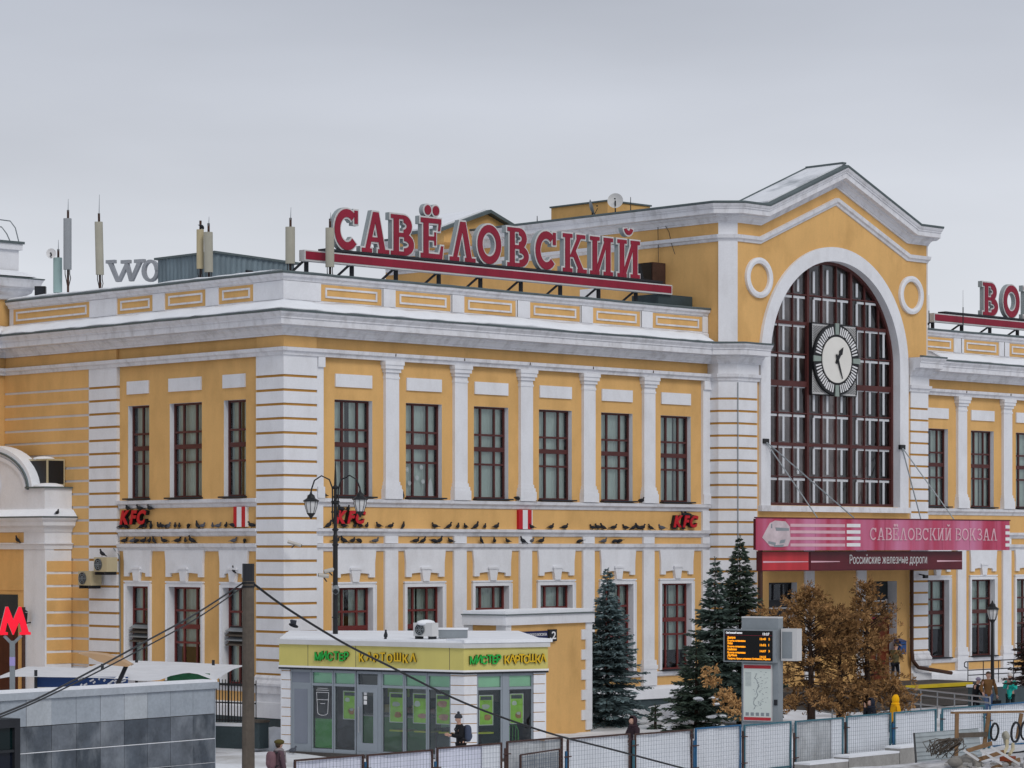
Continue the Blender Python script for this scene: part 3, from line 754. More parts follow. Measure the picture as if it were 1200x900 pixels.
mb.add([(b0, ya_, zz1), (b1, ya_, zz1), (b1, yb_, zz1), (b0, yb_, zz1)], [(0, 1, 2, 3)])
mb.add([(b0, ya_, zz0), (b1, ya_, zz0), (b1, yb_, zz0), (b0, yb_, zz0)], [(3, 2, 1, 0)])
for x in (25.6, 28.2, 30.9, 33.5): mb.box(x - 0.35, x + 0.35, 0.6, 1.2, 7.95, 19)
mb.build('hall_interior', M['hall_in'], st)

# gable cornices
tc_ = [(0, 0), (0.08, 0), (0.08, 0.06), (0.12, 0.08), (0.20, 0.20), (0.32, 0.26), (0.32, 0.31), (0.58, 0.33), (0.58, 0.53), (0.62, 0.54), (0.62, 0.58), (0.66, 0.62), (0.71, 0.72), (0, 0.74)]
te_ = [(0.5, 0.735), (0.715, 0.73), (0.735, 0.78), (0.735, 0.82), (0.45, 0.86), (-0.1, 0.86)]
tm_ = [(0, 0), (0.06, 0.01), (0.09, 0.10), (0.17, 0.14), (0.20, 0.28), (0, 0.30)]
def hz(prof, z): return [(q, z + h) for q, h in prof]
sideL = [(22.70, 19.8), (22.70, -0.53), (23.22, -1.05), (24.0, -1.05)]; sideR = [(35.2, -1.05), (35.98, -1.05), (36.50, -0.53), (36.50, 19.8)]
PK = 4.92
def fpath(z): return [(24.0, z), (29.6 - PK, z), (29.6, z + 0.41 * PK), (29.6 + PK, z), (35.2, z)]
a, b, c_ = ML(), ML(), ML()
for p_ in (sideL, sideR): a.sweep(hz(tm_, 19.09), p_); b.sweep(hz(tc_, 19.86), p_); c_.sweep(hz(te_, 19.86), p_)
a.vsweep(tm_, fpath(19.09), WY); b.vsweep(tc_, fpath(19.86), WY); c_.vsweep(te_, fpath(19.86), WY)
a.build('gable_moulding', M['trim'], st); b.build('gable_cornice', M['trim'], st); c_.build('gable_edge', M['metal_edge'], st)
mb = ML(); zr = 19.86 + 0.82
for s_ in (-1, 1):
    xk = 29.6 + s_ * PK; pk = zr + 0.41 * PK + 0.17; lowz = zr + 0.16
    mb.add([(xk, WY - 0.45, lowz), (29.6, WY - 0.45, pk), (29.6, 0.45, pk), (xk, 0.45, lowz), (xk, WY - 0.45, lowz - 0.12), (29.6, WY - 0.45, pk - 0.12), (29.6, 0.45, pk - 0.12), (xk, 0.45, lowz - 0.12)],
           [(0, 1, 2, 3), (7, 6, 5, 4), (0, 4, 5, 1), (1, 5, 6, 2), (2, 6, 7, 3), (3, 7, 4, 0)])
M['roof_snow'] = mat('thin snow on sheet metal', (0.80, 0.82, 0.86), 0.85, 0.05, 1.0, 0, 0.03, 0.2, 6, dirt='66717a', dirt_amt=0.9, dscale=0.55)
mb.build('gable_snow', M['roof_snow'], st)
mb = MB(); mb.add([(29.6 - PK, 0.46, 20.3), (29.6 + PK, 0.46, 20.3), (29.6, 0.46, 20.7 + 0.41 * PK)], [(2, 1, 0)]); mb.box(22.8, 36.4, -0.5, 19.9, 20.2, 20.42); mb.build('hall_roof', M['metal_edge'], st)
mb = ML()
mb.beam((29.6 - PK, 0.46, zr + 0.17), (29.6, 0.46, zr + 0.41 * PK + 0.18), 0.05, 0.08)
mb.beam((29.6, WY - 0.5, zr + 0.41 * PK + 0.17), (29.6, 0.5, zr + 0.41 * PK + 0.17), 0.25, 0.08)
mb.build('roof_seam', M['metal_edge'], st)
# flat roofs of the wings under snow
mb = ML(); mb.box(0.5, 22.7, 0.5, 18, 15.75, 15.95); mb.box(36.5, 54, 0.5, 18, 15.75, 15.95); mb.build('wing_roof', M['snow'], st)
# ground floor of the gable under the canopy: white strips, window, door
mb = ML()
for a_, b_ in ((942, 953), (1003, 1014)): mb.box(onY(a_, 700, WY).x, onY(b_, 700, WY).x, WY - 0.08, WY, 0.9, 7.0)
mb.build('entrance_strip', M['white'], st)
p = window_proto(winL[1] - winL[0], 2.15, 0.30, [0.36, 0.68], [0.62], 0, None, M['dark_metal']); place_win(p, (winL[0], WY, 2.9), 0, True)
# timetable boards filling the lower half of that window and the head of the door
def board(x0_, x1_, y, z0_, z1_):
    o = MB().box(x0_, x1_, y - 0.03, y, z0_, z1_).build('timetable_board', M['dark_metal'], st)
    ln = MB(); hh = z1_ - z0_
    for k in range(3):
        z = z1_ - hh * (0.2 + 0.3 * k)
        ln.box(x0_ + 0.08, x0_ + (x1_ - x0_) * (0.85 - 0.1 * k), y - 0.036, y - 0.03, z, z + 0.05)
        ln.box(x0_ + (x1_ - x0_) * 0.88, x1_ - 0.05, y - 0.036, y - 0.03, z - 0.08, z + 0.1)
    ln.build('timetable_lines', M['white_paint'], o)
    MB().box(x0_, x1_, y - 0.037, y - 0.031, z0_, z0_ + 0.09).build('red_stripe', M['red_sign'], o)
board(winL[0] + 0.08, winL[1] - 0.1, WY + 0.27, 2.95, 4.2)
M['door_wood'] = mat('brown wooden door', '6e331b', 0.6, 0.18, 2.0, 0.25, 0.06)
dw = door[1] - door[0]
mb = MB()
mb.box(door[0], door[1], WY + 0.42, WY + 0.47, DZ0, 3.35)
for k in range(2):
    for z0_, z1_ in ((0.95, 1.9), (2.05, 3.2)):
        xa = door[0] + 0.12 + k * dw * 0.5; mb.box(xa, xa + dw * 0.5 - 0.24, WY + 0.39, WY + 0.42, z0_, z1_)
dr = mb.build('door', M['door_wood'], st)
MB().beam((door[0] + dw / 2 - 0.06, WY + 0.35, 1.6), (door[0] + dw / 2 - 0.06, WY + 0.35, 2.2), 0.04, 0.04).build('handle', M['grey_metal'], dr)
mb = MB(); q = WY + 0.5
mb.add([(door[0], WY, DZ0), (door[0], q, DZ0), (door[0], q, DZ1), (door[0], WY, DZ1)], [(0, 1, 2, 3)])
mb.add([(door[1], WY, DZ0), (door[1], q, DZ0), (door[1], q, DZ1), (door[1], WY, DZ1)], [(3, 2, 1, 0)])
mb.add([(door[0], WY, DZ1), (door[1], WY, DZ1), (door[1], q, DZ1), (door[0], q, DZ1)], [(3, 2, 1, 0)])
mb.build('door_reveal', M['white'], st)
MB().box(door[0], door[1], q, q + 0.04, 3.35, DZ1).build('door_transom', M['dark_room'], st)
board(door[0] + 0.1, door[1] - 0.15, WY + 0.40, 3.4, 4.35)

# attic block at the far left end
AXR = 0.66
mb = MB(); mb.box(-14, AXR, 17.4, 23, 14.9, 16.9); mb.build('attic_wall', M['yellow'], st)
atc = [(0, 16.42), (0.12, 16.44), (0.16, 16.58), (0.36, 16.72), (0.40, 16.85), (0.60, 16.92), (0.66, 17.12), (0.72, 17.24), (0, 17.26)]
path = [(-14, 17.4), (AXR, 17.4), (AXR, 23)]
MB().sweep(atc, path).build('attic_cornice', M['trim'], st)
MB().sweep([(0.4, 17.262), (0.735, 17.245), (0.745, 17.29), (0.2, 17.36), (-0.3, 17.40)], path).build('attic_edge', M['metal_edge'], st)
mb = MB(); mb.box(-13, AXR + 0.05, 17.5, 22, 17.3, 18.80); mb.box(-13, AXR + 0.16, 17.38, 22, 18.46, 18.70); mb.box(-13, AXR + 0.10, 17.44, 22, 17.3, 17.55); mb.build('attic_pedestal', M['white'], st)
MB().box(-13, AXR + 0.22, 17.32, 22, 18.702, 18.80).build('attic_cap', M['metal_edge'], st)
MB().sweep([(0.3, 17.40), (0.5, 17.36), (0.3, 17.5), (0.0, 17.62)], path).build('attic_snow', M['snow'], st)
mb = ML()
for px, ph in ((12, 255), (2, 262)):
    d = 113.0; a_ = P(px - 30, ph, d); b_ = P(px, ph + 4, d); c2 = P(px + 6, ph + 12, d); e_ = P(px + 10, 283, d)
    mb.tube([a_, b_, c2, e_], 0.025, 5)
mb.build('roof_hoop', M['grey_metal'], st)

# hut and rear gable on the hall roof
hX = 25.5; hd = dX(712, hX); hp = P(712, 236, hd); hY = hp.y
hut = MB().box(hX, hX + 2.75, hY, hY + 3.5, 20.3, hp.z).build('roof_hut', M['yellow'], st)
MB().box(hX - 0.06, hX + 2.81, hY - 0.06, hY + 3.56, hp.z + 0.002, hp.z + 0.07).build('hut_cap', M['metal_edge'], hut)
gY = 13.6
ap = onY(570, 247, gY); gl = onY(519, 277, gY); gr = onY(597, 263, gY)
gx0, gx1 = ap.x - 2.6, ap.x + 2.6; gz = 20.55
rg = MB().yprism([(gx0, 20.0), (gx1, 20.0), (gx1, gz), (ap.x, ap.z - 0.15), (gx0, gz)], gY, gY + 3).build('rear_gable', M['yellow'], st)
mb = ML()
for s_ in (-1, 1):
    xe = ap.x + s_ * 2.95; ze = gz - 0.12
    for yy0 in (gY - 0.3,):
        mb.add([(xe, yy0, ze), (ap.x, yy0, ap.z - 0.12), (ap.x, gY + 3, ap.z - 0.12), (xe, gY + 3, ze), (xe, yy0, ze + 0.14), (ap.x, yy0, ap.z + 0.03), (ap.x, gY + 3, ap.z + 0.03), (xe, gY + 3, ze + 0.14)],
               [(3, 2, 1, 0), (4, 5, 6, 7), (0, 1, 5, 4), (1, 2, 6, 5), (2, 3, 7, 6), (3, 0, 4, 7)])
mb.build('rear_gable_roof', M['metal_edge'], rg)
mb = MB(); s_ = -1; xe = ap.x - 2.9; ze = gz + 0.04
mb.add([(xe, gY - 0.05, ze), (ap.x - 0.1, gY - 0.05, ap.z + 0.0), (ap.x - 0.1, gY + 2.9, ap.z + 0.0), (xe, gY + 2.9, ze), (xe, gY - 0.05, ze + 0.08), (ap.x - 0.1, gY - 0.05, ap.z + 0.08), (ap.x - 0.1, gY + 2.9, ap.z + 0.08), (xe, gY + 2.9, ze + 0.08)],
       [(3, 2, 1, 0), (4, 5, 6, 7), (0, 1, 5, 4), (1, 2, 6, 5), (2, 3, 7, 6), (3, 0, 4, 7)])
mb.build('rear_gable_snow', M['snow'], rg)
# metal stair sheds and white doors glimpsed under the letters, against the hall side
MB().box(22.45, 22.7, 6.2, 7.2, 15.9, 17.6).build('roof_door', M['white_paint'], st)
MB().box(20.6, 22.66, 0.9, 2.4, 15.9, 16.9).build('roof_box', M['basement'], st)

# ================================================================== slab serif lettering built from strokes
def glyph(ch, w=0.195, s=0.10):
    R = lambda x0, y0, x1, y1: ('p', [(x0, y0), (x1, y0), (x1, y1), (x0, y1)])
    Q = lambda *p: ('p', list(p))
    A = lambda cx, cy, rx, ry, a0, a1, t: ('a', cx, cy, rx, ry, a0, a1, t)
    st_ = lambda x: [R(x, 0, x + w, 1), R(x - 0.10, 0, x + w + 0.10, s), R(x - 0.10, 1 - s, x + w + 0.10, 1)]
    if ch == 'С': return [A(.44, .5, .44, .5, 48, 318, w), R(.70, .66, .82, .98)], .86
    if ch == 'О': return [A(.46, .5, .46, .5, 0, 360, w)], .92
    if ch in 'АЛ':
        l = [Q((.10, 0), (.10 + w * .8, 0), (.56, 1), (.40, 1)), Q((.86 - w, 0), (.86, 0), (.60, 1), (.42, 1)), R(0, 0, .36, s), R(.58, 0, .98, s)]
        if ch == 'А': l.append(R(.24, .27, .74, .27 + s + .01))
        return l, .98
    if ch == 'В':
        return [R(.1, 0, .1 + w, 1), R(0, 0, .28, s), R(0, 1 - s, .28, 1), R(.28, 1 - s, .46, 1), R(.28, .46, .48, .46 + s), R(.28, 0, .48, s),
                A(.46, .73, .30, .27, -90, 90, w * .95), A(.48, .275, .36, .275, -90, 90, w * .95)], .84
    if ch in 'ЁЕ':
        l = [R(.1, 0, .1 + w, 1), R(0, 0, .80, s + .02), R(0, 1 - s - .02, .76, 1), R(.28, .45, .56, .45 + s), Q((.66, 0), (.80, 0), (.84, .33), (.76, .33)), Q((.68, 1), (.64, .70), (.72, .70), (.76, 1)), R(.50, .33, .57, .66)]
        if ch == 'Ё': l += [A(.26, 1.20, .12, .12, 0, 360, .119), A(.56, 1.20, .12, .12, 0, 360, .119)]
        return l, .84
    if ch == 'К':
        return st_(.10) + [Q((.28, .40), (.42, .40), (.80, 1), (.64, 1)), Q((.36, .52), (.70, 0), (.90, 0), (.50, .60)), R(.56, 1 - s, .92, 1), R(.60, 0, .98, s)], .98
    if ch in 'ИЙ':
        l = st_(.10) + st_(.66) + [Q((.20, .05), (.34, .05), (.76, .95), (.62, .95))]
        if ch == 'Й': l.append(A(.47, 1.34, .20, .20, 195, 345, .115))
        return l, .94
    if ch == 'З':
        return [A(.36, .73, .32, .27, -90, 150, w * .9), A(.38, .275, .38, .275, -150, 90, w * .9), R(.28, .46, .42, .46 + s)], .76
    return [], .4
def stroke_polys(st_, g=0.0):
    if st_[0] == 'p':
        p = st_[1]; n = len(p)
        if g == 0: return [p]
        outp = []
        for i in range(n):
            x0_, y0_ = p[i - 1]; x1_, y1_ = p[i]; x2_, y2_ = p[(i + 1) % n]
            def nr(ax, ay, bx, by):
                dx, dy = bx - ax, by - ay; l = math.hypot(dx, dy); return dy / l, -dx / l
            n1 = nr(x0_, y0_, x1_, y1_); n2 = nr(x1_, y1_, x2_, y2_); k = max(0.35, 1 + n1[0] * n2[0] + n1[1] * n2[1])
            outp.append((x1_ + (n1[0] + n2[0]) / k * g, y1_ + (n1[1] + n2[1]) / k * g))
        return [outp]
    _, cx, cy, rx, ry, a0, a1, t = st_
    full = a1 - a0 >= 359
    ex = 0 if full else math.degrees(g / ((rx + ry) / 2))
    a0, a1 = a0 - ex, a1 + ex
    n = max(8, int((a1 - a0) / 14)); res = []
    ox, oy, ix, iy = rx + g, ry + g, max(0.002, rx - t - g), max(0.002, ry - t - g)
    for k in range(n):
        u0, u1 = math.radians(a0 + (a1 - a0) * k / n), math.radians(a0 + (a1 - a0) * (k + 1) / n)
        res.append([(cx + ix * math.cos(u0), cy + iy * math.sin(u0)), (cx + ox * math.cos(u0), cy + oy * math.sin(u0)), (cx + ox * math.cos(u1), cy + oy * math.sin(u1)), (cx + ix * math.cos(u1), cy + iy * math.sin(u1))])
    return res
def letter_mb(ch, o, U, N, size, g, d0, d1, wx=1.0, w=0.195, s=0.10):
    """o lower left, U along, N towards reader; spans N-depth d0 (back) .. d1 (front)"""
    m_ = MB(); l, _ = glyph(ch, w, s); Z = Vector((0, 0, 1))
    for k, q in enumerate(l):
        e_ = d1 + 0.0016 * k
        for poly in stroke_polys(q, g):
            m_.prism(poly, lambda u, v: Vector(o) + U * (u * size * wx) + Z * (v * size) + N * e_, lambda u, v: Vector(o) + U * (u * size * wx) + Z * (v * size) + N * d0)
    return m_

XU, YN = Vector((1, 0, 0)), Vector((0, -1, 0))
def roof_sign(label, x0_, x1_, text, xs_, SY, zbot, size, wx):
    sg = thing('rooftop_sign', label, 'sign', (x0_, SY, 16.0))
    for ch, x in zip(text, xs_):
        o = (x, SY, zbot)
        lt = letter_mb(ch, o, XU, YN, size, 0.042, -0.20, 0.0, wx).build('letter', M['sign_side'], sg)
        letter_mb(ch, o, XU, YN, size, 0.042, 0.018, 0.03, wx).build('letter_rim', M['sign_edge'], lt)
        letter_mb(ch, o, XU, YN, size, 0.0, 0.046, 0.06, wx).build('letter_face', M['red_sign'], lt)
    bar = MB().box(x0_, x1_, SY - 0.42, SY - 0.12, zbot - 0.58, zbot - 0.18).build('bar', M['sign_edge'], sg)
    MB().box(x0_ + 0.06, x1_ - 0.06, SY - 0.435, SY - 0.42, zbot - 0.52, zbot - 0.23).build('bar_face', M['red_sign'], bar)
    MB().box(x0_ + 1.3, x1_ - 0.2, SY - 0.1, SY + 0.35, zbot - 0.09, zbot - 0.01).box(x0_ + 1.3, x1_ - 0.2, SY - 0.06, SY - 0.02, zbot - 0.30, zbot - 0.09).build('frame_beam', M['dark_metal'], sg)
    x = x0_ + 0.45
    while x < x1_ - 0.2:
        MB().box(x - 0.06, x + 0.06, SY - 0.05, SY + 0.07, 15.95, zbot - 0.18).build('post', M['dark_metal'], sg)
        MB().beam((x - 0.15, SY - 0.1, zbot - 0.5), (x - 0.45, SY + 1.4, 15.95), 0.07, 0.07).build('brace', M['dark_metal'], sg)
        x += 2.19
    return sg
SY = 1.2
def sx_at(px, py): return onY(px, py, SY).x
w1 = [391, 423, 457, 492, 526, 558.5, 593.5, 626.5, 658.5, 690.5, 722.5]
xs1 = [sx_at(p, 290) for p in w1]
s_big = roof_sign('long row of dark red slab letters on a red bar above the front parapet', sx_at(348, 300), sx_at(779, 340), 'САВЁЛОВСКИЙ', xs1, SY, 17.47, 1.52, 0.91)
xr0 = sx_at(1086, 378)
sp = (sx_at(1174, 350) - sx_at(1149.5, 350)) * 0.0 + 1.62
xs2 = [sx_at(1151, 350) + sp * i for i in range(6)]
roof_sign('short row of dark red letters on a bar right of the clock gable', xr0, xs2[-1] + 2.2, 'ВОКЗАЛ', xs2, SY, 17.36, 1.52, 0.91)

# grey back-row letters on the left roof
M['wc_grey'] = mat('grey letter sheet', 'a2a6ac', 0.5, 0.08, 1.5, 0.1, metal=0.2)
wc = thing('grey_roof_letters', 'pale grey rooftop letters seen from behind, half hidden by the metal shed', 'sign', P(155, 333, 111))
def flat_letter(polys, d, name='letter'):
    m_ = MB(); N = Vector((-FW[0], -FW[1], 0)); Uv = Vector((RT[0], RT[1], 0)).normalized()
    U2 = (Uv * 0.72 + Vector((FW[0], FW[1], 0)) * -0.35).normalized()
    N2 = Vector((-U2.y, U2.x, 0)); N2 = N2 if N2.dot(N) > 0 else -N2
    o = P(126, 334, d); Z = Vector((0, 0, 1)); sc = d / FOC
    for k, poly in enumerate(polys):
        f = lambda u, v, e_: o + U2 * ((u - 126) * sc * 1.16) + Z * ((334 - v) * sc) + N2 * e_
        m_.prism(poly, lambda u, v: f(u, v, 0.07 + 0.002 * k), lambda u, v: f(u, v, -0.07))
    return m_.build(name, M['wc_grey'], wc)
flat_letter([[(127, 308), (132, 308), (141, 331), (137, 331)], [(149, 308), (152, 311), (142, 331), (138, 331)], [(147, 308), (151, 308), (157, 331), (153, 331)], [(163, 308), (168, 308), (157, 331), (153, 331)],
             [(125, 305), (136, 305), (136, 309), (125, 309)], [(143, 306), (154, 306), (154, 310), (143, 310)], [(159, 306), (171, 306), (171, 310), (159, 310)]], 111)
ring_ = []
for k in range(18):
    a0, a1 = 2 * math.pi * k / 18, 2 * math.pi * (k + 1) / 18
    ring_.append([(178 + 10 * math.cos(a), 320 + 13 * math.sin(a)) for a in (a0, a1)][::1] + [(178 + 6 * math.cos(a), 320 + 9.5 * math.sin(a)) for a in (a1, a0)])
flat_letter(ring_, 111)

# metal clad shed on the left roof
M['shed'] = mat('blue grey corrugated sheet', '78878f', 0.55, 0.08, 1.2, 0.22, 0.04, metal=0.25)
c0 = P(252, 293, 106.5); sh = thing('roof_shed', 'low blue grey corrugated metal shed on the left roof', 'shed', (c0.x, c0.y, 15.9))
def ridged(a, b, z0, z1a, z1b, n):
    m_ = MB(); a, b = Vector(a), Vector(b); d = (b - a); N = Vector((d.y, -d.x, 0)).normalized()
    for k in range(n + 1):
        t = k / n; p = a + d * t; off = 0.035 if (k // 2) % 2 else 0.0
        q = p + N * off; m_.v += [(q.x, q.y, z0), (q.x, q.y, z1a + (z1b - z1a) * t)]
    for k in range(n): m_.f.append((2 * k, 2 * k + 2, 2 * k + 3, 2 * k + 1))
    return m_
zc = c0.z - 0.12
ridged((c0.x, c0.y + 3.55, 0), (c0.x, c0.y, 0), 15.8, zc, zc, 60).build('wall', M['shed'], sh)
ridged((c0.x, c0.y, 0), (c0.x + 3.9, c0.y, 0), 15.8, zc, zc - 0.15, 60).build('wall', M['shed'], sh)
mb = MB(); mb.add([(c0.x - 0.12, c0.y - 0.12, zc), (c0.x + 4.1, c0.y - 0.12, zc - 0.15), (c0.x + 4.1, c0.y + 3.65, zc - 0.15), (c0.x - 0.12, c0.y + 3.65, zc), (c0.x - 0.12, c0.y - 0.12, zc + 0.08), (c0.x + 4.1, c0.y - 0.12, zc - 0.07), (c0.x + 4.1, c0.y + 3.65, zc - 0.07), (c0.x - 0.12, c0.y + 3.65, zc + 0.08)],
                  [(3, 2, 1, 0), (4, 5, 6, 7), (0, 1, 5, 4), (1, 2, 6, 5), (2, 3, 7, 6), (3, 0, 4, 7)])
mb.build('roof', M['metal_edge'], sh)
MB().box(c0.x + 1.45, c0.x + 1.75, c0.y - 0.12, c0.y - 0.02, zc - 1.2, zc - 0.55).build('vent', M['dark_metal'], sh)

# mobile phone panel antennas and rods
M['ant_grey'] = mat('grey antenna cover', '969ba0', 0.5, 0.05, 1.5, 0.05)
M['ant_cream'] = mat('cream antenna cover', 'a9a698', 0.55, 0.06, 1.5, 0.08)
M['ant_cream2'] = mat('yellowed antenna cover', 'bdb08f', 0.55, 0.06, 1.5, 0.08)
M['ant_green'] = mat('pale green antenna cover', '9db7b6', 0.5, 0.05, 1.5, 0.05)
def antenna(x0, x1, yt, yb, d, m_, label, rod=None, tilt=0.0, pole=True, foot=None):
    xc = (x0 + x1) / 2; b = P(xc, yb, d); t_ = P(xc + tilt, yt, d); w = (x1 - x0) * d / FOC * 0.92
    zb = 15.9
    an = thing('panel_antenna', label, 'antenna', (b.x, b.y, zb), 'phone antennas on the roof edge')
    ax = (t_ - b); L = ax.length; ax = ax / L
    U = Vector((RT[0], RT[1], 0)); N = Vector((-FW[0], -FW[1], 0))
    prof = []
    for k in range(10):
        a = math.pi * k / 9; prof.append((math.cos(a) * w / 2, 0.02 + math.sin(a) * w * 0.32))
    prof += [(-w / 2, -w * 0.22), (w / 2, -w * 0.22)]
    body = MB().prism(prof[::-1], lambda u, v: t_ + U * u + N * v, lambda u, v: b + U * u + N * v).build('panel', m_, an, solid=True)
    pb = b - N * (w * 0.5)
    if pole:
        MB().tube([(pb.x, pb.y, zb), pb + ax * (L + 0.35)], 0.045, 6).build('pole', M['rust'], an)
        for f in (0.12, 0.85): MB().cbox(b + ax * (L * f) - N * (w * 0.35), 0.12, w * 0.5, 0.10, math.atan2(N.y, N.x)).build('bracket', M['dark_metal'], an)
    cb = MB()
    for k in (-0.3, 0.05, 0.3):
        q = b + U * (w * k)
        cb.tube([q, q + Vector((0, 0, -0.18)), q + Vector((0.06, 0.05, -0.32)) - N * 0.1, (pb.x + 0.05 * k, pb.y, max(zb, b.z - 0.7))], 0.02, 4)
    cb.build('cable', M['black'], an)
    if rod: 
        tp = P(xc + tilt + 1, yt, d)
        MB().tube([pb + ax * (L + 0.2), P(xc + tilt + 1, rod, d)], [0.022, 0.008], 4).build('lightning_rod', M['grey_metal'], an)
    return an
antenna(74, 84, 256, 316, 110.0, M['ant_grey'], 'tall mid grey panel antenna beside the pale green one at far left', 233)
antenna(62, 73, 302, 343, 110.6, M['ant_green'], 'pale green panel antenna with a round dish, near the far left pedestal', 281, pole=True)
antenna(112, 122, 260, 322, 109.0, M['ant_cream'], 'leaning grey beige panel antenna left of the grey roof letters', 228, tilt=-1.5)
antenna(230, 239, 269, 315, 105.3, M['ant_cream2'], 'yellowed panel antenna, left one of the pair in front of the shed', None)
antenna(239, 250, 272, 319, 105.0, M['ant_cream'], 'wider cream panel antenna, right one of the pair in front of the shed', 254, tilt=-0.5)
antenna(334, 346, 266, 309, 101.6, M['ant_cream'], 'single cream panel antenna standing on the roof corner', 243)
antenna(381, 392, 267, 313, 101.9, M['ant_cream'], 'cream panel antenna standing before the first sign letter', 249)
def dish(px, py, d, r, face, label, m_=None, zfoot=None):
    c = P(px, py, d); N = Vector(face).normalized()
    U = N.cross(Vector((0, 0, 1))).normalized(); V = U.cross(N)
    o = thing('satellite_dish', label, 'satellite dish', (c.x, c.y, zfoot if zfoot else c.z - 0.8))
    m2 = MB(); n = 20; vs = [c - N * (r * 0.3)]; fs = []
    for j in range(1, 5):
        q = j / 4
        for k in range(n):
            a = 2 * math.pi * k / n; vs.append(c - N * (r * 0.3 * (1 - q * q)) + (U * math.cos(a) + V * math.sin(a)) * (r * q))
    for k in range(n): fs.append((0, 1 + k, 1 + (k + 1) % n))
    for j in range(3):
        for k in range(n): fs.append((1 + j * n + k, 1 + (j + 1) * n + k, 1 + (j + 1) * n + (k + 1) % n, 1 + j * n + (k + 1) % n))
    m2.add(vs, fs).build('reflector', m_ or M['white_paint'], o, smooth=True)
    MB().tube([c - V * r * 0.9, c + N * r * 0.6 - V * 0.1], 0.014, 4).cbox(c + N * r * 0.6, 0.05, 0.05, 0.05).build('feed_arm', M['dark_metal'], o)
    MB().tube([(c.x, c.y, zfoot if zfoot else c.z - 0.8), (c.x, c.y, c.z)] if True else [], 0.03, 5).build('mast', M['dark_metal'], o)
    return o
cam_dir = Vector((-FW[0], -FW[1], 0))
dish(60, 297, 110.3, 0.20, (-0.72, -0.69, 0.0), 'small white round link dish above the pale green antenna', None, P(60, 300, 110.3).z)
dish(721, 235, 121, 0.34, (-0.75, -0.60, 0.25), 'white satellite dish standing before the yellow roof hut', M['sign_edge'], zfoot=20.4)
dish(694, 243, 121, 0.36, (0.75, -0.65, 0.3), 'dark grey satellite dish turned sideways beside the white one', M['grey_metal'], 20.4)
def rod(px, y0, y1, d, r, label, thick=None):
    o = MB().tube([P(px, y0, d), P(px, y1, d)], [r, r * 0.5], 5)
    if thick: o.tube([P(px, y0, d), P(px, thick, d)], r * 2.2, 5)
    return o.build('lightning_rod', M['dark_metal'], label=label, cat='rod', org=P(px, y0, d))
rod(739, 262, 231, 121, 0.03, 'thin dark rod on the hall roof beside the white dish')
rod(629.5, 265, 253, 123.5, 0.03, 'short dark rod on the hall roof edge behind the sign letters')
rod(1128.5, 392, 340, 128.5, 0.012, 'dark rod with thick foot on the right roof, left of the letters', 360)
rod(1088.5, 388, 346, 126.5, 0.012, 'dark rod close against the right edge of the clock gable', 364)
# black floodlight on the far left roof and the duct on the hall side
fl = P(47.5, 341, 111.5); o = thing('floodlight', 'square black floodlight lying on the far left parapet', 'floodlight', (fl.x, fl.y, 16.2))
MB().cbox(fl, 0.42, 0.3, 0.36, math.radians(-45)).build('housing', M['black'], o); MB().cbox(fl + cam_dir * 0.16, 0.34, 0.02, 0.26, math.radians(-44.35)).build('lens', M['dark_metal'], o)
dp = onX(770, 322, 22.66); du = thing('air_duct', 'boxy sheet metal air duct with dark mouth on the hall wall', 'air duct', dp)
mb = MB(); y_, z_ = dp.y, dp.z
mb.xprism([(y_ - 0.45, z_ - 0.45), (y_ + 0.5, z_ - 0.45), (y_ + 0.5, z_ + 0.45), (y_ - 0.45, z_ + 0.45)], 22.69, 21.9); mb.build('box', M['rust'], du)
mb = MB(); mb.add([(21.88, y_ - 0.40, z_ + 0.43), (21.88, y_ + 0.45, z_ + 0.43), (21.2, y_ + 0.45, z_ + 0.35), (21.2, y_ - 0.40, z_ + 0.35), (21.88, y_ - 0.40, z_ - 0.43), (21.88, y_ + 0.45, z_ - 0.43), (21.5, y_ + 0.45, z_ - 0.43), (21.5, y_ - 0.40, z_ - 0.43)],
    [(0, 1, 2, 3), (7, 6, 5, 4), (0, 3, 7, 4), (2, 1, 5, 6), (3, 2, 6, 7)]); mb.build('hood', M['black'], du)

# ================================================================== clock
ck = thing('station_clock', 'big round white clock on a dark square panel in the arched window', 'clock', (29.62, WY - 0.1, 13.0))
KX, KZ, KY = 29.66, 14.52, WY + 0.22
mb = MB(); mb.box(KX - 1.46, KX + 1.46, KY - 0.10, KY + 0.02, KZ - 1.5, KZ + 1.5); pnl = mb.build('panel', M['sign_edge'], ck)
mb = MB()
for t in ((KX - 1.50, KX + 1.50, KZ + 1.49, KZ + 1.53), (KX - 1.50, KX + 1.50, KZ - 1.53, KZ - 1.49), (KX - 1.52, KX - 1.48, KZ - 1.49, KZ + 1.49), (KX + 1.48, KX + 1.52, KZ - 1.46, KZ + 1.46)): mb.box(t[0], t[1], KY - 0.13, KY + 0.03, t[2], t[3])
mb.build('panel_frame', M['black'], pnl)
mb = MB()
for k in range(-13, 14):
    u = k * 0.105
    for sgn in (1, -1):
        a_ = Vector((KX + u - 1.42, KY - 0.115 - 0.004 * (sgn > 0), KZ - 1.42 * sgn)); b_ = Vector((KX + u + 1.42, a_.y, KZ + 1.42 * sgn))
        x0_, x1_ = max(a_.x, KX - 1.42), min(b_.x, KX + 1.42)
        if x1_ - x0_ > 0.1:
            za = a_.z + (x0_ - a_.x) * sgn; zb = a_.z + (x1_ - a_.x) * sgn
            mb.beam((x0_, a_.y, za), (x1_, a_.y, zb), 0.012, 0.018)
mb.build('lattice', M['dark_metal'], pnl, kind='stuff')
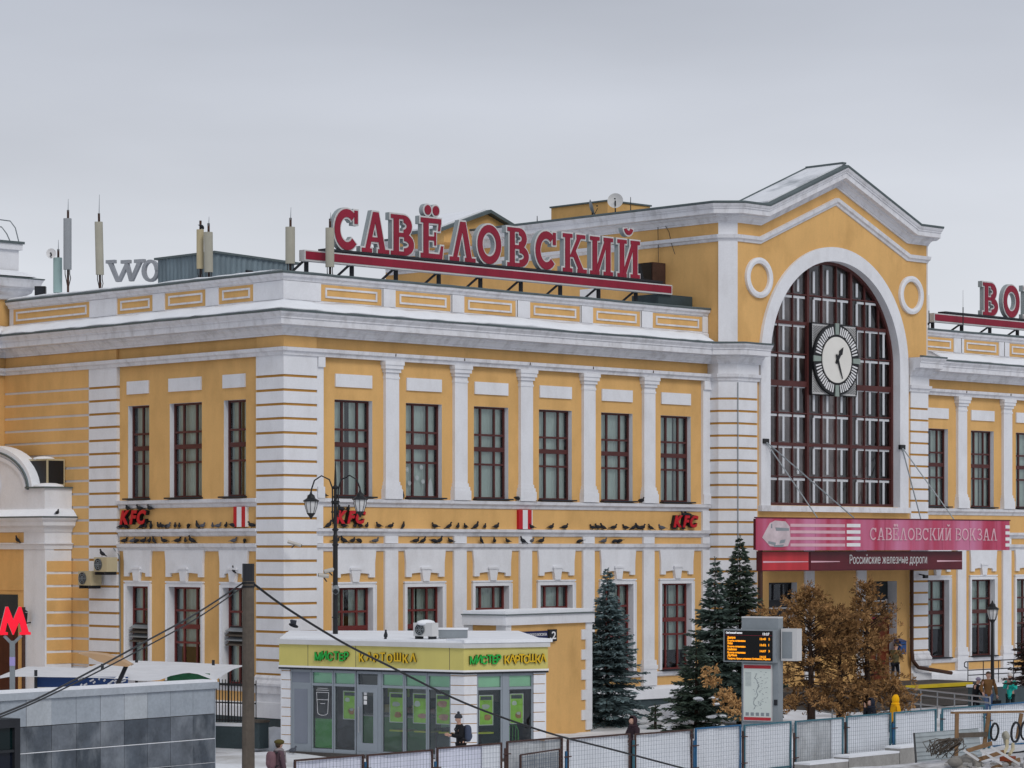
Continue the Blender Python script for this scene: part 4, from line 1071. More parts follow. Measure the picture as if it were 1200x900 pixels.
def disc(r0, r1, y0, y1, n=48):
    m_ = MB()
    for k in range(n):
        a0, a1 = 2 * math.pi * k / n, 2 * math.pi * (k + 1) / n
        pts = [(KX + r1 * math.cos(a0), KZ + r1 * math.sin(a0)), (KX + r1 * math.cos(a1), KZ + r1 * math.sin(a1))]
        pts += [(KX + r0 * math.cos(a1), KZ + r0 * math.sin(a1)), (KX + r0 * math.cos(a0), KZ + r0 * math.sin(a0))] if r0 > 0 else [(KX, KZ)]
        m_.yprism(pts, y0, y1)
    return m_
def polyd(r, y0, y1, n=56): return MB().yprism([(KX + r * math.cos(2 * math.pi * k / n), KZ + r * math.sin(2 * math.pi * k / n)) for k in range(n)], y0, y1)
polyd(1.52, KY - 0.24, KY - 0.11).build('ring', M['black'], ck)
fc = polyd(0.98, KY - 0.27, KY - 0.242).build('face', mat('ivory clock face', 'e2e0da', 0.5, 0.04, 1.0), ck)
M['mark'] = mat('grey green hour block', '8f9c95', 0.5, 0.06, 2)
for k in range(60):
    a_ = math.pi / 2 - 2 * math.pi * k / 60; c, s_ = math.cos(a_), math.sin(a_)
    if k % 15 == 0: r0, r1, w = 1.08, 1.56, 0.10; nm, mm = 'quarter_block', M['mark']
    elif k % 15 in (1, 14): continue
    elif k % 5 == 0: r0, r1, w = 1.12, 1.44, 0.036; nm, mm = 'minute_mark', M['white_paint']
    else: r0, r1, w = 1.08, 1.42, 0.026; nm, mm = 'minute_mark', M['white_paint']
    U2, V2 = (c, s_), (-s_, c)
    pts = [(KX + U2[0] * r + V2[0] * q, KZ + U2[1] * r + V2[1] * q) for r, q in ((r0, -w), (r1, -w * 1.25), (r1, w * 1.25), (r0, w))]
    MB().yprism(pts, KY - 0.27 - (0.02 if k % 15 == 0 else 0), KY - 0.24).build(nm, mm, ck)
def hand(ang, pts, y, nm):
    a_ = math.pi / 2 - math.radians(ang); c, s_ = math.cos(a_), math.sin(a_)
    MB().yprism([(KX + r * c - q * s_, KZ + r * s_ + q * c) for r, q in pts], y - 0.015, y).build(nm, M['black'], ck, solid=True)
hand(35, [(-0.18, -0.05), (0, -0.08), (0.30, -0.07), (0.38, -0.13), (0.68, 0), (0.38, 0.13), (0.30, 0.07), (0, 0.08), (-0.18, 0.05)], KY - 0.29, 'hour_hand')
hand(158, [(-0.25, -0.05), (0, -0.06), (0.86, -0.02), (0.86, 0.02), (0, 0.06), (-0.25, 0.05)], KY - 0.31, 'minute_hand')

# ================================================================== shop signs between the storeys
M['kfc_red'] = mat('bright red sign plastic', (0.52, 0.012, 0.022), 0.4, 0.05, 2, 0.05)
def kfc(o, U, N, w, label):
    o = Vector(o); sg = thing('shop_sign', label, 'sign', o)
    x = 0.0; parts = []
    for ch in 'KFC':
        t1 = text_mb(ch, 0.92, 0.16, shear=0.28, bold=0.055, sx=1.02); parts.append((ch, x, t1[2])); x += t1[2] * 0.93
    k = w / (x + 0.05)
    for ch, xo, tw in parts:
        m_ = MB(); t1 = text_mb(ch, 0.92 * k, 0.16, shear=0.28, bold=0.05 * k, sx=1.0); put_text(m_, t1, o + U * (xo * k) + N * 0.10, U, N)
        lt = m_.build('letter', M['black'], sg)
        m_ = MB(); t1 = text_mb(ch, 0.92 * k, 0.03, shear=0.28, bold=0.042 * k, sx=1.0); put_text(m_, t1, o + U * (xo * k + 0.008) + N * 0.20 + Vector((0, 0, 0.0)), U, N)
        m_.build('letter_face', M['kfc_red'], lt)
    MB().beam(o + N * 0.03 + Vector((0, 0, 0.08)), o + U * w + N * 0.03 + Vector((0, 0, 0.08)), 0.04, 0.05).build('rail', M['black'], sg)
def wallpt_f(px, py): return onY(px, py, 0.0)
def wallpt_s(px, py): return onX(px, py, 0.0)
SU, SN = Vector((0, -1, 0)), Vector((-1, 0, 0))
p0, p1 = wallpt_s(145, 615), wallpt_s(178, 615); kfc((p0.x, p0.y, p0.z + 0.04), SU, SN, abs(p0.y - p1.y) * 0.95, 'red slanted three letter shop sign on the left side wall')
p0, p1 = wallpt_f(389, 614), wallpt_f(426, 614); kfc((p0.x, p0.y, p0.z + 0.04), XU, YN, (p1.x - p0.x) * 0.97, 'red slanted three letter shop sign behind the double street lamp')
p0, p1 = wallpt_f(785, 618), wallpt_f(816, 618); kfc((p0.x, p0.y, p0.z + 0.03), XU, YN, (p1.x - p0.x) * 0.95, 'red slanted three letter shop sign at the right end of the front')
def plaque(o, U, N, w, h, label):
    o = Vector(o); Z = Vector((0, 0, 1)); sg = thing('shop_plaque', label, 'sign', o)
    def slab(m_, u0, u1, v0, v1, d0, d1):
        pts = [(u0, v0), (u1, v0), (u1, v1), (u0, v1)]
        m_.prism(pts, lambda u, v: o + U * u + Z * v + N * d1, lambda u, v: o + U * u + Z * v + N * d0)
    m_ = MB(); slab(m_, 0, w, 0, h, 0.0, 0.12); b_ = m_.build('board', M['kfc_red'], sg)
    m_ = MB(); slab(m_, w * 0.30, w * 0.68, 0, h, 0.122, 0.13); m_.build('white_stripe', M['white_paint'], b_)
    m_ = MB(); slab(m_, w * 1.0, w * 1.06, 0, h, 0.0, 0.125); m_.build('edge', M['white_paint'], b_)
p0, p1 = wallpt_s(276.5, 617.5), wallpt_s(290.5, 617.5); plaque(p0, SU, SN, abs(p0.y - p1.y), 0.73, 'small red and white square plaque near the corner on the left side wall')
p0, p1 = wallpt_f(605.5, 620), wallpt_f(620.5, 620); plaque(p0, XU, YN, p1.x - p0.x, 0.74, 'small red and white square plaque mid way along the front wall')

# ================================================================== entrance canopy
M['can_red'] = mat('faded crimson canopy sheet', (0.47, 0.045, 0.10), 0.5, 0.10, 0.5, 0.15, 0.05)
def soft_bands(m, c2):
    t = m.node_tree; b = t.nodes['Principled BSDF']; l = b.inputs['Base Color'].links[0]; srcs = l.from_socket
    geo = t.nodes.new('ShaderNodeNewGeometry'); mpn = t.nodes.new('ShaderNodeMapping'); mpn.inputs['Scale'].default_value = (0.75, 0.05, 0.06)
    t.links.new(geo.outputs['Position'], mpn.inputs[0]); n = t.nodes.new('ShaderNodeTexNoise'); n.inputs['Scale'].default_value = 1.0; n.inputs['Detail'].default_value = 3.5; t.links.new(mpn.outputs[0], n.inputs[0])
    r = t.nodes.new('ShaderNodeMapRange'); r.inputs[1].default_value = 0.38; r.inputs[2].default_value = 0.62; r.inputs[3].default_value = 0.0; r.inputs[4].default_value = 0.9; t.links.new(n.outputs[0], r.inputs[0])
    mx = t.nodes.new('ShaderNodeMix'); mx.data_type = 'RGBA'; t.links.new(r.outputs[0], mx.inputs[0]); t.links.new(srcs, mx.inputs[6]); mx.inputs[7].default_value = (*c2, 1); t.links.new(mx.outputs[2], b.inputs['Base Color'])
soft_bands(M['can_red'], (0.60, 0.22, 0.37))
M['can_dark'] = mat('dark wine red board', (0.105, 0.008, 0.017), 0.35, 0.10, 1.0, 0.15, 0.03)
M['can_pink'] = mat('sun bleached pink stripe', (0.55, 0.20, 0.34), 0.5, 0.15, 0.5, 0.25, 0.05)
M['can_pale'] = mat('pale pink lettering', (0.68, 0.42, 0.48), 0.5, 0.10, 1.0)
CY0 = -4.0; cz0, cz1 = 6.40, 7.68
cx0, cx1 = onY(886, 607, CY0).x, onY(1183, 612, CY0).x
cn = thing('entrance_canopy', 'long crimson canopy box over the station entrance with pale lettering', 'canopy', (29.5, CY0, cz0))
MB().box(cx0 + 0.02, cx1 - 0.02, CY0 + 0.03, CY0 + 0.16, cz0 + 0.02, cz1 - 0.02).build('front_frame', M['can_dark'], cn)
MB().box(24.5, cx1 - 0.3, CY0 + 0.16, WY - 0.25, cz0 + 0.5, cz0 + 0.75).build('roof_slab', M['can_dark'], cn)
cuts = [886, 955.5, 999.5, 1037, 1070, 1104, 1120, 1136, 1152, 1168, 1183]
for i in range(len(cuts) - 1):                      # front made of butted sheets, some bleached
    xa, xb = onY(cuts[i], 620, CY0).x, onY(cuts[i + 1], 620, CY0).x
    MB().box(xa + 0.006, xb - 0.006, CY0 - 0.003 - 0.004 * (i % 2), CY0 + 0.03, cz0, cz1).build('front_sheet', M['can_red'], cn)
mb = MB(); mb.box(cx0 - 0.05, cx1 + 0.05, CY0 - 0.02, CY0 + 0.06, cz1, cz1 + 0.05); mb.build('top_trim', M['can_dark'], cn)
MB().box(24.5, cx1 - 0.3, CY0 + 0.2, WY - 0.25, cz0 + 0.752, cz0 + 0.85).build('canopy_snow', M['snow'], cn)
for j in range(4):                                   # white speed lines
    z = cz1 - 0.26 - 0.265 * j
    for (a_, b_) in ((926, 990), (992, 1008), (1178, 1183)):
        xa, xb = onY(a_, 620, CY0).x, onY(b_, 620, CY0).x
        MB().box(xa, xb, CY0 - 0.017, CY0 - 0.0105, z - 0.07, z + (0.05 if a_ == 926 else 0.07)).build('white_line', M['can_pale'] if a_ == 926 else M['white_paint'], cn)
def cpoly(pts, y, m_, nm):
    return MB().yprism([(onY(u, v, CY0).x, onY(u, v, CY0).z) for u, v in pts], CY0 - y, CY0 - 0.004).build(nm, m_, cn, solid=True)
eng = cpoly([(893, 630), (897, 622), (902, 613), (908, 610), (920, 611), (925, 617), (926, 632), (923, 640), (912, 641), (902, 640)], 0.02, mat('faded engine print', (0.60, 0.50, 0.53), 0.6, 0.2, 2.0, 0.1), 'engine_picture')
for pts in ([(903, 614), (904.5, 614), (904.5, 619), (903, 619)], [(908, 618), (924, 619), (924, 622), (909, 622)], [(900, 634), (909, 636), (908, 639), (900, 637)], [(914, 633), (920, 632), (919, 636), (913, 637)], [(906, 639), (918, 638), (917, 641), (907, 641)]):
    MB().yprism([(onY(u, v, CY0).x, onY(u, v, CY0).z) for u, v in pts], CY0 - 0.026, CY0 - 0.02).build('engine_mark', M['grey_metal'], eng, solid=True)
def letter_row(text, xa, xb, y, z, size, mt, parent, w=0.085, s=0.05):
    adv = [glyph(c)[1] + 0.13 if c != ' ' else 0.42 for c in text]; k = (xb - xa) / (sum(adv) - 0.13)
    x = xa
    for c, a_ in zip(text, adv):
        if c != ' ': letter_mb(c, (x, y, z), XU, YN, size, 0.0, 0.0, 0.02, k / size, w, s).build('letter', mt, parent)
        x += a_ * k
letter_row('САВЁЛОВСКИЙ ВОКЗАЛ', onY(1019, 625, CY0).x, onY(1168, 630, CY0).x, CY0 - 0.011, cz0 + 0.42, 0.52, M['can_pale'], cn, 0.12, 0.07)
# board hung below
LYb = -3.75; l0, l1 = onY(893, 650, LYb).x, onY(1128, 660, LYb).x; ls = onY(948.5, 655, LYb).x
lb = thing('railway_board', 'narrow dark wine red board with white text hanging below the canopy', 'sign', (29, LYb, 5.56))
MB().box(l0, l1, LYb + 0.02, LYb + 0.3, 5.56, 6.36).build('board', M['can_dark'], lb)
M['bright_red'] = mat('bright red sheet', (0.50, 0.035, 0.045), 0.45, 0.08, 0.8, 0.15)
MB().box(l0 + 0.03, ls - 0.06, LYb - 0.002, LYb + 0.02, 5.60, 6.33).build('red_panel', M['bright_red'], lb)
MB().box(ls + 0.06, l1 - 0.03, LYb - 0.004, LYb + 0.02, 5.60, 6.33).build('wine_panel', M['can_dark'], lb)
for a_, b_, zz in ((l0 + 0.05, ls - 0.08, 5.93), (ls + 0.1, onY(984, 655, LYb).x, 5.93), (onY(1098, 655, LYb).x, l1 - 0.05, 5.93)):
    MB().yprism([(a_, zz - 0.03), (b_, zz - 0.01), (b_, zz + 0.02), (a_, zz + 0.04)], LYb - 0.010, LYb - 0.004).build('white_streak', M['can_pale'], lb)
m_ = MB(); t1 = text_mb('Российские железные дороги', 0.52, 0.012); a_, b_ = onY(995.5, 656, LYb).x, onY(1086, 656, LYb).x
put_text(m_, t1, (a_, LYb - 0.012, 5.84), XU, YN, fit=b_ - a_); m_.build('lettering', M['sign_edge'], lb, kind='stuff')
# steel post under the left end, stay cables
for px, nm in ((891, 'steel post under the left end of the canopy'),):
    x = onY(px, 700, -3.6).x
    MB().box(x - 0.07, x + 0.07, -3.67, -3.53, 0.0, 6.4).build('canopy_post', M['rust'], label='thin brown ' + nm, cat='post', org=(x, -3.6, 0))
A1, A2 = onY(897, 517, WY - 0.15), onY(1057, 524, WY - 0.15)
for A, ends in ((A1, (958, 1001)), (A2, (1079, 1118))):
    MB().cbox(A, 0.35, 0.12, 0.2).build('anchor', M['black'], cn)
    for px in ends: MB().tube([A, (onY(px, 607, CY0 + 0.4).x, CY0 + 0.4, cz1 + 0.05)], 0.028, 5).build('stay_cable', M['grey_metal'], cn)
# brown drain pipe, letter box, camera on the right pier
x = onY(1067.5, 700, WY - 0.2).x; y = WY - 0.25
pts = [(x, y, 5.7), (x, y, 2.0), (x + 0.05, y - 0.02, 1.55), (x + 0.35, y - 0.08, 1.25), (x + 2.4, y - 0.35, 0.95)]
MB().tube(pts, 0.085, 7).build('drain_pipe', M['rust'], label='brown drain pipe bending outward at the foot of the right pier', cat='pipe', org=(x, y, 0.95))
lbx = onY(1058, 757, WY - 0.3); o = thing('letter_box', 'blue metal letter box on the yellow wall beside the entrance door', 'letter box', (lbx.x, WY - 0.3, 2.4))
M['blue'] = mat('blue enamel', '1d4a86', 0.4, 0.06, 2)
MB().box(lbx.x - 0.2, lbx.x + 0.2, WY - 0.34, WY, lbx.z - 0.35, lbx.z + 0.2).build('body', M['blue'], o)
MB().prism([(WY - 0.38, lbx.z + 0.2), (WY, lbx.z + 0.2), (WY, lbx.z + 0.32)], lambda u, v: (lbx.x - 0.23, u, v), lambda u, v: (lbx.x + 0.23, u, v)).build('lid', M['blue'], o, solid=True)
MB().box(lbx.x - 0.14, lbx.x + 0.14, WY - 0.347, WY - 0.34, lbx.z + 0.05, lbx.z + 0.09).build('slot', M['black'], o)
# platform, yellow edge, steps
M['asph'] = mat('dark wet paving', '4c4845', 0.7, 0.18, 0.6, 0, 0.12, 0.2, 8)
M['yellow_line'] = mat('yellow safety paint', (0.62, 0.46, 0.02), 0.6, 0.10, 2.0)
px0, px1 = 22.9, 36.2
pf = MB().box(px0, px1, -4.2, WY, -0.1, 0.68).build('entrance_platform', M['asph'], kind='structure')
yl = MB().box(onY(1055, 805, -4.2).x, onY(1137, 800, -4.2).x, -4.33, -4.0, 0.56, 0.70).build('yellow_step_edge', M['yellow_line'], kind='structure')
for k in range(3):
    MB().box(px0 + 1, px1, -4.31 - 0.45 * (k + 1), -4.31 - 0.45 * k + 0.1 * (k == 0), -0.1, 0.52 - 0.17 * k).build('step', M['asph'], kind='structure')
MB().box(36.3, 54, -4.4, -0.3, -0.1, 0.42).build('ramp_slab', M['asph'], kind='structure')
MB().box(36.3, 54, -4.35, -0.32, 0.42, 0.50).build('ramp_snow', M['snow'], kind='structure')
# tubular railings
M['steel'] = mat('galvanised rail', 'a7a9ab', 0.4, 0.08, 2, metal=0.5)
def railing(a, b, n, h, label, mt, rails=(1.0, 0.55), r=0.022, hook=False, zb=0.0):
    a, b = Vector(a), Vector(b); o = thing('railing', label, 'railing', a)
    for k in range(n):
        p = a + (b - a) * (k / (n - 1)); MB().tube([p, p + Vector((0, 0, h))], r, 5).build('post', mt, o)
    for f in rails:
        pts = [a + Vector((0, 0, h * f)), b + Vector((0, 0, h * f))]
        if hook and f == 1.0: d = (b - a).normalized() * 0.25; pts = [a - d * 0.3 + Vector((0, 0, h * 0.72)), a - d + Vector((0, 0, h * 0.8)), a - d + Vector((0, 0, h * 0.95)), a - d * 0.6 + Vector((0, 0, h))] + pts[1:]
        MB().tube(pts, r * 1.15, 6).build('rail', mt, o)
    return o
railing((36.9, -2.6, 0.48), (46, -2.6, 0.48), 9, 1.0, 'grey tubular railing along the ramp, nearest the right pier', M['dark_metal'], (1.0, 0.62, 0.4), hook=True)
railing((41.3, -3.9, 0.48), (54, -3.9, 0.48), 9, 0.95, 'outer grey ramp railing right of the street lamp', M['dark_metal'], (1.0, 0.65, 0.35))
ra, rb = P(1060, 832, 110), P(1160, 833, 103)
railing((ra.x, ra.y, 0.0), (rb.x, rb.y, 0.0), 6, 1.02, 'pale steel handrail beside the steps, behind the fence', M['steel'], (1.0, 0.8, 0.45), 0.028)
ra2, rb2 = P(955, 818, 106), P(1040, 826, 99)
railing((ra2.x, ra2.y, 0.0), (rb2.x, rb2.y, 0.0), 5, 0.75, 'low pale steel handrail behind the brown thujas', M['steel'], (1.0, 0.5), 0.028)
# dark stone planter wall behind the pedestrians on the right
pw = P(1180, 815, 111); MB().box(pw.x - 1.2, pw.x + 14, pw.y + 0.4, pw.y + 1.0, -0.1, 1.0).build('planter_wall', M['basement'], label='dark low planter wall behind the pedestrians at right', cat='wall', org=(pw.x, pw.y, 0))
MB().box(pw.x - 1.25, pw.x + 14, pw.y + 0.35, pw.y + 1.05, 1.002, 1.10).build('snow_cap', M['snow'], kind='structure')

# ================================================================== yellow pavilion behind the kiosk
pa, pb_ = Vector((8.85, -6.59, 0)), Vector((6.05, -7.13, 0))
PU = (pa - pb_).normalized(); PN = Vector((PU.y, -PU.x, 0)); PIN = -PN
def hit(px, A, U):                                   # parameter along A+U*t seen in column px
    r = ray(px); d = Vector((r[0], r[1])); # cam + d*s = A + U*t
    det = d.x * (-U.y) + U.x * d.y
    bx, by = A.x - CX, A.y - CY
    s = (bx * (-U.y) + U.x * by) / det; t = (d.x * by - d.y * bx) / det
    return t
pl0 = pa + PU * hit(592.5, pa, PU); PW = (pa - pl0).length
pav = thing('yellow_pavilion', 'small flat roofed yellow pavilion with white quoins behind the kiosk', 'building', (pl0.x, pl0.y, 0))
def pbox(m_, u0, u1, n0, n1, z0, z1):                # along the face, outward depth
    pts = [(u0, n0), (u1, n0), (u1, n1), (u0, n1)]
    f = lambda z: (lambda u, v: tuple(pl0 + PU * u + PN * v + Vector((0, 0, z))))
    m_.prism(pts, f(z0), f(z1)); return m_
PZ = 3.82; PD = 1.75
pbox(MB(), 0, PW, -PD, 0, -0.2, PZ).build('wall', M['yellow'], pav, solid=True)
pbox(MB(), -0.16, PW + 0.1, -PD, 0.12, PZ, PZ + 0.34).build('cornice', M['white'], pav, solid=True)
pbox(MB(), -0.22, PW + 0.16, -PD, 0.18, PZ + 0.342, PZ + 0.38).build('roof_edge', M['metal_edge'], pav, solid=True)
pbox(MB(), -0.1, PW + 0.04, -PD, 0.06, PZ + 0.382, PZ + 0.50).build('roof_snow', M['snow'], pav, solid=True)
z = -0.05; k = 0
while z < PZ - 0.1:
    zt = min(z + 0.36, PZ - 0.002)
    w = 0.34 if k % 2 == 0 else 0.62
    pbox(MB(), PW - w, PW + 0.05, -w * 0.5, 0.05, z, zt).build('quoin', M['white'], pav, solid=True)
    if z > 2.4:
        pbox(MB(), -0.05, w * 0.8, -0.2, 0.05, z, zt).build('quoin', M['white'], pav, solid=True)
        pbox(MB(), -0.05, 0.2, -0.2 - w * 0.5, -0.201, z, zt).build('quoin', M['white'], pav, solid=True)
        pbox(MB(), -0.05, 0.2, -PD, -PD + 0.2 + w * 0.5, z, zt).build('quoin', M['white'], pav, solid=True)
    z = zt + 0.002; k += 1
s0 = hit(606.5, pl0, PU); s1 = hit(641, pl0, PU); s2 = hit(650, pl0, PU)
M['navy'] = mat('navy enamel plate', '1c2450', 0.4, 0.05, 2)
adr = thing('address_plate', 'navy street name plate with white lettering on the yellow pavilion', 'sign', tuple(pl0 + PU * s0 + Vector((0, 0, 3.2))))
zA = 3.22
pbox(MB(), s0, s1 - 0.03, 0.0, 0.05, zA, zA + 0.36).build('plate', M['navy'], adr, solid=True)
m_ = MB(); t1 = text_mb('САВЁЛОВСКОГО ВОКЗАЛА', 0.13, 0.01); put_text(m_, t1, pl0 + PU * (s0 + 0.05) + PN * 0.055 + Vector((0, 0, zA + 0.19)), PU, PN, fit=s1 - s0 - 0.14)
t1 = text_mb('площадь', 0.10, 0.01); put_text(m_, t1, pl0 + PU * (s0 + (s1 - s0) * 0.36) + PN * 0.055 + Vector((0, 0, zA + 0.07)), PU, PN, fit=(s1 - s0) * 0.32)
m_.build('lettering', M['white_paint'], adr, kind='stuff')
num = thing('house_number', 'dark square plate with white digit beside the street name plate', 'sign', tuple(pl0 + PU * s1 + Vector((0, 0, 3.2))))
pbox(MB(), s1 + 0.02, s2, 0.0, 0.10, zA - 0.02, zA + 0.40).build('plate', M['dark_metal'], num, solid=True)
m_ = MB(); t1 = text_mb(',2', 0.38, 0.012, bold=0.006); put_text(m_, t1, pl0 + PU * (s1 + 0.03) + PN * 0.106 + Vector((0, 0, zA + 0.06)), PU, PN, fit=(s2 - s1) * 0.8); m_.build('lettering', M['white_paint'], num)

# ================================================================== snack kiosk
KA, KB, KC = G(329, 89.3), G(543.6, 85.4), G(640, 86.6)
KD, KE = Vector((3.6, -8.2, 0)), Vector((-1.9, -2.6, 0))
kio = thing('snack_kiosk', 'single storey snack kiosk with lime fascia and glass shopfront', 'kiosk', (KB.x, KB.y, 0))
def seg(A, B): 
    U = (B - A).normalized(); N = Vector((U.y, -U.x, 0)); return U, N, (B - A).length
U1, N1, L1 = seg(KA, KB); U2, N2, L2 = seg(KB, KC)
def kbox(m_, A, U, N, u0, u1, n0, n1, z0, z1):
    pts = [(u0, n0), (u1, n0), (u1, n1), (u0, n1)]
    f = lambda z: (lambda u, v: tuple(A + U * u + N * v + Vector((0, 0, z))))
    return m_.prism(pts, f(z0), f(z1))
M['lime'] = mat('lime yellow fascia sheet', (0.62, 0.545, 0.165), 0.55, 0.05, 0.6, 0.05)
foot = [(p.x, p.y) for p in (KA, KB, KC, KD, KE)]
def grow(poly, g):
    n = len(poly); o = []
    for i in range(n):
        (x0_, y0_), (x1_, y1_), (x2_, y2_) = poly[i - 1], poly[i], poly[(i + 1) % n]
        def nr(ax, ay, bx, by): l = math.hypot(bx - ax, by - ay); return (by - ay) / l, -(bx - ax) / l
        n1, n2 = nr(x0_, y0_, x1_, y1_), nr(x1_, y1_, x2_, y2_); k = max(0.4, 1 + n1[0] * n2[0] + n1[1] * n2[1])
        o.append((x1_ + (n1[0] + n2[0]) / k * g, y1_ + (n1[1] + n2[1]) / k * g))
    return o
MB().zprism(grow(foot, 0.05), 2.78, 3.45).build('fascia', M['lime'], kio)
MB().zprism(grow(foot, 0.08), 2.72, 2.78).build('fascia_trim', M['white_paint'], kio)
MB().zprism(grow(foot, 0.07), 2.66, 2.718).build('fascia_shadow_gap', M['dark_metal'], kio)
MB().zprism(grow(foot, 0.12), 3.452, 3.60).build('roof_parapet', M['sign_edge'], kio)
MB().zprism(grow(foot, 0.02), 3.601, 3.65).build('roof_snow', M['snow'], kio)
m_ = MB(); kbox(m_, KB, U2, N2, -0.05, L2 + 0.15, -1.2, 0.15, 3.602, 3.71); m_.build('corner_snow', M['snow'], kio, solid=True)
for A, U, N, L, seams in ((KA, U1, N1, L1, (362, 418, 528)), (KB, U2, N2, L2, ())):
    for px in seams:
        t = hit(px, A, U); m_ = MB(); kbox(m_, A, U, N, t - 0.008, t + 0.008, 0.05, 0.054, 2.78, 3.45); m_.build('fascia_joint', M['wood_grey'], kio, solid=True)
MB().zprism(foot, -0.2, 0.06).build('floor', M['asph'], kio)
# rear and hidden side walls
for A, B in ((KC, KD), (KD, KE), (KE, KA)):
    U, N, L = seg(A, B); m_ = MB(); kbox(m_, A, U, N, 0.0, L, -0.2, 0, 0.0, 2.66); m_.build('wall', M['white'], kio, solid=True)
# striped white piers
def kpier(A, U, N, u0, u1):
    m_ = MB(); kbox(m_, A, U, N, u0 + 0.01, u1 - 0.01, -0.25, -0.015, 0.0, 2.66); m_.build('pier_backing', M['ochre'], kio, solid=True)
    z = 0.0
    while z < 2.62:
        m_ = MB(); kbox(m_, A, U, N, u0, u1, -0.24, 0.0, z + 0.006, min(2.66, z + 0.272)); m_.build('pier_block', M['white'], kio, solid=True); z += 0.29
t_ = lambda px: hit(px, KA, U1)
r_ = lambda px: hit(px, KB, U2)
kpier(KA, U1, N1, 0.0, t_(339.5)); kpier(KA, U1, N1, t_(528), L1 - 0.005)
kpier(KB, U2, N2, 0.005, r_(559)); kpier(KB, U2, N2, r_(625.5), L2)
M['alu'] = mat('grey aluminium', '939ba3', 0.45, 0.05, 1.5, metal=0.25)
M['door_grey'] = mat('grey painted door', '7d838f', 0.5, 0.06, 1.0, 0.08)
M['blind'] = mat('pale green blind', (0.46, 0.78, 0.54), 0.8, 0.06, 1.5)
M['lime_green'] = mat('bright green panel', (0.06, 0.38, 0.05), 0.5, 0.08, 1.5)
M['poster'] = mat('lime green poster print', (0.40, 0.72, 0.07), 0.5, 0.2, 2.5)
M['food'] = mat('bread and meat print', (0.50, 0.22, 0.10), 0.6, 0.35, 6.0)
M['pinkprint'] = mat('pink print', (0.62, 0.30, 0.26), 0.6, 0.25, 6.0)
ZT = 2.20; ZB = 0.16
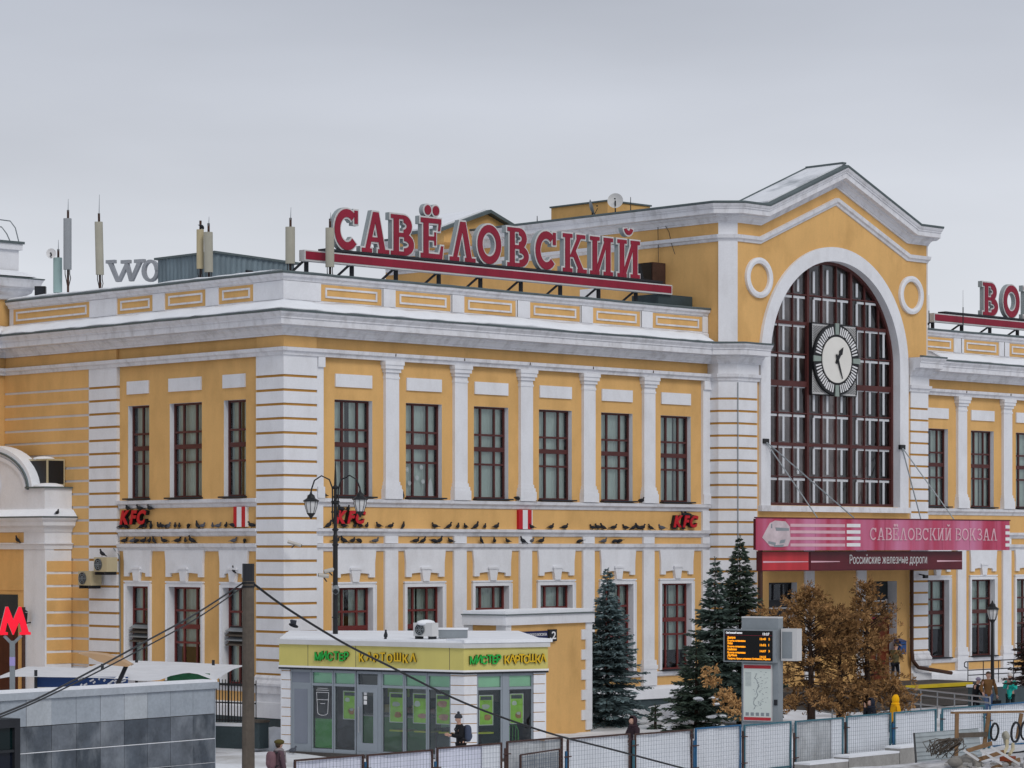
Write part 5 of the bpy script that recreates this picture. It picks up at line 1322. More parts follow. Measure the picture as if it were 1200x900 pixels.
def kwin(A, U, N, u0, u1, kind, poster=None, low=False):
    f = 0.045
    m_ = MB()
    kbox(m_, A, U, N, u0, u0 + f, -0.14, -0.04, 0.02, 2.66); kbox(m_, A, U, N, u1 - f, u1, -0.14, -0.04, 0.02, 2.66)
    kbox(m_, A, U, N, u0 + f, u1 - f, -0.138, -0.042, ZT - 0.04, ZT + 0.04); kbox(m_, A, U, N, u0 + f, u1 - f, -0.138, -0.042, 2.58, 2.66); kbox(m_, A, U, N, u0 + f, u1 - f, -0.138, -0.042, 0.02, ZB + 0.02)
    w = m_.build('shop_window', M['alu'], kio, solid=True)
    def glass(z0, z1):
        g = MB(); pts = [A + U * (u0 + f) + N * -0.09, A + U * (u1 - f) + N * -0.09]
        g.add([(pts[0].x, pts[0].y, z0), (pts[1].x, pts[1].y, z0), (pts[1].x, pts[1].y, z1), (pts[0].x, pts[0].y, z1)], [(0, 1, 2, 3)]); g.build('pane', M['glass_shop'], w)
    if kind == 'door':
        d = MB(); kbox(d, A, U, N, u0 + f, u1 - f, -0.12, -0.05, ZB, ZT - 0.04); d.build('door_leaf', M['alu'], w, solid=True)
        d = MB(); kbox(d, A, U, N, u0 + f + 0.10, u1 - f - 0.10, -0.05, -0.035, ZB + 0.16, ZT - 0.16); d.build('door_panel', M['door_grey'], w, solid=True)
        d = MB(); kbox(d, A, U, N, u0 + f, u1 - f, -0.12, -0.06, ZT + 0.04, 2.58); d.build('top_panel', M['door_grey'], w, solid=True)
        return w
    glass(ZT + 0.04, 2.58); glass(ZB + 0.02, ZT - 0.04)
    if kind != 'glassdoor':
        b = MB(); kbox(b, A, U, N, u0 + f, u1 - f, -0.13, -0.115, ZT + 0.045, 2.575); b.build('blind', M['blind'], w, solid=True)
    else:
        d = MB()
        for (a_, b_, z0, z1) in ((u0 + f, u0 + f + 0.16, ZB, ZT - 0.04), (u1 - f - 0.16, u1 - f, ZB, ZT - 0.04)): kbox(d, A, U, N, a_, b_, -0.12, -0.03, z0, z1)
        kbox(d, A, U, N, u0 + f + 0.16, u1 - f - 0.16, -0.12, -0.03, ZB, ZB + 0.26); kbox(d, A, U, N, u0 + f + 0.16, u1 - f - 0.16, -0.12, -0.03, ZT - 0.2, ZT - 0.04)
        d.build('door_frame', M['alu'], w, solid=True)
        h = MB(); p = A + U * (u0 + f + 0.08) + N * 0.03; h.tube([p + Vector((0, 0, 0.75)), p + Vector((0, 0, 1.55))], 0.022, 6); h.build('handle', M['steel'], w)
        for q in range(3):
            s_ = MB(); kbox(s_, A, U, N, u0 + f + 0.20, u0 + f + 0.32, -0.088, -0.08, 1.62 + 0.15 * q, 1.74 + 0.15 * q); s_.build('sticker', M['white_paint'], w, solid=True)
    if poster:
        pu0, pu1, pz0, pz1, style = poster
        m2 = MB(); kbox(m2, A, U, N, pu0, pu1, -0.155, -0.145, pz0, pz1); po = m2.build('poster', M['poster'], w, solid=True)
        b = MB(); t = 0.025
        for (a_, b_, z0, z1) in ((pu0 - t, pu0, pz0 - t, pz1 + t), (pu1, pu1 + t, pz0 - t, pz1 + t)): kbox(b, A, U, N, a_, b_, -0.157, -0.14, z0, z1)
        kbox(b, A, U, N, pu0, pu1, -0.157, -0.14, pz0 - t, pz0); kbox(b, A, U, N, pu0, pu1, -0.157, -0.14, pz1, pz1 + t)
        b.build('poster_frame', M['white_paint'], w, solid=True)
        hh = pz1 - pz0; ww = pu1 - pu0
        def blob(cu, cz, ru, rz, mt, nn=0):
            q = MB(); pts = [(cu + ru * (1 + 0.15 * math.sin(3 * a + cu * 9)) * math.cos(a), cz + rz * (1 + 0.15 * math.cos(2 * a)) * math.sin(a)) for a in [2 * math.pi * k / 14 for k in range(14)]]
            e_ = -0.139 + 0.002 * nn
            q.prism(pts, lambda u, v: tuple(A + U * u + N * e_ + Vector((0, 0, v))), lambda u, v: tuple(A + U * u + N * -0.145 + Vector((0, 0, v)))); q.build('poster_print', mt, w, solid=True)
        h2 = MB(); kbox(h2, A, U, N, pu0 + 0.03, pu1 - 0.03, -0.145, -0.142, pz1 - 0.13, pz1 - 0.02); h2.build('poster_print', M['basement'], w, solid=True)
        if style == 0: blob(pu0 + ww * .32, pz0 + hh * .70, ww * .20, hh * .09, M['white_paint']); blob(pu0 + ww * .66, pz0 + hh * .28, ww * .24, hh * .14, M['food']); blob(pu0 + ww * .66, pz0 + hh * .34, ww * .16, hh * .06, M['sign_edge'], 1)
        if style == 1: blob(pu0 + ww * .45, pz0 + hh * .62, ww * .3, hh * .10, M['sign_edge']); blob(pu0 + ww * .60, pz0 + hh * .25, ww * .26, hh * .12, M['food'])
        if style == 2: blob(pu0 + ww * .28, pz0 + hh * .66, ww * .22, hh * .12, M['white_paint']); blob(pu0 + ww * .65, pz0 + hh * .24, ww * .30, hh * .10, M['pinkprint'])
        if style == 3: blob(pu0 + ww * .45, pz0 + hh * .68, ww * .36, hh * .13, M['pinkprint']); blob(pu0 + ww * .55, pz0 + hh * .22, ww * .36, hh * .13, M['pinkprint'])
    if low:
        g = MB(); kbox(g, A, U, N, u0 + f + 0.02, u1 - f - 0.02, -0.17, -0.15, ZB + 0.04, 1.12); g.build('green_panel', M['lime_green'], w, solid=True)
        c = MB(); uc = (u0 + u1) / 2 - 0.02
        for k in range(14):                          # white cup outline
            a0, a1 = math.pi * k / 14, math.pi * (k + 1) / 14
            c.beam(A + U * (uc - 0.20 * math.cos(a0)) + N * -0.10 + Vector((0, 0, 1.32 - 0.09 * math.sin(a0))), A + U * (uc - 0.20 * math.cos(a1)) + N * -0.10 + Vector((0, 0, 1.32 - 0.09 * math.sin(a1))), 0.03, 0.012)
        for sx_ in (-1, 1): c.beam(A + U * (uc + 0.20 * sx_) + N * -0.10 + Vector((0, 0, 1.32)), A + U * (uc + 0.24 * sx_) + N * -0.10 + Vector((0, 0, 1.95)), 0.03, 0.012)
        for zz, hw in ((1.95, 0.25), (2.02, 0.25), (2.08, 0.20), (1.72, 0.22), (1.60, 0.10)): c.beam(A + U * (uc - hw) + N * -0.10 + Vector((0, 0, zz)), A + U * (uc + hw) + N * -0.10 + Vector((0, 0, zz)), 0.03, 0.012)
        c.build('cup_drawing', M['white_paint'], w)
    return w
kwin(KA, U1, N1, t_(340), t_(363.5), 'door')
kwin(KA, U1, N1, t_(364), t_(389.5), 'win', None, True)
kwin(KA, U1, N1, t_(390), t_(416), 'win', (t_(399.5), t_(413.5), 1.15, 2.0, 0))
kwin(KA, U1, N1, t_(417), t_(443), 'glassdoor')
kwin(KA, U1, N1, t_(446), t_(472.5), 'win', (t_(454), t_(469), 1.12, 2.0, 1))
kwin(KA, U1, N1, t_(473), t_(499.5), 'win', (t_(481.5), t_(497), 1.12, 2.0, 2))
kwin(KA, U1, N1, t_(500), t_(527.5), 'win', (t_(508.5), t_(524), 1.12, 2.0, 3))
kwin(KB, U2, N2, r_(559.5), r_(589), 'win', (r_(564.5), r_(579.5), 1.10, 1.98, 1))
kwin(KB, U2, N2, r_(596), r_(625), 'win', (r_(600.5), r_(615), 1.12, 2.0, 0))
m_ = MB(); kbox(m_, KB, U2, N2, r_(589.2), r_(595.8), -0.15, -0.03, 0.02, 2.66); m_.build('mullion', M['alu'], kio, solid=True)
m_ = MB(); kbox(m_, KA, U1, N1, t_(443.2), t_(445.8), -0.15, -0.03, 0.02, 2.66); m_.build('mullion', M['alu'], kio, solid=True)
M['shop_in'] = mat('dim shop interior', (0.075, 0.13, 0.125), 0.8, 0.45, 1.2)
mb = MB()
for A, U, N, L in ((KA, U1, N1, L1), (KB, U2, N2, L2)): kbox(mb, A, U, N, 0.2, L - 0.2, -2.45, -2.4, 0.06, 2.66)
mb.build('back_wall', M['shop_in'], kio, solid=True)
def inside(nm, A, U, N, u0, u1, n0, n1, z0, z1, mt): m_ = MB(); kbox(m_, A, U, N, u0, u1, n0, n1, z0, z1); m_.build(nm, mt, kio, solid=True)
inside('counter', KA, U1, N1, 2.0, 4.6, -2.0, -1.6, 0.06, 1.15, M['lime_green']); inside('counter_top', KA, U1, N1, 1.95, 4.65, -2.05, -1.55, 1.152, 1.20, M['sign_edge'])
for q in range(4): inside('menu_board', KA, U1, N1, 1.5 + 1.0 * q, 2.35 + 1.0 * q, -2.38, -2.33, 1.75, 2.4, M['poster'] if q % 2 else M['sign_edge'])
for q in range(7): inside('shelf_goods', KA, U1, N1, 2.1 + 0.36 * q, 2.1 + 0.36 * q + 0.16 + 0.1 * (q % 2), -2.38, -2.2, 1.25, 1.42 + 0.08 * (q % 3), (M['pinkprint'], M['lime'], M['white_paint'])[q % 3])
inside('wall_tile_panel', KB, U2, N2, 0.3, 2.3, -2.38, -2.34, 0.9, 2.3, M['blind'])
M['lime_table'] = mat('lime table top', (0.55, 0.62, 0.03), 0.4, 0.05, 2)
M['green_chair'] = mat('green wire chair', (0.10, 0.42, 0.08), 0.5, 0.08, 2)
tn = 0
def table(c, w, rot, label):
    o = thing('cafe_table', label, 'table', (c.x, c.y, 0.06))
    MB().cbox((c.x, c.y, 0.83), w, 0.6, 0.05, rot).build('top', M['lime_table'], o); MB().tube([(c.x, c.y, 0.08), (c.x, c.y, 0.8)], 0.04, 8).build('leg', M['dark_metal'], o); MB().lathe([(0.25, 0), (0.25, 0.02), (0.05, 0.06)], (c.x, c.y, 0.06), 12).build('foot', M['dark_metal'], o)
rot1 = math.atan2(U1.y, U1.x); rot2 = math.atan2(U2.y, U2.x)
for px, nm in ((459, 'lime yellow cafe table behind the pane right of the glass door'), (488, 'lime yellow cafe table behind the second pane right of the glass door'), (517, 'lime yellow cafe table behind the pane beside the corner pier')):
    table(KA + U1 * t_(px) - N1 * 0.6, 0.62, rot1, nm)
table(KB + U2 * r_(572) - N2 * 0.6, 0.66, rot2, 'lime yellow cafe table behind the first pane right of the corner')
c = KB + U2 * r_(605) - N2 * 0.45
ch = thing('cafe_chair', 'green wire back chair behind the rightmost kiosk pane', 'chair', (c.x, c.y, 0.06))
cu = lambda u, v, z: tuple(c + U2 * u - N2 * v + Vector((0, 0, z)))
MB().cbox((c.x, c.y, 0.50), 0.42, 0.42, 0.04, rot2).build('seat', M['green_chair'], ch)
for u in (-0.18, 0.18):
    for v in (-0.18, 0.18): MB().tube([cu(u, v, 0.07), cu(u, v, 0.5)], 0.016, 5).build('leg', M['green_chair'], ch)
m_ = MB(); m_.tube([cu(-0.19, -0.18, 0.5), cu(-0.19, -0.20, 0.85), cu(-0.12, -0.2, 1.02), cu(0, -0.2, 1.06), cu(0.12, -0.2, 1.02), cu(0.19, -0.2, 0.85), cu(0.19, -0.18, 0.5)], 0.018, 5)
for u in (-0.1, 0, 0.1): m_.tube([cu(u, -0.18, 0.5), cu(u, -0.2, 1.03)], 0.012, 4)
m_.build('backrest', M['green_chair'], ch)
# fascia lettering
M['green_let'] = mat('green sign letters', (0.02, 0.42, 0.06), 0.4, 0.05, 2); M['yel_let'] = mat('yellow sign letters', (0.72, 0.46, 0.02), 0.4, 0.05, 2)
M['let_side'] = mat('dark letter side', '4a3a12', 0.6, 0.05, 2)  # letter sides coloured dark to stand for their shade
def kiosk_sign(A, U, N, a0, a1, b0, b1, H, label, ptf):
    sg = thing('fascia_sign', label, 'sign', tuple(A + U * a0 + N * 0.06 + Vector((0, 0, 3.0))))
    for txt, x0_, x1_, mt in (('МИСТЕР', a0, a1, M['green_let']), ('КАРТОШКА', b0, b1, M['yel_let'])):
        ws = []
        for c_ in txt: ws.append(text_mb(c_, H * 1.38, 0.05, bold=H * 0.05))
        tot = sum(w[2] for w in ws); gap = (x1_ - x0_ - tot * 0.92) / (len(txt) - 1); u = x0_
        for i, (c_, w) in enumerate(zip(txt, ws)):
            dz = (0.03 if i % 2 else -0.02) * H / 0.3
            m_ = MB(); put_text(m_, (w[0], w[1], w[2]), A + U * u + N * 0.085 + Vector((0, 0, 2.98 + dz)), U, N, fit=w[2] * 0.92); lt = m_.build('letter', M['let_side'], sg)
            m_ = MB(); t2 = text_mb(c_, H * 1.38, 0.012, bold=H * 0.035); put_text(m_, t2, A + U * (u + 0.008) + N * 0.12 + Vector((0, 0, 2.98 + dz)), U, N, fit=w[2] * 0.90); m_.build('letter_face', mt, lt)
            u += w[2] * 0.92 + gap
kiosk_sign(KA, U1, N1, t_(371), t_(411), t_(423), t_(490), 0.25, 'green and yellow letters on the long left fascia of the kiosk', t_)
kiosk_sign(KB, U2, N2, r_(548.5), r_(585.5), r_(589), r_(638.5), 0.235, 'green and yellow letters on the short right fascia of the kiosk', r_)
# equipment on the kiosk roof
def ac_unit(c, rot, w, d, h, label, legs=True, snow=False, mt=None, fan_side=1):
    o = thing('air_conditioner', label, 'air conditioner', tuple(c))
    B = Matrix.Rotation(rot, 3, 'Z'); C3 = Vector(c)
    MB().cbox(C3 + Vector((0, 0, h / 2)), w, d, h, rot).build('case', mt or M['ant_cream'], o)
    g = MB(); fcx = C3 + B @ Vector((-w * 0.14, -d / 2 - 0.006, h / 2))
    R_ = min(w, h) * 0.42; n = 18
    pts = [fcx + B @ Vector((math.cos(2 * math.pi * k / n) * R_, 0, math.sin(2 * math.pi * k / n) * R_)) for k in range(n)]
    p2 = [p + B @ Vector((0, -0.02, 0)) for p in pts]
    g.v = [tuple(p) for p in pts + p2]; g.f = [tuple(range(n, 2 * n))] + [(k, (k + 1) % n, n + (k + 1) % n, n + k) for k in range(n)]
    g.build('fan_grille', M['black'], o, solid=True)
    r2 = MB()
    for q in (0.35, 0.68, 0.98):
        ps = [fcx + B @ Vector((math.cos(2 * math.pi * k / n) * R_ * q, -0.03, math.sin(2 * math.pi * k / n) * R_ * q)) for k in range(n + 1)]; r2.tube(ps, 0.008, 4)
    for k in range(6):
        a = 2 * math.pi * k / 6; r2.tube([fcx + B @ Vector((0, -0.03, 0)), fcx + B @ Vector((math.cos(a) * R_, -0.03, math.sin(a) * R_))], 0.007, 4)
    r2.build('fan_guard', M['grey_metal'], o)
    if legs:
        for s_ in (-1, 1): MB().cbox(C3 + B @ Vector((s_ * w * 0.35, 0, -0.06)), 0.06, d * 1.1, 0.12, rot).build('bracket', M['dark_metal'], o)
    if snow: MB().sphere(C3 + Vector((0, 0, h)), w * 0.5, d * 0.55, 0.10, 12, 6).build('snow_cap', M['snow'], o, smooth=True)
    return o
k1 = P(499, 746, 87.8); ac_unit((k1.x, k1.y, 3.74), math.radians(-78), 0.72, 0.34, 0.42, 'snow capped air conditioner standing on the kiosk roof', snow=True, mt=M['sign_edge'])
k2 = P(531, 744, 88.5); o = thing('roof_box', 'flat grey vent box lying on the kiosk roof beside the air conditioner', 'vent box', (k2.x, k2.y, 3.65))
MB().cbox((k2.x, k2.y, 3.80), 0.9, 0.6, 0.26, math.radians(-45)).build('case', M['grey_metal'], o); MB().cbox((k2.x, k2.y, 3.955), 0.95, 0.65, 0.05, math.radians(-45)).build('snow_cap', M['snow'], o)
# wall air conditioners on the left rusticated pier
for px, py, lab in ((106.5, 686, 'lower of the two wall air conditioners at the left white pier'), (125, 670, 'upper of the two wall air conditioners at the left white pier')):
    p = onX(px, py, -0.5)
    ac_unit((p.x - 0.05, p.y, p.z), math.radians(-90), 0.82, 0.5, 0.55, lab, mt=M['ant_cream2'])

# ================================================================== annex at the left edge
AY, AX = 12.67, -1.40
an = thing('metro_hall_annex', 'low yellow and white annex with curved snowy gable at the left edge', 'building', (AX, AY, 0))
MB().box(AX, -0.16, AY, 24, -0.2, 6.45).build('wall', M['yellow'], an)
MB().box(AX - 0.02, AX + 0.4, AY - 0.03, 14.05, -0.2, 6.45).build('corner_pilaster', M['white'], an)
MB().box(AX - 0.03, AX, 14.06, 16.4, 4.85, 6.0).build('frieze_panel', M['yellow'], an)
ap_ = [(AX, 24), (AX, AY), (-0.16, AY)]
MB().sweep([(0, 6.44), (0.06, 6.45), (0.08, 6.6), (0.16, 6.66), (0, 6.70)], ap_).build('architrave', M['white'], an)
MB().box(AX - 0.01, AX + 0.3, AY - 0.01, 14.06, 6.7, 7.2).box(AX + 0.3, -0.16, AY - 0.01, AY + 0.3, 6.7, 7.2).build('frieze', M['white'], an)
MB().box(AX + 0.02, -0.16, AY + 0.3, 24, 6.45, 8.2).build('attic_core', M['yellow'], an)
MB().sweep([(0, 7.10), (0.05, 7.12), (0.10, 7.26), (0.26, 7.36), (0.28, 7.50), (0.38, 7.60), (0.40, 7.66), (0, 7.67)], ap_).build('cornice', M['white'], an)
MB().sweep([(0.2, 7.672), (0.42, 7.66), (0.43, 7.70), (0.2, 7.74), (0, 7.75)], ap_).build('cornice_edge', M['metal_edge'], an)
MB().sweep([(0.36, 7.72), (0.30, 7.80), (0.12, 7.98), (-0.2, 8.02), (-0.2, 7.7)], ap_).build('cornice_snow', M['snow'], an, smooth=True)
MB().box(AX - 0.03, -0.16, AY - 0.03, 13.75, 7.7, 8.80).build('attic_block', M['white'], an)
cyc, zc_, ry_, rz_ = 16.7, 8.75, 2.95, 1.55
arc = [(cyc - ry_ * math.cos(math.pi * k / 24), zc_ + rz_ * math.sin(math.pi * k / 24)) for k in range(25)]
MB().xprism([(13.75, 7.7)] + arc + [(19.65, 7.7)], AX, AX + 0.5).build('curved_gable', M['white'], an, solid=True)
def arcband(r0, r1, x0_, x1_, nm, mt):
    pts = [(cyc - (ry_ + r1) * math.cos(math.pi * k / 24), zc_ + (rz_ + r1) * math.sin(math.pi * k / 24)) for k in range(25)]
    pts += [(cyc - (ry_ + r0) * math.cos(math.pi * k / 24), zc_ + (rz_ + r0) * math.sin(math.pi * k / 24)) for k in range(24, -1, -1)]
    m_ = MB()
    for k in range(24):
        q = [pts[k], pts[k + 1], pts[49 - k - 1], pts[49 - k]]; m_.xprism(q, x0_, x1_)
    m_.build(nm, mt, an, solid=True)
arcband(-0.28, -0.12, AX - 0.06, AX, 'gable_moulding', M['white']); arcband(0.0, 0.06, AX - 0.10, AX + 0.7, 'gable_edge', M['metal_edge']); arcband(0.06, 0.24, AX - 0.02, AX + 0.6, 'gable_snow', M['snow'])
MB().box(AX - 0.12, -0.17, AY - 0.12, 13.85, 8.80, 8.86).build('block_cap', M['metal_edge'], an); MB().sphere((AX + 0.55, 13.2, 8.86), 0.62, 0.62, 0.16, 12, 6).build('block_snow', M['snow'], an, smooth=True)
m_ = MB(); nn = 24; vs = []; fs = []
for k in range(nn):
    a = 2 * math.pi * k / nn
    for r_2, x in ((0.76, AX), (0.76, AX - 0.08), (0.5, AX - 0.08), (0.5, AX)): vs.append((x, 16.45 + r_2 * math.cos(a), 8.95 + r_2 * math.sin(a)))
for k in range(nn):
    for j in range(3): fs.append((k * 4 + j, k * 4 + j + 1, ((k + 1) % nn) * 4 + j + 1, ((k + 1) % nn) * 4 + j))
m_.add(vs, fs).build('round_ornament', M['white'], an, solid=True)
MB().xprism([(16.45 + 0.52 * math.cos(2 * math.pi * k / 20), 8.95 + 0.52 * math.sin(2 * math.pi * k / 20)) for k in range(20)], AX - 0.02, AX).build('ornament_field', M['yellow'], an, solid=True)
M['door_dark'] = mat('dark brown door', '4a2620', 0.6, 0.15, 2, 0.2)
MB().box(AX - 0.04, AX, 14.47, 16.6, 0.0, 3.7).box(AX - 0.06, AX - 0.04, 14.7, 15.4, 0.4, 1.8).box(AX - 0.06, AX - 0.04, 14.7, 15.4, 2.0, 3.4).build('door', M['door_dark'], an)
MB().box(AX - 0.04, AX, 14.47, 16.6, 3.72, 4.68).build('door_transom', M['dark_room'], an)
GZ2 = [z for z in GZ if z < 6.2]
fy = None
for z in GZ2[:-1]:
    MB().box(AX + 0.06, -0.17, AY - 0.035, AY - 0.001, z - 0.46, z - 0.045).build('yellow_block', M['yellow'], an)
MB().box(AX + 0.05, -0.17, AY - 0.012, AY, 1.0, 6.4).build('joint_backing', M['white'], an)
bx0 = onX(33, 540, -0.9); bx1 = onX(58, 540, -0.9)
cu = thing('cooling_unit', 'big beige cooling unit with dark grilles on the yellow wall above the annex', 'air conditioner', (-0.6, bx1.y, 8.85))
MB().box(-1.0, -0.18, bx1.y, bx0.y + 0.3, 8.9, 9.95).build('case', M['ant_cream2'], cu)
MB().box(-1.015, -1.0, bx1.y + 0.08, bx0.y + 0.02, 8.98, 9.88).build('front_grille', M['black'], cu); MB().box(-0.95, -0.25, bx1.y - 0.015, bx1.y, 8.98, 9.88).build('end_grille', M['black'], cu); MB().box(-1.02, -1.0, bx0.y + 0.1, bx0.y + 0.28, 8.98, 9.88).build('side_grille', M['black'], cu)
MB().sphere((-0.6, (bx0.y + bx1.y) / 2 + 0.1, 9.95), 0.42, 0.5, 0.12, 10, 6).build('snow_cap', M['snow'], cu, smooth=True)
lw = onX(30, 722, AX - 0.25); wl = thing('wall_lantern', 'black iron wall lantern beside the red metro letter', 'lamp', (AX, lw.y, lw.z))
MB().lathe([(0.04, 0.45), (0.16, 0.36), (0.05, 0.40)], (AX - 0.3, lw.y, lw.z - 0.2), 6).lathe([(0.10, -0.1), (0.14, 0.33)], (AX - 0.3, lw.y, lw.z - 0.2), 6).build('lantern', M['black'], wl); MB().beam((AX, lw.y, lw.z - 0.25), (AX - 0.3, lw.y, lw.z - 0.28), 0.05, 0.05).build('arm', M['black'], wl)
dpp = onX(27.5, 760, AX - 0.08); MB().tube([(AX - 0.08, dpp.y, 0.2), (AX - 0.08, dpp.y, 4.2)], 0.07, 6).build('drain_pipe', M['rust'], label='brown drain pipe on the annex wall behind the metro letter', cat='pipe', org=(AX - 0.08, dpp.y, 0.2))

# ================================================================== metro wall of stone tiles
WA, WB = P(252, 798, 70.0), P(0, 812, 64.2); WA.z = WB.z = 0
MU = (WA - WB).normalized(); MN = Vector((MU.y, -MU.x, 0)); LW_ = 12.4
ML0 = WA - MU * LW_
mw = thing('metro_wall', 'grey stone clad metro stair wall in the left foreground', 'wall', tuple(ML0))
def mbox(m_, u0, u1, n0, n1, z0, z1):
    pts = [(u0, n0), (u1, n0), (u1, n1), (u0, n1)]; f = lambda z: (lambda u, v: tuple(ML0 + MU * u + MN * v + Vector((0, 0, z))))
    return m_.prism(pts, f(z0), f(z1))
M['t_light'] = [mat('light grey granite %s' % 'abc'[i], c, 0.55, 0.10, 1.6, 0.05, 0.08, 0.05) for i, c in enumerate(('a9b0b8', 'b1b7bd', '9fa7b0'))]
M['t_dark'] = [mat('dark slate %s' % 'abcd'[i], c, 0.45, 0.30, 2.2, 0.12, 0.10, 0.05, dirt='9aa0a7', dirt_amt=0.6, dscale=1.5) for i, c in enumerate(('565d66', '424951', '686e76', '4d545d'))]
mbox(MB(), 0, LW_, -0.45, -0.03, -0.2, 3.0).build('core', M['asph'], mw, solid=True)
mbox(MB(), -0.1, LW_ + 0.08, -0.5, 0.06, 3.0, 3.16).build('coping', M['t_light'][0], mw, solid=True)
mbox(MB(), -0.1, LW_ + 0.05, -0.48, 0.03, 3.162, 3.215).build('coping_snow', M['snow'], mw, solid=True)
rows = [(2.37, 2.995, 't_light'), (1.765, 2.362, 't_dark'), (1.165, 1.745, 't_dark'), (0.57, 1.155, 't_dark'), (-0.1, 0.56, 't_dark')]
for ri, (z0, z1, k) in enumerate(rows):
    u = LW_; i = 0
    while u > 0.3:
        w = 0.80
        jit = rnd.uniform(-0.006, 0.004)
        mt = M[k][rnd.randrange(len(M[k]))]
        mbox(MB(), max(0, u - w) + 0.006, u - 0.006, -0.03, jit, z0 + 0.006, z1 - 0.004).build('stone_tile', mt, mw, solid=True)
        u -= w; i += 1
mbox(MB(), 0, LW_, -0.02, -0.004, 1.746, 1.764).build('pale_joint', M['snow'], mw, solid=True); mbox(MB(), 0, LW_, -0.02, -0.004, 1.156, 1.164).build('pale_joint', M['snow'], mw, solid=True)
mbox(MB(), LW_ + 0.001, LW_ + 0.02, -0.45, 0.0, -0.1, 3.0).build('end_slab', M['t_light'][2], mw, solid=True)
# dark glazed door frame in front of the wall
mdp = hit(0, WA + MN * 0.5, MU); mdq = hit(22, WA + MN * 0.5, MU)
D0 = WA + MN * 0.5
md = thing('metro_door', 'dark metal framed glass door at the lower left corner', 'door', tuple(D0 + MU * mdq))
def dbox(m_, u0, u1, n0, n1, z0, z1):
    pts = [(u0, n0), (u1, n0), (u1, n1), (u0, n1)]; f = lambda z: (lambda u, v: tuple(D0 + MU * u + MN * v + Vector((0, 0, z))))
    return m_.prism(pts, f(z0), f(z1))
u1 = mdq; u0 = mdq - 2.2
m_ = MB(); dbox(m_, u1 - 0.17, u1, -0.48, 0.05, -0.1, 2.62); dbox(m_, u0, u1 - 0.171, -0.48, 0.05, 2.42, 2.62); dbox(m_, u0, u1 - 0.171, -0.1, 0.04, 1.86, 1.92); dbox(m_, u0, u1 - 0.171, -0.1, 0.04, -0.1, 0.1)
m_.build('frame', M['dark_metal'], md, solid=True)
dbox(MB(), u0, u1 - 0.171, -0.06, -0.03, 1.92, 2.42).build('top_glass', mat('dark green glass', '0c1d1f', 0.1, 0.05, 1), md, solid=True); dbox(MB(), u0, u1 - 0.171, -0.06, -0.03, 0.1, 1.86).build('lower_glass', mat('dark blue glass', '151a26', 0.12, 0.05, 1), md, solid=True)
# red metro letter on its post
MD = 71.0
ms = thing('metro_letter', 'glowing red metro letter on a grey post behind the stone wall', 'sign', tuple(G(16, MD)))
U3 = (Vector((RT[0], RT[1], 0)) * 0.97 + Vector((-FW[0], -FW[1], 0)) * -0.24).normalized(); N3 = Vector((U3.y, -U3.x, 0)); N3 = N3 if N3.dot(cam_dir) > 0 else -N3
o3 = P(16, 744, MD); k3 = MD / FOC
Mp = [(-2, 744), (-2, 741.5), (0, 741), (7, 711), (10, 711), (15.5, 726), (21.5, 711), (24.5, 711), (33, 740.5), (35.3, 741), (35.3, 744), (22.5, 744), (22.5, 741), (25, 740.5), (22.3, 729), (16, 744), (15, 744), (9, 729), (6.5, 740.5), (9.5, 741), (9.5, 744)]
f3 = lambda e_: (lambda u, v: tuple(o3 + U3 * ((u - 16) * k3 * 1.03) + Vector((0, 0, (744 - v) * k3)) + N3 * e_))
M['metro_red'] = mat('lit red plastic', (0.80, 0.008, 0.03), 0.35, 0.02, 1, emit=0.55)
lt = MB().prism(Mp, f3(0.0), f3(-0.20)).build('letter', M['sign_side'], ms, solid=True)
MB().prism(Mp, f3(0.025), f3(0.001)).build('lit_face', M['metro_red'], lt, solid=True)
pt = G(14.5, MD); m_ = MB(); m_.cbox((pt.x, pt.y, 2.05), 0.125, 0.125, 4.2, math.radians(-40)); m_.build('post', M['grey_metal'], ms)
zt = P(14.5, 755, MD).z
for px in (5, 25): MB().beam(Vector((pt.x, pt.y, zt)), P(px, 745, MD), 0.07, 0.07).build('fork_arm', M['grey_metal'], ms)
MB().cbox((pt.x, pt.y, P(14, 775, MD).z), 0.13, 0.13, 0.22, math.radians(-40)).build('lilac_panel', mat('lilac panel', 'a9a0d8', 0.4, 0.05, 2), ms)
# beige lamp shell on leaning dark arm
ld = 73.5; bl = thing('curved_lamp', 'beige curved lamp shade on a dark leaning arm above the stone wall', 'lamp', tuple(G(141, ld)))
LPp = [(94, 764), (106, 763.3), (125, 765.5), (143, 771), (155, 777.5), (152, 779.3), (132, 777.5), (116, 772.5), (104, 767)]
m_ = MB(); ns = 6
for s_ in range(ns):
    w0, w1 = -0.5 + s_ / ns, -0.5 + (s_ + 1) / ns
    sag = lambda w: 6 * (w * w)
    fa = lambda w: (lambda u, v: tuple(P(u, v + sag(w), ld) + Vector((FW[0], FW[1], 0)) * (w * 0.7)))
    m_.prism(LPp, fa(w0), fa(w1))
m_.build('shade', mat('beige lamp shell', 'c2a07c', 0.5, 0.06, 1.5), bl, smooth=False, solid=True)
MB().beam(P(149, 778, ld), P(138, 802, ld), 0.16, 0.10).build('arm', M['dark_metal'], bl); MB().tube([P(138, 802, ld), tuple(G(137, ld))], 0.09, 7).build('post', M['dark_metal'], bl)
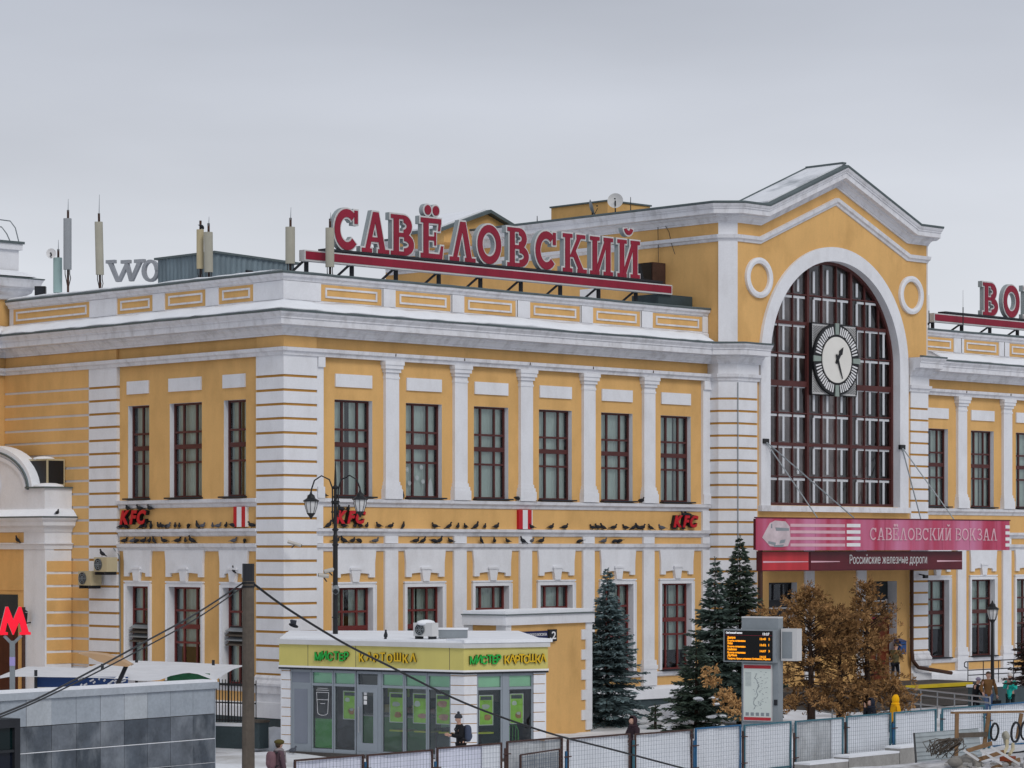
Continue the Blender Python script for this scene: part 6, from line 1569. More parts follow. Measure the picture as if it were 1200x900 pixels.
# stretched white market canopies
def canopy(strip, d0, d1, label, posts):
    b = P(strip[0][0], strip[0][2], d1); o = thing('fabric_canopy', label, 'canopy', (b.x, b.y, 0))
    m_ = MB(); n = 8
    for (x, yt, yb) in strip:
        for k in range(n + 1):
            t = k / n; d = d0 + (d1 - d0) * t; yy = yt + (yb - yt) * (t ** 1.25); m_.v.append(tuple(P(x, yy, d)))
    for i in range(len(strip) - 1):
        for k in range(n): m_.f.append((i * (n + 1) + k, i * (n + 1) + k + 1, (i + 1) * (n + 1) + k + 1, (i + 1) * (n + 1) + k))
    m_.build('cloth', M['canvas'], o, smooth=True)
    for (x, d) in posts: 
        p = G(x, d); MB().tube([(p.x, p.y, 0), (p.x, p.y, 2.75)], 0.05, 6).build('post', M['dark_metal'], o)
    return o
M['canvas'] = mat('white canvas', (0.72, 0.73, 0.76), 0.85, 0.05, 0.8, 0.05, 0.03)
canopy([(100, 783, 793), (115, 778, 795), (130, 775.5, 796), (147, 774, 797), (170, 774.5, 798), (187, 775, 797), (200, 775.5, 792), (215, 776, 789), (222, 776.5, 788.5), (232, 777, 790), (245, 777.5, 795), (252, 778, 797.5), (262, 778.5, 791), (274, 779, 784), (286, 779.8, 780.5)], 95, 88, 'wide white stretched canvas canopy with an arched edge, right of the lamp', [(160, 94), (250, 94)])
canopy([(0, 792, 795), (12, 787, 793), (22, 784, 793), (32, 781, 793), (60, 781.5, 793.5), (100, 783, 794), (130, 784, 795), (150, 786, 796)], 92, 86, 'flat white canvas canopy behind the metro letter', [(42, 86.3), (120, 91)])
M['blue_board'] = mat('blue market board', '1f3f73', 0.5, 0.10, 1.0)
a, b = P(44, 797, 86.5), P(150, 797, 86.5); sb = thing('market_stall_board', 'long blue board with a white streaked print under the flat canopy', 'board', (a.x, a.y, 2.0))
za = P(44, 793.5, 86.5).z
MB().beam((a.x, a.y, za - 0.15), (b.x, b.y, za - 0.15), 0.06, 0.32).build('board', M['blue_board'], sb)
m_ = MB()
for k in range(16):
    u = rnd.uniform(0.45, 0.98); q = a + (b - a) * u; q2 = a + (b - a) * (u + rnd.uniform(0.01, 0.05)); zz = za - rnd.uniform(0.02, 0.28)
    m_.beam(Vector((q.x, q.y, zz)) + cam_dir * 0.04, Vector((q2.x, q2.y, zz + 0.06)) + cam_dir * 0.04, 0.012, 0.05)
m_.build('printed_streaks', M['white_paint'], sb, kind='stuff')
a, b = P(196, 796, 89.5), P(246, 797, 89.5); MB().beam((a.x, a.y, P(196, 793.5, 89.5).z), (b.x, b.y, P(246, 794, 89.5).z), 0.06, 0.26).build('market_stall_board', mat('green market board', '2b6a45', 0.5, 0.3, 3.0), label='short green board under the arched canopy edge', cat='board', org=(a.x, a.y, 2.2))
# iron railing and dark kerb wall beside the corner
a, b = G(250, 97.5), G(300, 96.5)
ir = thing('iron_fence', 'black iron bar fence between the stone wall and the pole', 'fence', tuple(a))
for k in range(15):
    p = a + (b - a) * (k / 14); MB().tube([(p.x, p.y, 0.3), (p.x, p.y, 1.95 if k % 5 else 2.45)], 0.018 if k % 5 else 0.035, 5).build('bar', M['black'], ir)
for z in (0.55, 1.15, 1.8): MB().beam((a.x, a.y, z), (b.x, b.y, z), 0.03, 0.05).build('rail', M['black'], ir)
a, b = G(240, 93.0), G(306, 92.2)
MB().beam((a.x, a.y, 0.26), (b.x, b.y, 0.26), 0.5, 0.76).build('kerb_wall', M['basement'], label='low dark stone kerb wall behind the grey pole', cat='wall', org=tuple(a))
MB().beam((a.x, a.y, 0.68), (b.x, b.y, 0.68), 0.54, 0.08).build('snow_cap', M['snow'], kind='structure')
p = G(303, 91.2); bn = thing('litter_bin', 'square dark stone litter bin left of the kiosk', 'bin', (p.x, p.y, 0))
MB().cbox((p.x, p.y, 0.42), 0.46, 0.46, 0.84, math.radians(10)).build('body', M['basement'], bn); MB().cbox((p.x, p.y, 0.88), 0.52, 0.52, 0.08, math.radians(10)).build('rim', M['wood_grey'], bn)
p = G(321, 92.0); MB().sphere((p.x, p.y, 0.15), 0.75, 0.7, 0.5, 12, 8).build('snow_heap', M['snow'], kind='structure', smooth=True)
# utility pole and cables
up = G(291, 60.0); zt = P(291, 661, 60).z
ut = thing('utility_pole', 'weathered grey concrete pole carrying black cables', 'pole', tuple(up))
MB().tube([(up.x, up.y, -0.2), (up.x, up.y, zt - 0.4), (up.x, up.y, zt)], [0.145, 0.125, 0.12], 12).build('shaft', M['wood_grey'], ut, smooth=False)
MB().tube([(up.x, up.y, zt - 0.36), (up.x, up.y, zt + 0.01)], 0.13, 12).build('top_sleeve', M['dark_metal'], ut)
for z in (zt - 0.42, zt - 0.50): MB().tube([(up.x, up.y, z), (up.x, up.y, z + 0.04)], 0.14, 12).build('strap', M['black'], ut)
def cable(pts, r, label):
    pts = [Vector(p) for p in pts]; res = []
    for i in range(len(pts) - 1):
        p0_, p1_, p2_, p3_ = pts[max(i - 1, 0)], pts[i], pts[i + 1], pts[min(i + 2, len(pts) - 1)]
        for k in range(6):
            t = k / 6; res.append(0.5 * ((2 * p1_) + (p2_ - p0_) * t + (2 * p0_ - 5 * p1_ + 4 * p2_ - p3_) * t * t + (3 * p1_ - p0_ - 3 * p2_ + p3_) * t ** 3))
    res.append(pts[-1])
    MB().tube(res, r, 6).build('cable', M['black'], label=label, cat='cable', org=tuple(pts[0]))
cable([P(285, 683, 60), P(230, 719, 57), P(170, 752, 54), P(100, 790, 51), P(30, 825, 48), P(-40, 852, 45)], 0.018, 'upper black cable running from the pole down to the left edge')
cable([P(286, 687, 60), P(230, 725, 57), P(165, 761, 54), P(95, 797, 51), P(30, 828, 48), P(-40, 856, 45)], 0.014, 'lower thin black cable running from the pole down to the left edge')
cable([P(297, 684, 60), P(335, 712, 61), P(400, 752, 63), P(455, 780, 65), P(545, 824, 68), P(640, 858, 71), P(720, 879, 74), P(830, 908, 78)], 0.026, 'thick black cable sagging from the pole across the kiosk front')

# ================================================================== street lamps
M['lantern'] = mat('frosted lantern glass', (0.62, 0.62, 0.62), 0.3, 0.05, 2)
def lantern(o, c, s, name='lantern'):
    c = Vector(c)
    g = MB().lathe([(0.10 * s, -0.22 * s), (0.17 * s, 0.0), (0.185 * s, 0.14 * s)], c, 8).build(name, M['lantern'], o)
    MB().lathe([(0.23 * s, 0.14 * s), (0.23 * s, 0.17 * s), (0.12 * s, 0.24 * s), (0.10 * s, 0.32 * s), (0.04 * s, 0.36 * s), (0.02 * s, 0.44 * s)], c, 8).build('cap', M['black'], g)
    m_ = MB()
    for k in range(8):
        a = 2 * math.pi * k / 8; m_.tube([c + Vector((0.105 * s * math.cos(a), 0.105 * s * math.sin(a), -0.22 * s)), c + Vector((0.175 * s * math.cos(a), 0.175 * s * math.sin(a), 0)), c + Vector((0.19 * s * math.cos(a), 0.19 * s * math.sin(a), 0.14 * s))], 0.010 * s, 4)
    m_.lathe([(0.02 * s, -0.36 * s), (0.05 * s, -0.30 * s), (0.11 * s, -0.22 * s), (0.11 * s, -0.19 * s)], c, 8); m_.build('cage', M['black'], g)
ldp = 93.0; lp0 = G(393, ldp); LPx = Vector((RT[0], RT[1], 0))
sl2 = thing('street_lamp', 'tall black street lamp with two curved arms and lanterns behind the kiosk', 'street lamp', tuple(lp0))
zt = P(393, 540, ldp).z
MB().tube([(lp0.x, lp0.y, 0), (lp0.x, lp0.y, 1.2), (lp0.x, lp0.y, 1.25), (lp0.x, lp0.y, 6.9), (lp0.x, lp0.y, 6.95), (lp0.x, lp0.y, 8.5), (lp0.x, lp0.y, 8.9), (lp0.x, lp0.y, zt)], [0.16, 0.15, 0.09, 0.08, 0.06, 0.05, 0.035, 0.012], 8).build('pole', M['black'], sl2)
for z in (7.1, 6.6, 8.0, 8.5, 4.2): MB().lathe([(0.06, -0.06), (0.12, 0), (0.06, 0.06)], (lp0.x, lp0.y, z), 8).build('collar', M['black'], sl2)
for pts in ([(389.6, 612), (389.6, 590), (389.6, 572), (386, 562), (376.7, 557.5), (368.5, 563), (364.8, 574), (364.5, 582)], [(396.3, 606), (396.3, 590), (396.3, 574), (400, 562), (409.7, 557), (418, 562), (421.8, 572), (422, 580)]):
    pp = [P(x, y, ldp) for x, y in pts]; MB().tube(pp, 0.026, 6).build('arm', M['black'], sl2)
lantern(sl2, P(364.5, 593.5, ldp), 1.15); lantern(sl2, P(422, 591.5, ldp), 1.15)
MB().beam(P(388, 600, ldp), P(398, 600, ldp), 0.05, 0.05).build('tie', M['black'], sl2); MB().beam(P(388, 588, ldp), P(398, 588, ldp), 0.05, 0.05).build('tie', M['black'], sl2)
lp1 = G(1163, 112.0); sl1 = thing('street_lamp', 'single black street lamp with one lantern, behind the brown jacket man', 'street lamp', tuple(lp1))
zt = P(1163, 705, 112).z
MB().tube([(lp1.x, lp1.y, 0), (lp1.x, lp1.y, 0.9), (lp1.x, lp1.y, 0.95), (lp1.x, lp1.y, zt - 0.7)], [0.15, 0.14, 0.08, 0.055], 8).build('pole', M['black'], sl1)
lantern(sl1, (lp1.x, lp1.y, zt - 0.48), 1.18)
M['cam_white'] = mat('off white camera housing', 'b9b5ad', 0.4, 0.06, 2)
def cctv(p, vec, label, L=0.34, r=0.07, mt=None):
    p = Vector(p); v = Vector(vec).normalized(); o = thing('security_camera', label, 'camera', tuple(p))
    MB().tube([p - v * L / 2, p + v * L / 2], r, 8).build('housing', mt or M['cam_white'], o); MB().tube([p + v * L / 2, p + v * (L / 2 + 0.02)], r * 0.8, 8).build('lens', M['black'], o)
    MB().beam(p + Vector((0, 0, -r)), p + Vector((0, 0, -r - 0.12)) - v * 0.1, 0.04, 0.04).build('mount', M['dark_metal'], o)
Rv = Vector((RT[0], RT[1], 0))
cctv(P(386, 668.5, ldp), -Rv + Vector((0, 0, -0.25)), 'upper white tube camera on the double lamp pole'); cctv(P(379.5, 674.5, ldp), -Rv + Vector((0, 0, 0.12)), 'lower white tube camera reaching left from the double lamp pole')
cctv(P(393.5, 691, ldp - 0.2), cam_dir + Vector((0, 0, -0.4)), 'short grey camera box low on the double lamp pole', 0.3, 0.11, M['grey_metal'])
cctv(P(345, 637, 99.3), Rv + Vector((0, 0, -0.3)), 'small white camera on the corner pier below the middle ledge', 0.5, 0.06)
# ================================================================== passenger information column
IDd = 84.0; ic = P(890, 790, IDd); ia = math.radians(-28)
Ui = (Rv * math.cos(ia) + Vector((FW[0], FW[1], 0)) * math.sin(ia)).normalized(); Ni = Vector((Ui.y, -Ui.x, 0)); Ni = Ni if Ni.dot(cam_dir) > 0 else -Ni
i0 = Vector((ic.x, ic.y, 0)); ks = IDd / FOC / math.cos(ia)
inf = thing('information_column', 'grey passenger information column with amber departure screen and route map', 'information board', tuple(i0))
def ibox(m_, u0, u1, n0, n1, z0, z1):
    pts = [(u0, n0), (u1, n0), (u1, n1), (u0, n1)]; f = lambda z: (lambda u, v: tuple(i0 + Ui * u + Ni * v + Vector((0, 0, z))))
    return m_.prism(pts, f(z0), f(z1))
iu = lambda px: (px - 890) * ks
iz = lambda py: CZ - (py - HY) / FOC * IDd
ibox(MB(), iu(870), iu(911), -0.36, 0.0, 0.0, iz(724.5)).build('column', M['grey_metal'], inf, solid=True)
ibox(MB(), iu(870), iu(911), -0.37, 0.01, iz(724.5) + 0.002, iz(723.5) + 0.02).build('column_cap', M['sign_edge'], inf, solid=True)
du0, du1, dz0, dz1 = iu(852.5), iu(911), iz(776), iz(737.5)
scr = ibox(MB(), du0, du1, 0.02, 0.20, dz0, dz1).build('screen_case', M['grey_metal'], inf, solid=True)
ibox(MB(), du0 + 0.04, du1 - 0.10, 0.20, 0.212, dz0 + 0.04, dz1 - 0.04).build('screen_glass', mat('black screen', '08090a', 0.25, 0.1, 2), scr, solid=True)
M['amber'] = mat('amber led', (0.95, 0.34, 0.01), 0.5, 0.02, 1, emit=0.85); M['screen_white'] = mat('white led', (0.7, 0.7, 0.72), 0.5, 0.02, 1, emit=0.5)
DW, DH = du1 - du0 - 0.14, dz1 - dz0 - 0.08
def dtext(txt, fu, fv, size, fit, mt, nm='screen_text'):
    m_ = MB(); t1 = text_mb(txt, size, 0.004, bold=0.004, res=1); put_text(m_, t1, i0 + Ui * (du0 + 0.04 + DW * fu) + Ni * 0.216 + Vector((0, 0, dz0 + 0.04 + DH * fv)), Ui, Ni, fit=DW * fit if fit else None); return m_
lines = [('Дмитров', .06, .735, .17), ('По всем остановкам', .06, .635, .38), ('Лобня', .06, .545, .11), ('По всем остановкам', .06, .445, .38), ('Савёлово', .06, .345, .20), ('По всем остановкам', .06, .245, .38), ('Дубна', .06, .15, .20), ('Экспресс. Кроме остановок: Хлебниково, Водники', .06, .045, .90)]
am = MB()
for t_x, fu, fv, fit in lines: q = dtext(t_x, fu, fv, 0.088 if fit < .3 else 0.07, fit, None); am.add(q.v, q.f)
for t_x, fv in (('13:45', .70), ('13:52', .50), ('14:07', .30), ('14:15', .11)): q = dtext(t_x, .74, fv, 0.085, .13, None); am.add(q.v, q.f)
for t_x, fv in (('2', .70), ('1', .50), ('3', .30)): q = dtext(t_x, .92, fv, 0.09, None, None); am.add(q.v, q.f)
am.build('departure_text', M['amber'], scr, kind='stuff')
wt = dtext('Савёловский вокзал', .03, .90, 0.07, .34, None); q = dtext('13:27', .80, .86, 0.10, .14, None); wt.add(q.v, q.f); wt.build('header_text', M['screen_white'], scr, kind='stuff')
ibox(MB(), du0 + 0.06, du1 - 0.12, 0.213, 0.217, dz0 + 0.04 + DH * .84, dz0 + 0.04 + DH * .85).build('header_line', M['red_sign'], scr, solid=True)
ibox(MB(), iu(872.5), iu(904.5), 0.0, 0.05, iz(845), iz(778.5)).build('map_case', M['sign_edge'], inf, solid=True)
mpz0, mpz1, mu0, mu1 = iz(844), iz(779.5), iu(873.5), iu(903.5)
mpb = ibox(MB(), mu0, mu1, 0.05, 0.056, mpz0, mpz1).build('route_map', mat('map paper', 'd3dbd6', 0.5, 0.03, 2), inf, solid=True)
for a_, b_ in ((mpz1 - 0.10, mpz1), (mpz0, mpz0 + 0.09)): ibox(MB(), mu0, mu1, 0.056, 0.061, a_, b_).build('red_band', M['bright_red'], mpb, solid=True)
m_ = MB(); W_, H_ = mu1 - mu0, mpz1 - mpz0
x = 0.45; z = 0.85
pth = []
for k in range(26): pth.append((x, z)); x += rnd.uniform(-0.045, 0.06); z -= 0.026; x = min(0.75, max(0.36, x))
for k in range(len(pth) - 1): m_.beam(i0 + Ui * (mu0 + W_ * pth[k][0]) + Ni * 0.06 + Vector((0, 0, mpz0 + H_ * pth[k][1])), i0 + Ui * (mu0 + W_ * pth[k + 1][0]) + Ni * 0.06 + Vector((0, 0, mpz0 + H_ * pth[k + 1][1])), 0.006, 0.014)
for k in range(60):
    fu, fv = rnd.uniform(.32, .85), rnd.uniform(.2, .9); w = rnd.uniform(.02, .06); ibox(m_, mu0 + W_ * fu, mu0 + W_ * (fu + w), 0.056, 0.0605, mpz0 + H_ * fv, mpz0 + H_ * fv + 0.012)
for r_2 in range(12):
    ibox(m_, mu0 + W_ * .05, mu0 + W_ * .27, 0.056, 0.0605, mpz0 + H_ * (.62 + .022 * r_2), mpz0 + H_ * (.62 + .022 * r_2) + 0.010)
for k in range(5): ibox(m_, mu0 + W_ * (.06 + .19 * k), mu0 + W_ * (.18 + .19 * k), 0.056, 0.0605, mpz0 + H_ * .08, mpz0 + H_ * .14)
m_.build('map_lines', M['grey_metal'], mpb, kind='stuff')
ibox(MB(), iu(912.5), iu(930), -0.5, -0.1, iz(774), iz(736.5)).build('side_case', M['sign_edge'], inf, solid=True)
ibox(MB(), iu(914), iu(925), -0.098, -0.09, iz(771), iz(740)).build('side_panel', M['grey_metal'], inf, solid=True)
ibox(MB(), iu(906.5), iu(910), 0.0, 0.03, iz(826), iz(819.5)).build('call_button', M['dark_metal'], inf, solid=True)

# ================================================================== construction fence
FA, FB = Vector((-20.25, -24.93, 0)), Vector((13.29, -22.32, 0))
FU = (FB - FA).normalized(); FN = Vector((FU.y, -FU.x, 0))
M['mesh_wire'] = mat('dark mesh wire', '6d7986', 0.6, 0.15, 3, metal=0.2)
M['sheet_white'] = mat('white translucent sheeting', (0.78, 0.81, 0.86), 0.8, 0.05, 0.7, 0.06, 0.02)
M['sheet_lilac'] = mat('lilac white sheeting', (0.74, 0.76, 0.88), 0.8, 0.05, 0.7, 0.06, 0.02)
M['sheet_dirty'] = mat('dirty grey sheeting', (0.56, 0.58, 0.60), 0.85, 0.20, 1.2, 0.25, 0.05, dirt='74706a', dirt_amt=0.7, dscale=1.2)
M['sheet_teal'] = mat('turquoise sheeting', '4fa3b5', 0.8, 0.12, 1.2, 0.1)
M['fr_blue'] = mat('blue painted steel', '2c5f86', 0.55, 0.15, 2.5, 0, 0.08); M['fr_rust'] = mat('brown rusty frame', '4a3733', 0.75, 0.25, 3, 0, 0.1); M['fr_teal'] = mat('teal painted steel', '3e6a78', 0.6, 0.15, 2.5, 0, 0.08)
panels = [(304, 361, 'fr_blue', 'sheet_teal', 893.5, 'turquoise lined mesh fence panel with blue frame, lowest at the left end'),
 (345, 426, 'fr_rust', 'sheet_lilac', 887, 'lilac lined mesh fence panel with brown frame in front of the kiosk door'),
 (430, 507, 'fr_rust', 'sheet_lilac', 881, 'lilac lined mesh fence panel below the kiosk lime tables'),
 (512, 588, 'fr_rust', 'sheet_lilac', 873, 'mesh fence panel below the person with the backpack'),
 (594, 659, 'fr_rust', 'sheet_dirty', 866, 'mesh fence panel with a second grey panel leaning on it, below the kiosk right corner'),
 (665, 738, 'fr_rust', 'sheet_white', 862, 'white lined mesh fence panel ending at the maroon hooded person'),
 (744, 811, 'fr_rust', 'sheet_white', 857, 'white lined mesh fence panel right of the maroon hooded person'),
 (815, 868, 'fr_blue', 'sheet_white', 851, 'blue edged mesh fence panel below the snow dusted spruce'),
 (872, 927, 'fr_teal', 'sheet_white', 847, 'mesh fence panel directly below the information column'),
 (932, 988, 'fr_teal', 'sheet_dirty', 842.5, 'dirty grey mesh fence panel below the thuja trunk'),
 (992, 1044, 'fr_teal', 'sheet_white', 837, 'clean white mesh fence panel below the navy hooded person'),
 (1048, 1097, 'fr_teal', 'sheet_white', 832.5, 'white mesh fence panel below the yellow hood'),
 (1104, 1154, 'fr_teal', 'sheet_white', 828, 'mesh fence panel behind the upright of the timber rack'),
 (1160, 1212, 'fr_blue', 'sheet_white', 823.5, 'mesh fence panel below the teal jacket woman')]
def fpt(px, off=0.0): A = FA + FN * off; return A + FU * hit(px, A, FU)
for i, (x0_, x1_, fm, sm, py, lab) in enumerate(panels):
    a, b = fpt(x0_, 0.03 if i % 2 else -0.03), fpt(x1_, 0.03 if i % 2 else -0.03)
    d = (a.x - CX) * FW[0] + (a.y - CY) * FW[1]; d2 = (b.x - CX) * FW[0] + (b.y - CY) * FW[1]
    zt = CZ - (py - HY) / FOC * (d + d2) / 2; zb = -0.08
    if i == 0: zt = 1.12
    o = thing('mesh_barrier', lab, 'fence panel', (a.x, a.y, 0), 'mesh fence panels round the building site'); L = (b - a).length; U = (b - a).normalized(); N = Vector((U.y, -U.x, 0))
    Pq = lambda u, n, z: tuple(a + U * u + N * n + Vector((0, 0, z)))
    f = MB()
    for (p_, q_) in (((0.02, zb), (0.02, zt)), ((L - 0.02, zb), (L - 0.02, zt)), ((0.045, zt - 0.022), (L - 0.045, zt - 0.022)), ((0.045, zb + 0.1), (L - 0.045, zb + 0.1))): f.beam(Pq(p_[0], 0, p_[1]), Pq(q_[0], 0, q_[1]), 0.045, 0.045)
    f.build('frame', M[fm], o)
    w = MB(); nxw = int(L / 0.115)
    for k in range(1, nxw): u = L * k / nxw; w.beam(Pq(u, 0.015, zb + 0.1), Pq(u, 0.015, zt - 0.04), 0.0052, 0.0052)
    nz_ = int((zt - zb) / 0.115)
    for k in range(1, nz_): z = zb + (zt - zb) * k / nz_; w.beam(Pq(0.05, 0.025, z), Pq(L - 0.05, 0.025, z), 0.0052, 0.0052)
    w.build('wire_mesh', M['mesh_wire'], o, kind='stuff')
    sh_ = MB(); nu, nv = 16, 7; ph = rnd.random() * 6
    for iv in range(nv + 1):
        for iu_ in range(nu + 1):
            u = L * iu_ / nu; v = iv / nv
            n_ = -0.05 + 0.022 * math.sin(u * 3.1 + ph + v * 2) + 0.014 * math.sin(u * 7.3 + v * 5 + ph)
            zz = zb + 0.02 + (zt - zb - 0.04) * v - (0.05 * max(0, math.sin(u * 2.2 + ph)) if iv == nv else 0)
            sh_.v.append(Pq(u, n_, zz))
    for iv in range(nv):
        for iu_ in range(nu): q = iv * (nu + 1) + iu_; sh_.f.append((q, q + 1, q + nu + 2, q + nu + 1))
    sh_.build('sheeting', M[sm], o, smooth=True)
    if i in (3, 9): u = L * (0.70 if i == 3 else 0.76); s2 = MB(); s2.add([Pq(u, -0.02, zb), Pq(L - 0.03, -0.02, zb), Pq(L - 0.03, -0.015, zt - 0.03), Pq(u, -0.02, zt - 0.03)], [(0, 1, 2, 3)]); s2.build('sheeting_overlap', M['sheet_white'], o)
    if i >= 2:                                      # posts with clamps between the panels
        pm = ['fr_blue', 'fr_blue', 'fr_rust', 'fr_blue', 'fr_teal', 'fr_blue', 'fr_rust', 'fr_rust', 'fr_rust', 'fr_blue', 'fr_teal', 'fr_teal'][i - 2]
        pq = Pq(-0.06, 0.0, 0); hh = zt - (0.35 if i % 2 else 0.18)
        po = thing('fence_post', ['blue', 'bright blue', 'brown', 'blue', 'teal', 'blue', 'brown', 'dark brown', 'dark brown', 'bright blue', 'teal', 'teal'][i - 2] + ' clamp post at the left edge of the ' + lab.split(' fence panel')[0].replace('mesh', 'mesh panel') + (lab.split(' fence panel')[1] if i != 4 else ' with the leaning one'), 'post', pq, 'clamp posts between the fence panels')
        if len(po['label'].split()) > 16: po['label'] = ' '.join(po['label'].split()[:16])
        MB().beam((pq[0], pq[1], -0.1), (pq[0], pq[1], hh), 0.05, 0.05).build('post', M[pm], po)
        for z in (0.25, hh - 0.15): MB().beam(Pq(-0.17, 0.04, z), Pq(0.10, 0.05, z + rnd.uniform(-0.03, 0.03)), 0.03, 0.03).build('clamp', M['fr_rust'], po)
# grey panel leaning in front of the fifth one
a, b = fpt(610, 0.22), fpt(656, 0.14); o = thing('leaning_barrier', 'small dark mesh panel leaning against the fence below the kiosk corner', 'fence panel', (a.x, a.y, 0))
f = MB(); f.beam((a.x, a.y, 0), (a.x, a.y, 1.06), 0.045, 0.045); f.beam((b.x, b.y, 0), (b.x, b.y, 1.12), 0.045, 0.045); f.beam((a.x, a.y, 1.06), (b.x, b.y, 1.12), 0.035, 0.035); f.build('frame', M['fr_rust'], o)
w = MB()
for k in range(1, 17): p = a + (b - a) * (k / 17); w.beam((p.x, p.y, 0), (p.x, p.y, 1.06), 0.010, 0.010)
for k in range(1, 10): w.beam((a.x, a.y, k * 0.11), (b.x, b.y, k * 0.115), 0.010, 0.010)
w.build('wire_mesh', M['mesh_wire'], o, kind='stuff')
# concrete blocks at the foot of the fence
M['concrete'] = mat('pale concrete', '9c9a97', 0.9, 0.15, 1.5, 0.15, 0.1, 0.2, 10)
for x0_, x1_, z, lab in ((986, 1045, 0.20, 'snow topped concrete block at the fence foot, left one'), (1046, 1080, 0.33, 'taller snow topped concrete block at the fence foot, right one'), (940, 985, 0.10, 'low concrete slab at the fence foot below the dirty panel')):
    a, b = fpt(x0_, 0.5), fpt(x1_, 0.5); o = thing('concrete_block', lab, 'concrete block', (a.x, a.y, 0))
    MB().beam((a.x, a.y, z / 2 - 0.15), (b.x, b.y, z / 2 - 0.15), 0.55, z + 0.3).build('block', M['concrete'], o); MB().beam((a.x, a.y, z + 0.03), (b.x, b.y, z + 0.03), 0.57, 0.06).build('snow_cap', M['snow'], o)

# ================================================================== building site clutter, lower right
def D(px, py, d): return P(px, py, d)
hc = G(1160, 79.5)
m_ = MB(); nxg = 30
for j in range(nxg + 1):
    for i in range(nxg + 1):
        u, v = -7 + 14 * i / nxg, -4 + 7 * j / nxg
        z = 0.62 * math.exp(-((u / 5.0) ** 2) - ((v / 2.2) ** 2)) - 0.12 + 0.05 * math.sin(3 * u) * math.sin(2.6 * v) + rnd.uniform(-0.02, 0.02)
        q = Vector((hc.x, hc.y, 0)) + Rv * u + Vector((FW[0], FW[1], 0)) * v; m_.v.append((q.x, q.y, z))
for j in range(nxg):
    for i in range(nxg): q = j * (nxg + 1) + i; m_.f.append((q, q + 1, q + nxg + 2, q + nxg + 1))
m_.build('site_ground', mat('muddy snow', (0.66, 0.66, 0.68), 0.9, 0.2, 1.2, 0, 0.1, 0.6, 5, dirt='54483e', dirt_amt=0.85, dscale=1.1), kind='structure', smooth=True)
M['corr'] = mat('pale ribbed fibre sheet', 'a3acb0', 0.6, 0.10, 1.0, 0.0, 0.05, dirt='7c7f80', dirt_amt=0.5, dscale=1.6)
a, b = D(1074, 897, 82.6), D(1150, 894, 84.0)
o = thing('ribbed_sheet', 'pale horizontally ribbed sheet leaning on the fence behind the timber rack', 'sheet', tuple(a))
m_ = MB(); n = 30
for k in range(n + 1):
    v = k / n; off = 0.035 * (1 if (k // 2) % 2 else 0)
    za = (0.05 + 0.98 * v); wob = 0.02 * math.sin(v * 9)
    for q, t in ((a, 0.0), (b, 1.0)):
        p = Vector((q.x, q.y, 0)) + Vector((FW[0], FW[1], 0)) * (0.35 * v - off) + Rv * (0.03 * math.sin(v * 5)); m_.v.append((p.x, p.y, za + wob + 0.06 * t))
for k in range(n): m_.f.append((2 * k, 2 * k + 1, 2 * k + 3, 2 * k + 2))
m_.build('sheet', M['corr'], o)
pa_, pb2 = m_.v[0], m_.v[2 * n]; MB().beam((pa_[0], pa_[1], pa_[2]), (pb2[0], pb2[1], pb2[2]), 0.05, 0.05).build('edge_strip', M['dark_metal'], o)
rk = thing('timber_rack', 'rough timber rack with snowy top rail hung with cable coils', 'rack', tuple(D(1121, 884, 80.5)))
M['timber'] = mat('raw timber', '86694c', 0.85, 0.15, 3.0, 0.15, 0.08, 0.15, 15)
for (x0_, y0_, x1_, y1_, d) in ((1120.5, 888, 1121.5, 835, 80.5), (1153, 876, 1159, 836, 81.5), (1192, 866, 1197, 836, 82.8)):
    MB().beam(D(x0_, y0_, d), D(x1_, y1_, d), 0.13, 0.10).build('upright', M['timber'], rk)
MB().beam(D(1116, 835, 80.4), D(1216, 833.5, 83.4), 0.12, 0.07).build('top_rail', M['timber'], rk); MB().beam(D(1116, 833.2, 80.4), D(1216, 831.7, 83.4), 0.12, 0.035).build('rail_snow', M['snow'], rk)
MB().beam(D(1121, 862, 80.45), D(1156, 860.5, 81.4), 0.05, 0.14).build('cross_board', M['wood_grey'], rk)
def coil(px, py, d, R_, turns, label, tilt=0.0, mt=None):
    c = D(px, py, d); o = MB(); U = (Rv * 0.75 + Vector((FW[0], FW[1], 0)) * 0.66).normalized()
    pts = []
    for k in range(turns * 16 + 1):
        a = 2 * math.pi * k / 16; r_2 = R_ * (1 + 0.10 * math.sin(k * 0.77)); pts.append(c + U * (r_2 * 0.75 * math.cos(a)) + Vector((0, 0, r_2 * math.sin(a))) + cam_dir * (0.02 * math.sin(k * 1.3)))
    o.tube(pts, 0.030, 5); o.build('cable_coil', mt or M['black'], label=label, cat='cable coil', org=tuple(c))
coil(1165.5, 857.5, 81.4, 0.23, 4, 'black cable coil hung leftmost on the timber rack'); coil(1190, 858, 82.0, 0.27, 5, 'larger grey black cable coil hung near the right rack upright', mt=M['dark_metal']); coil(1201, 856, 82.4, 0.25, 4, 'black cable coil hung at the right picture edge')
bgp = D(1178, 862, 81.6); o = MB()
for k in range(6): o.sphere(bgp + Vector((rnd.uniform(-0.06, 0.06), rnd.uniform(-0.06, 0.06), rnd.uniform(-0.2, 0.14))), 0.09, 0.08, 0.12, 8, 6)
o.build('plastic_bag', M['ant_cream'], label='crumpled pale plastic bag hung between the cable coils', cat='bag', org=tuple(bgp), smooth=True)
st_t = MB()
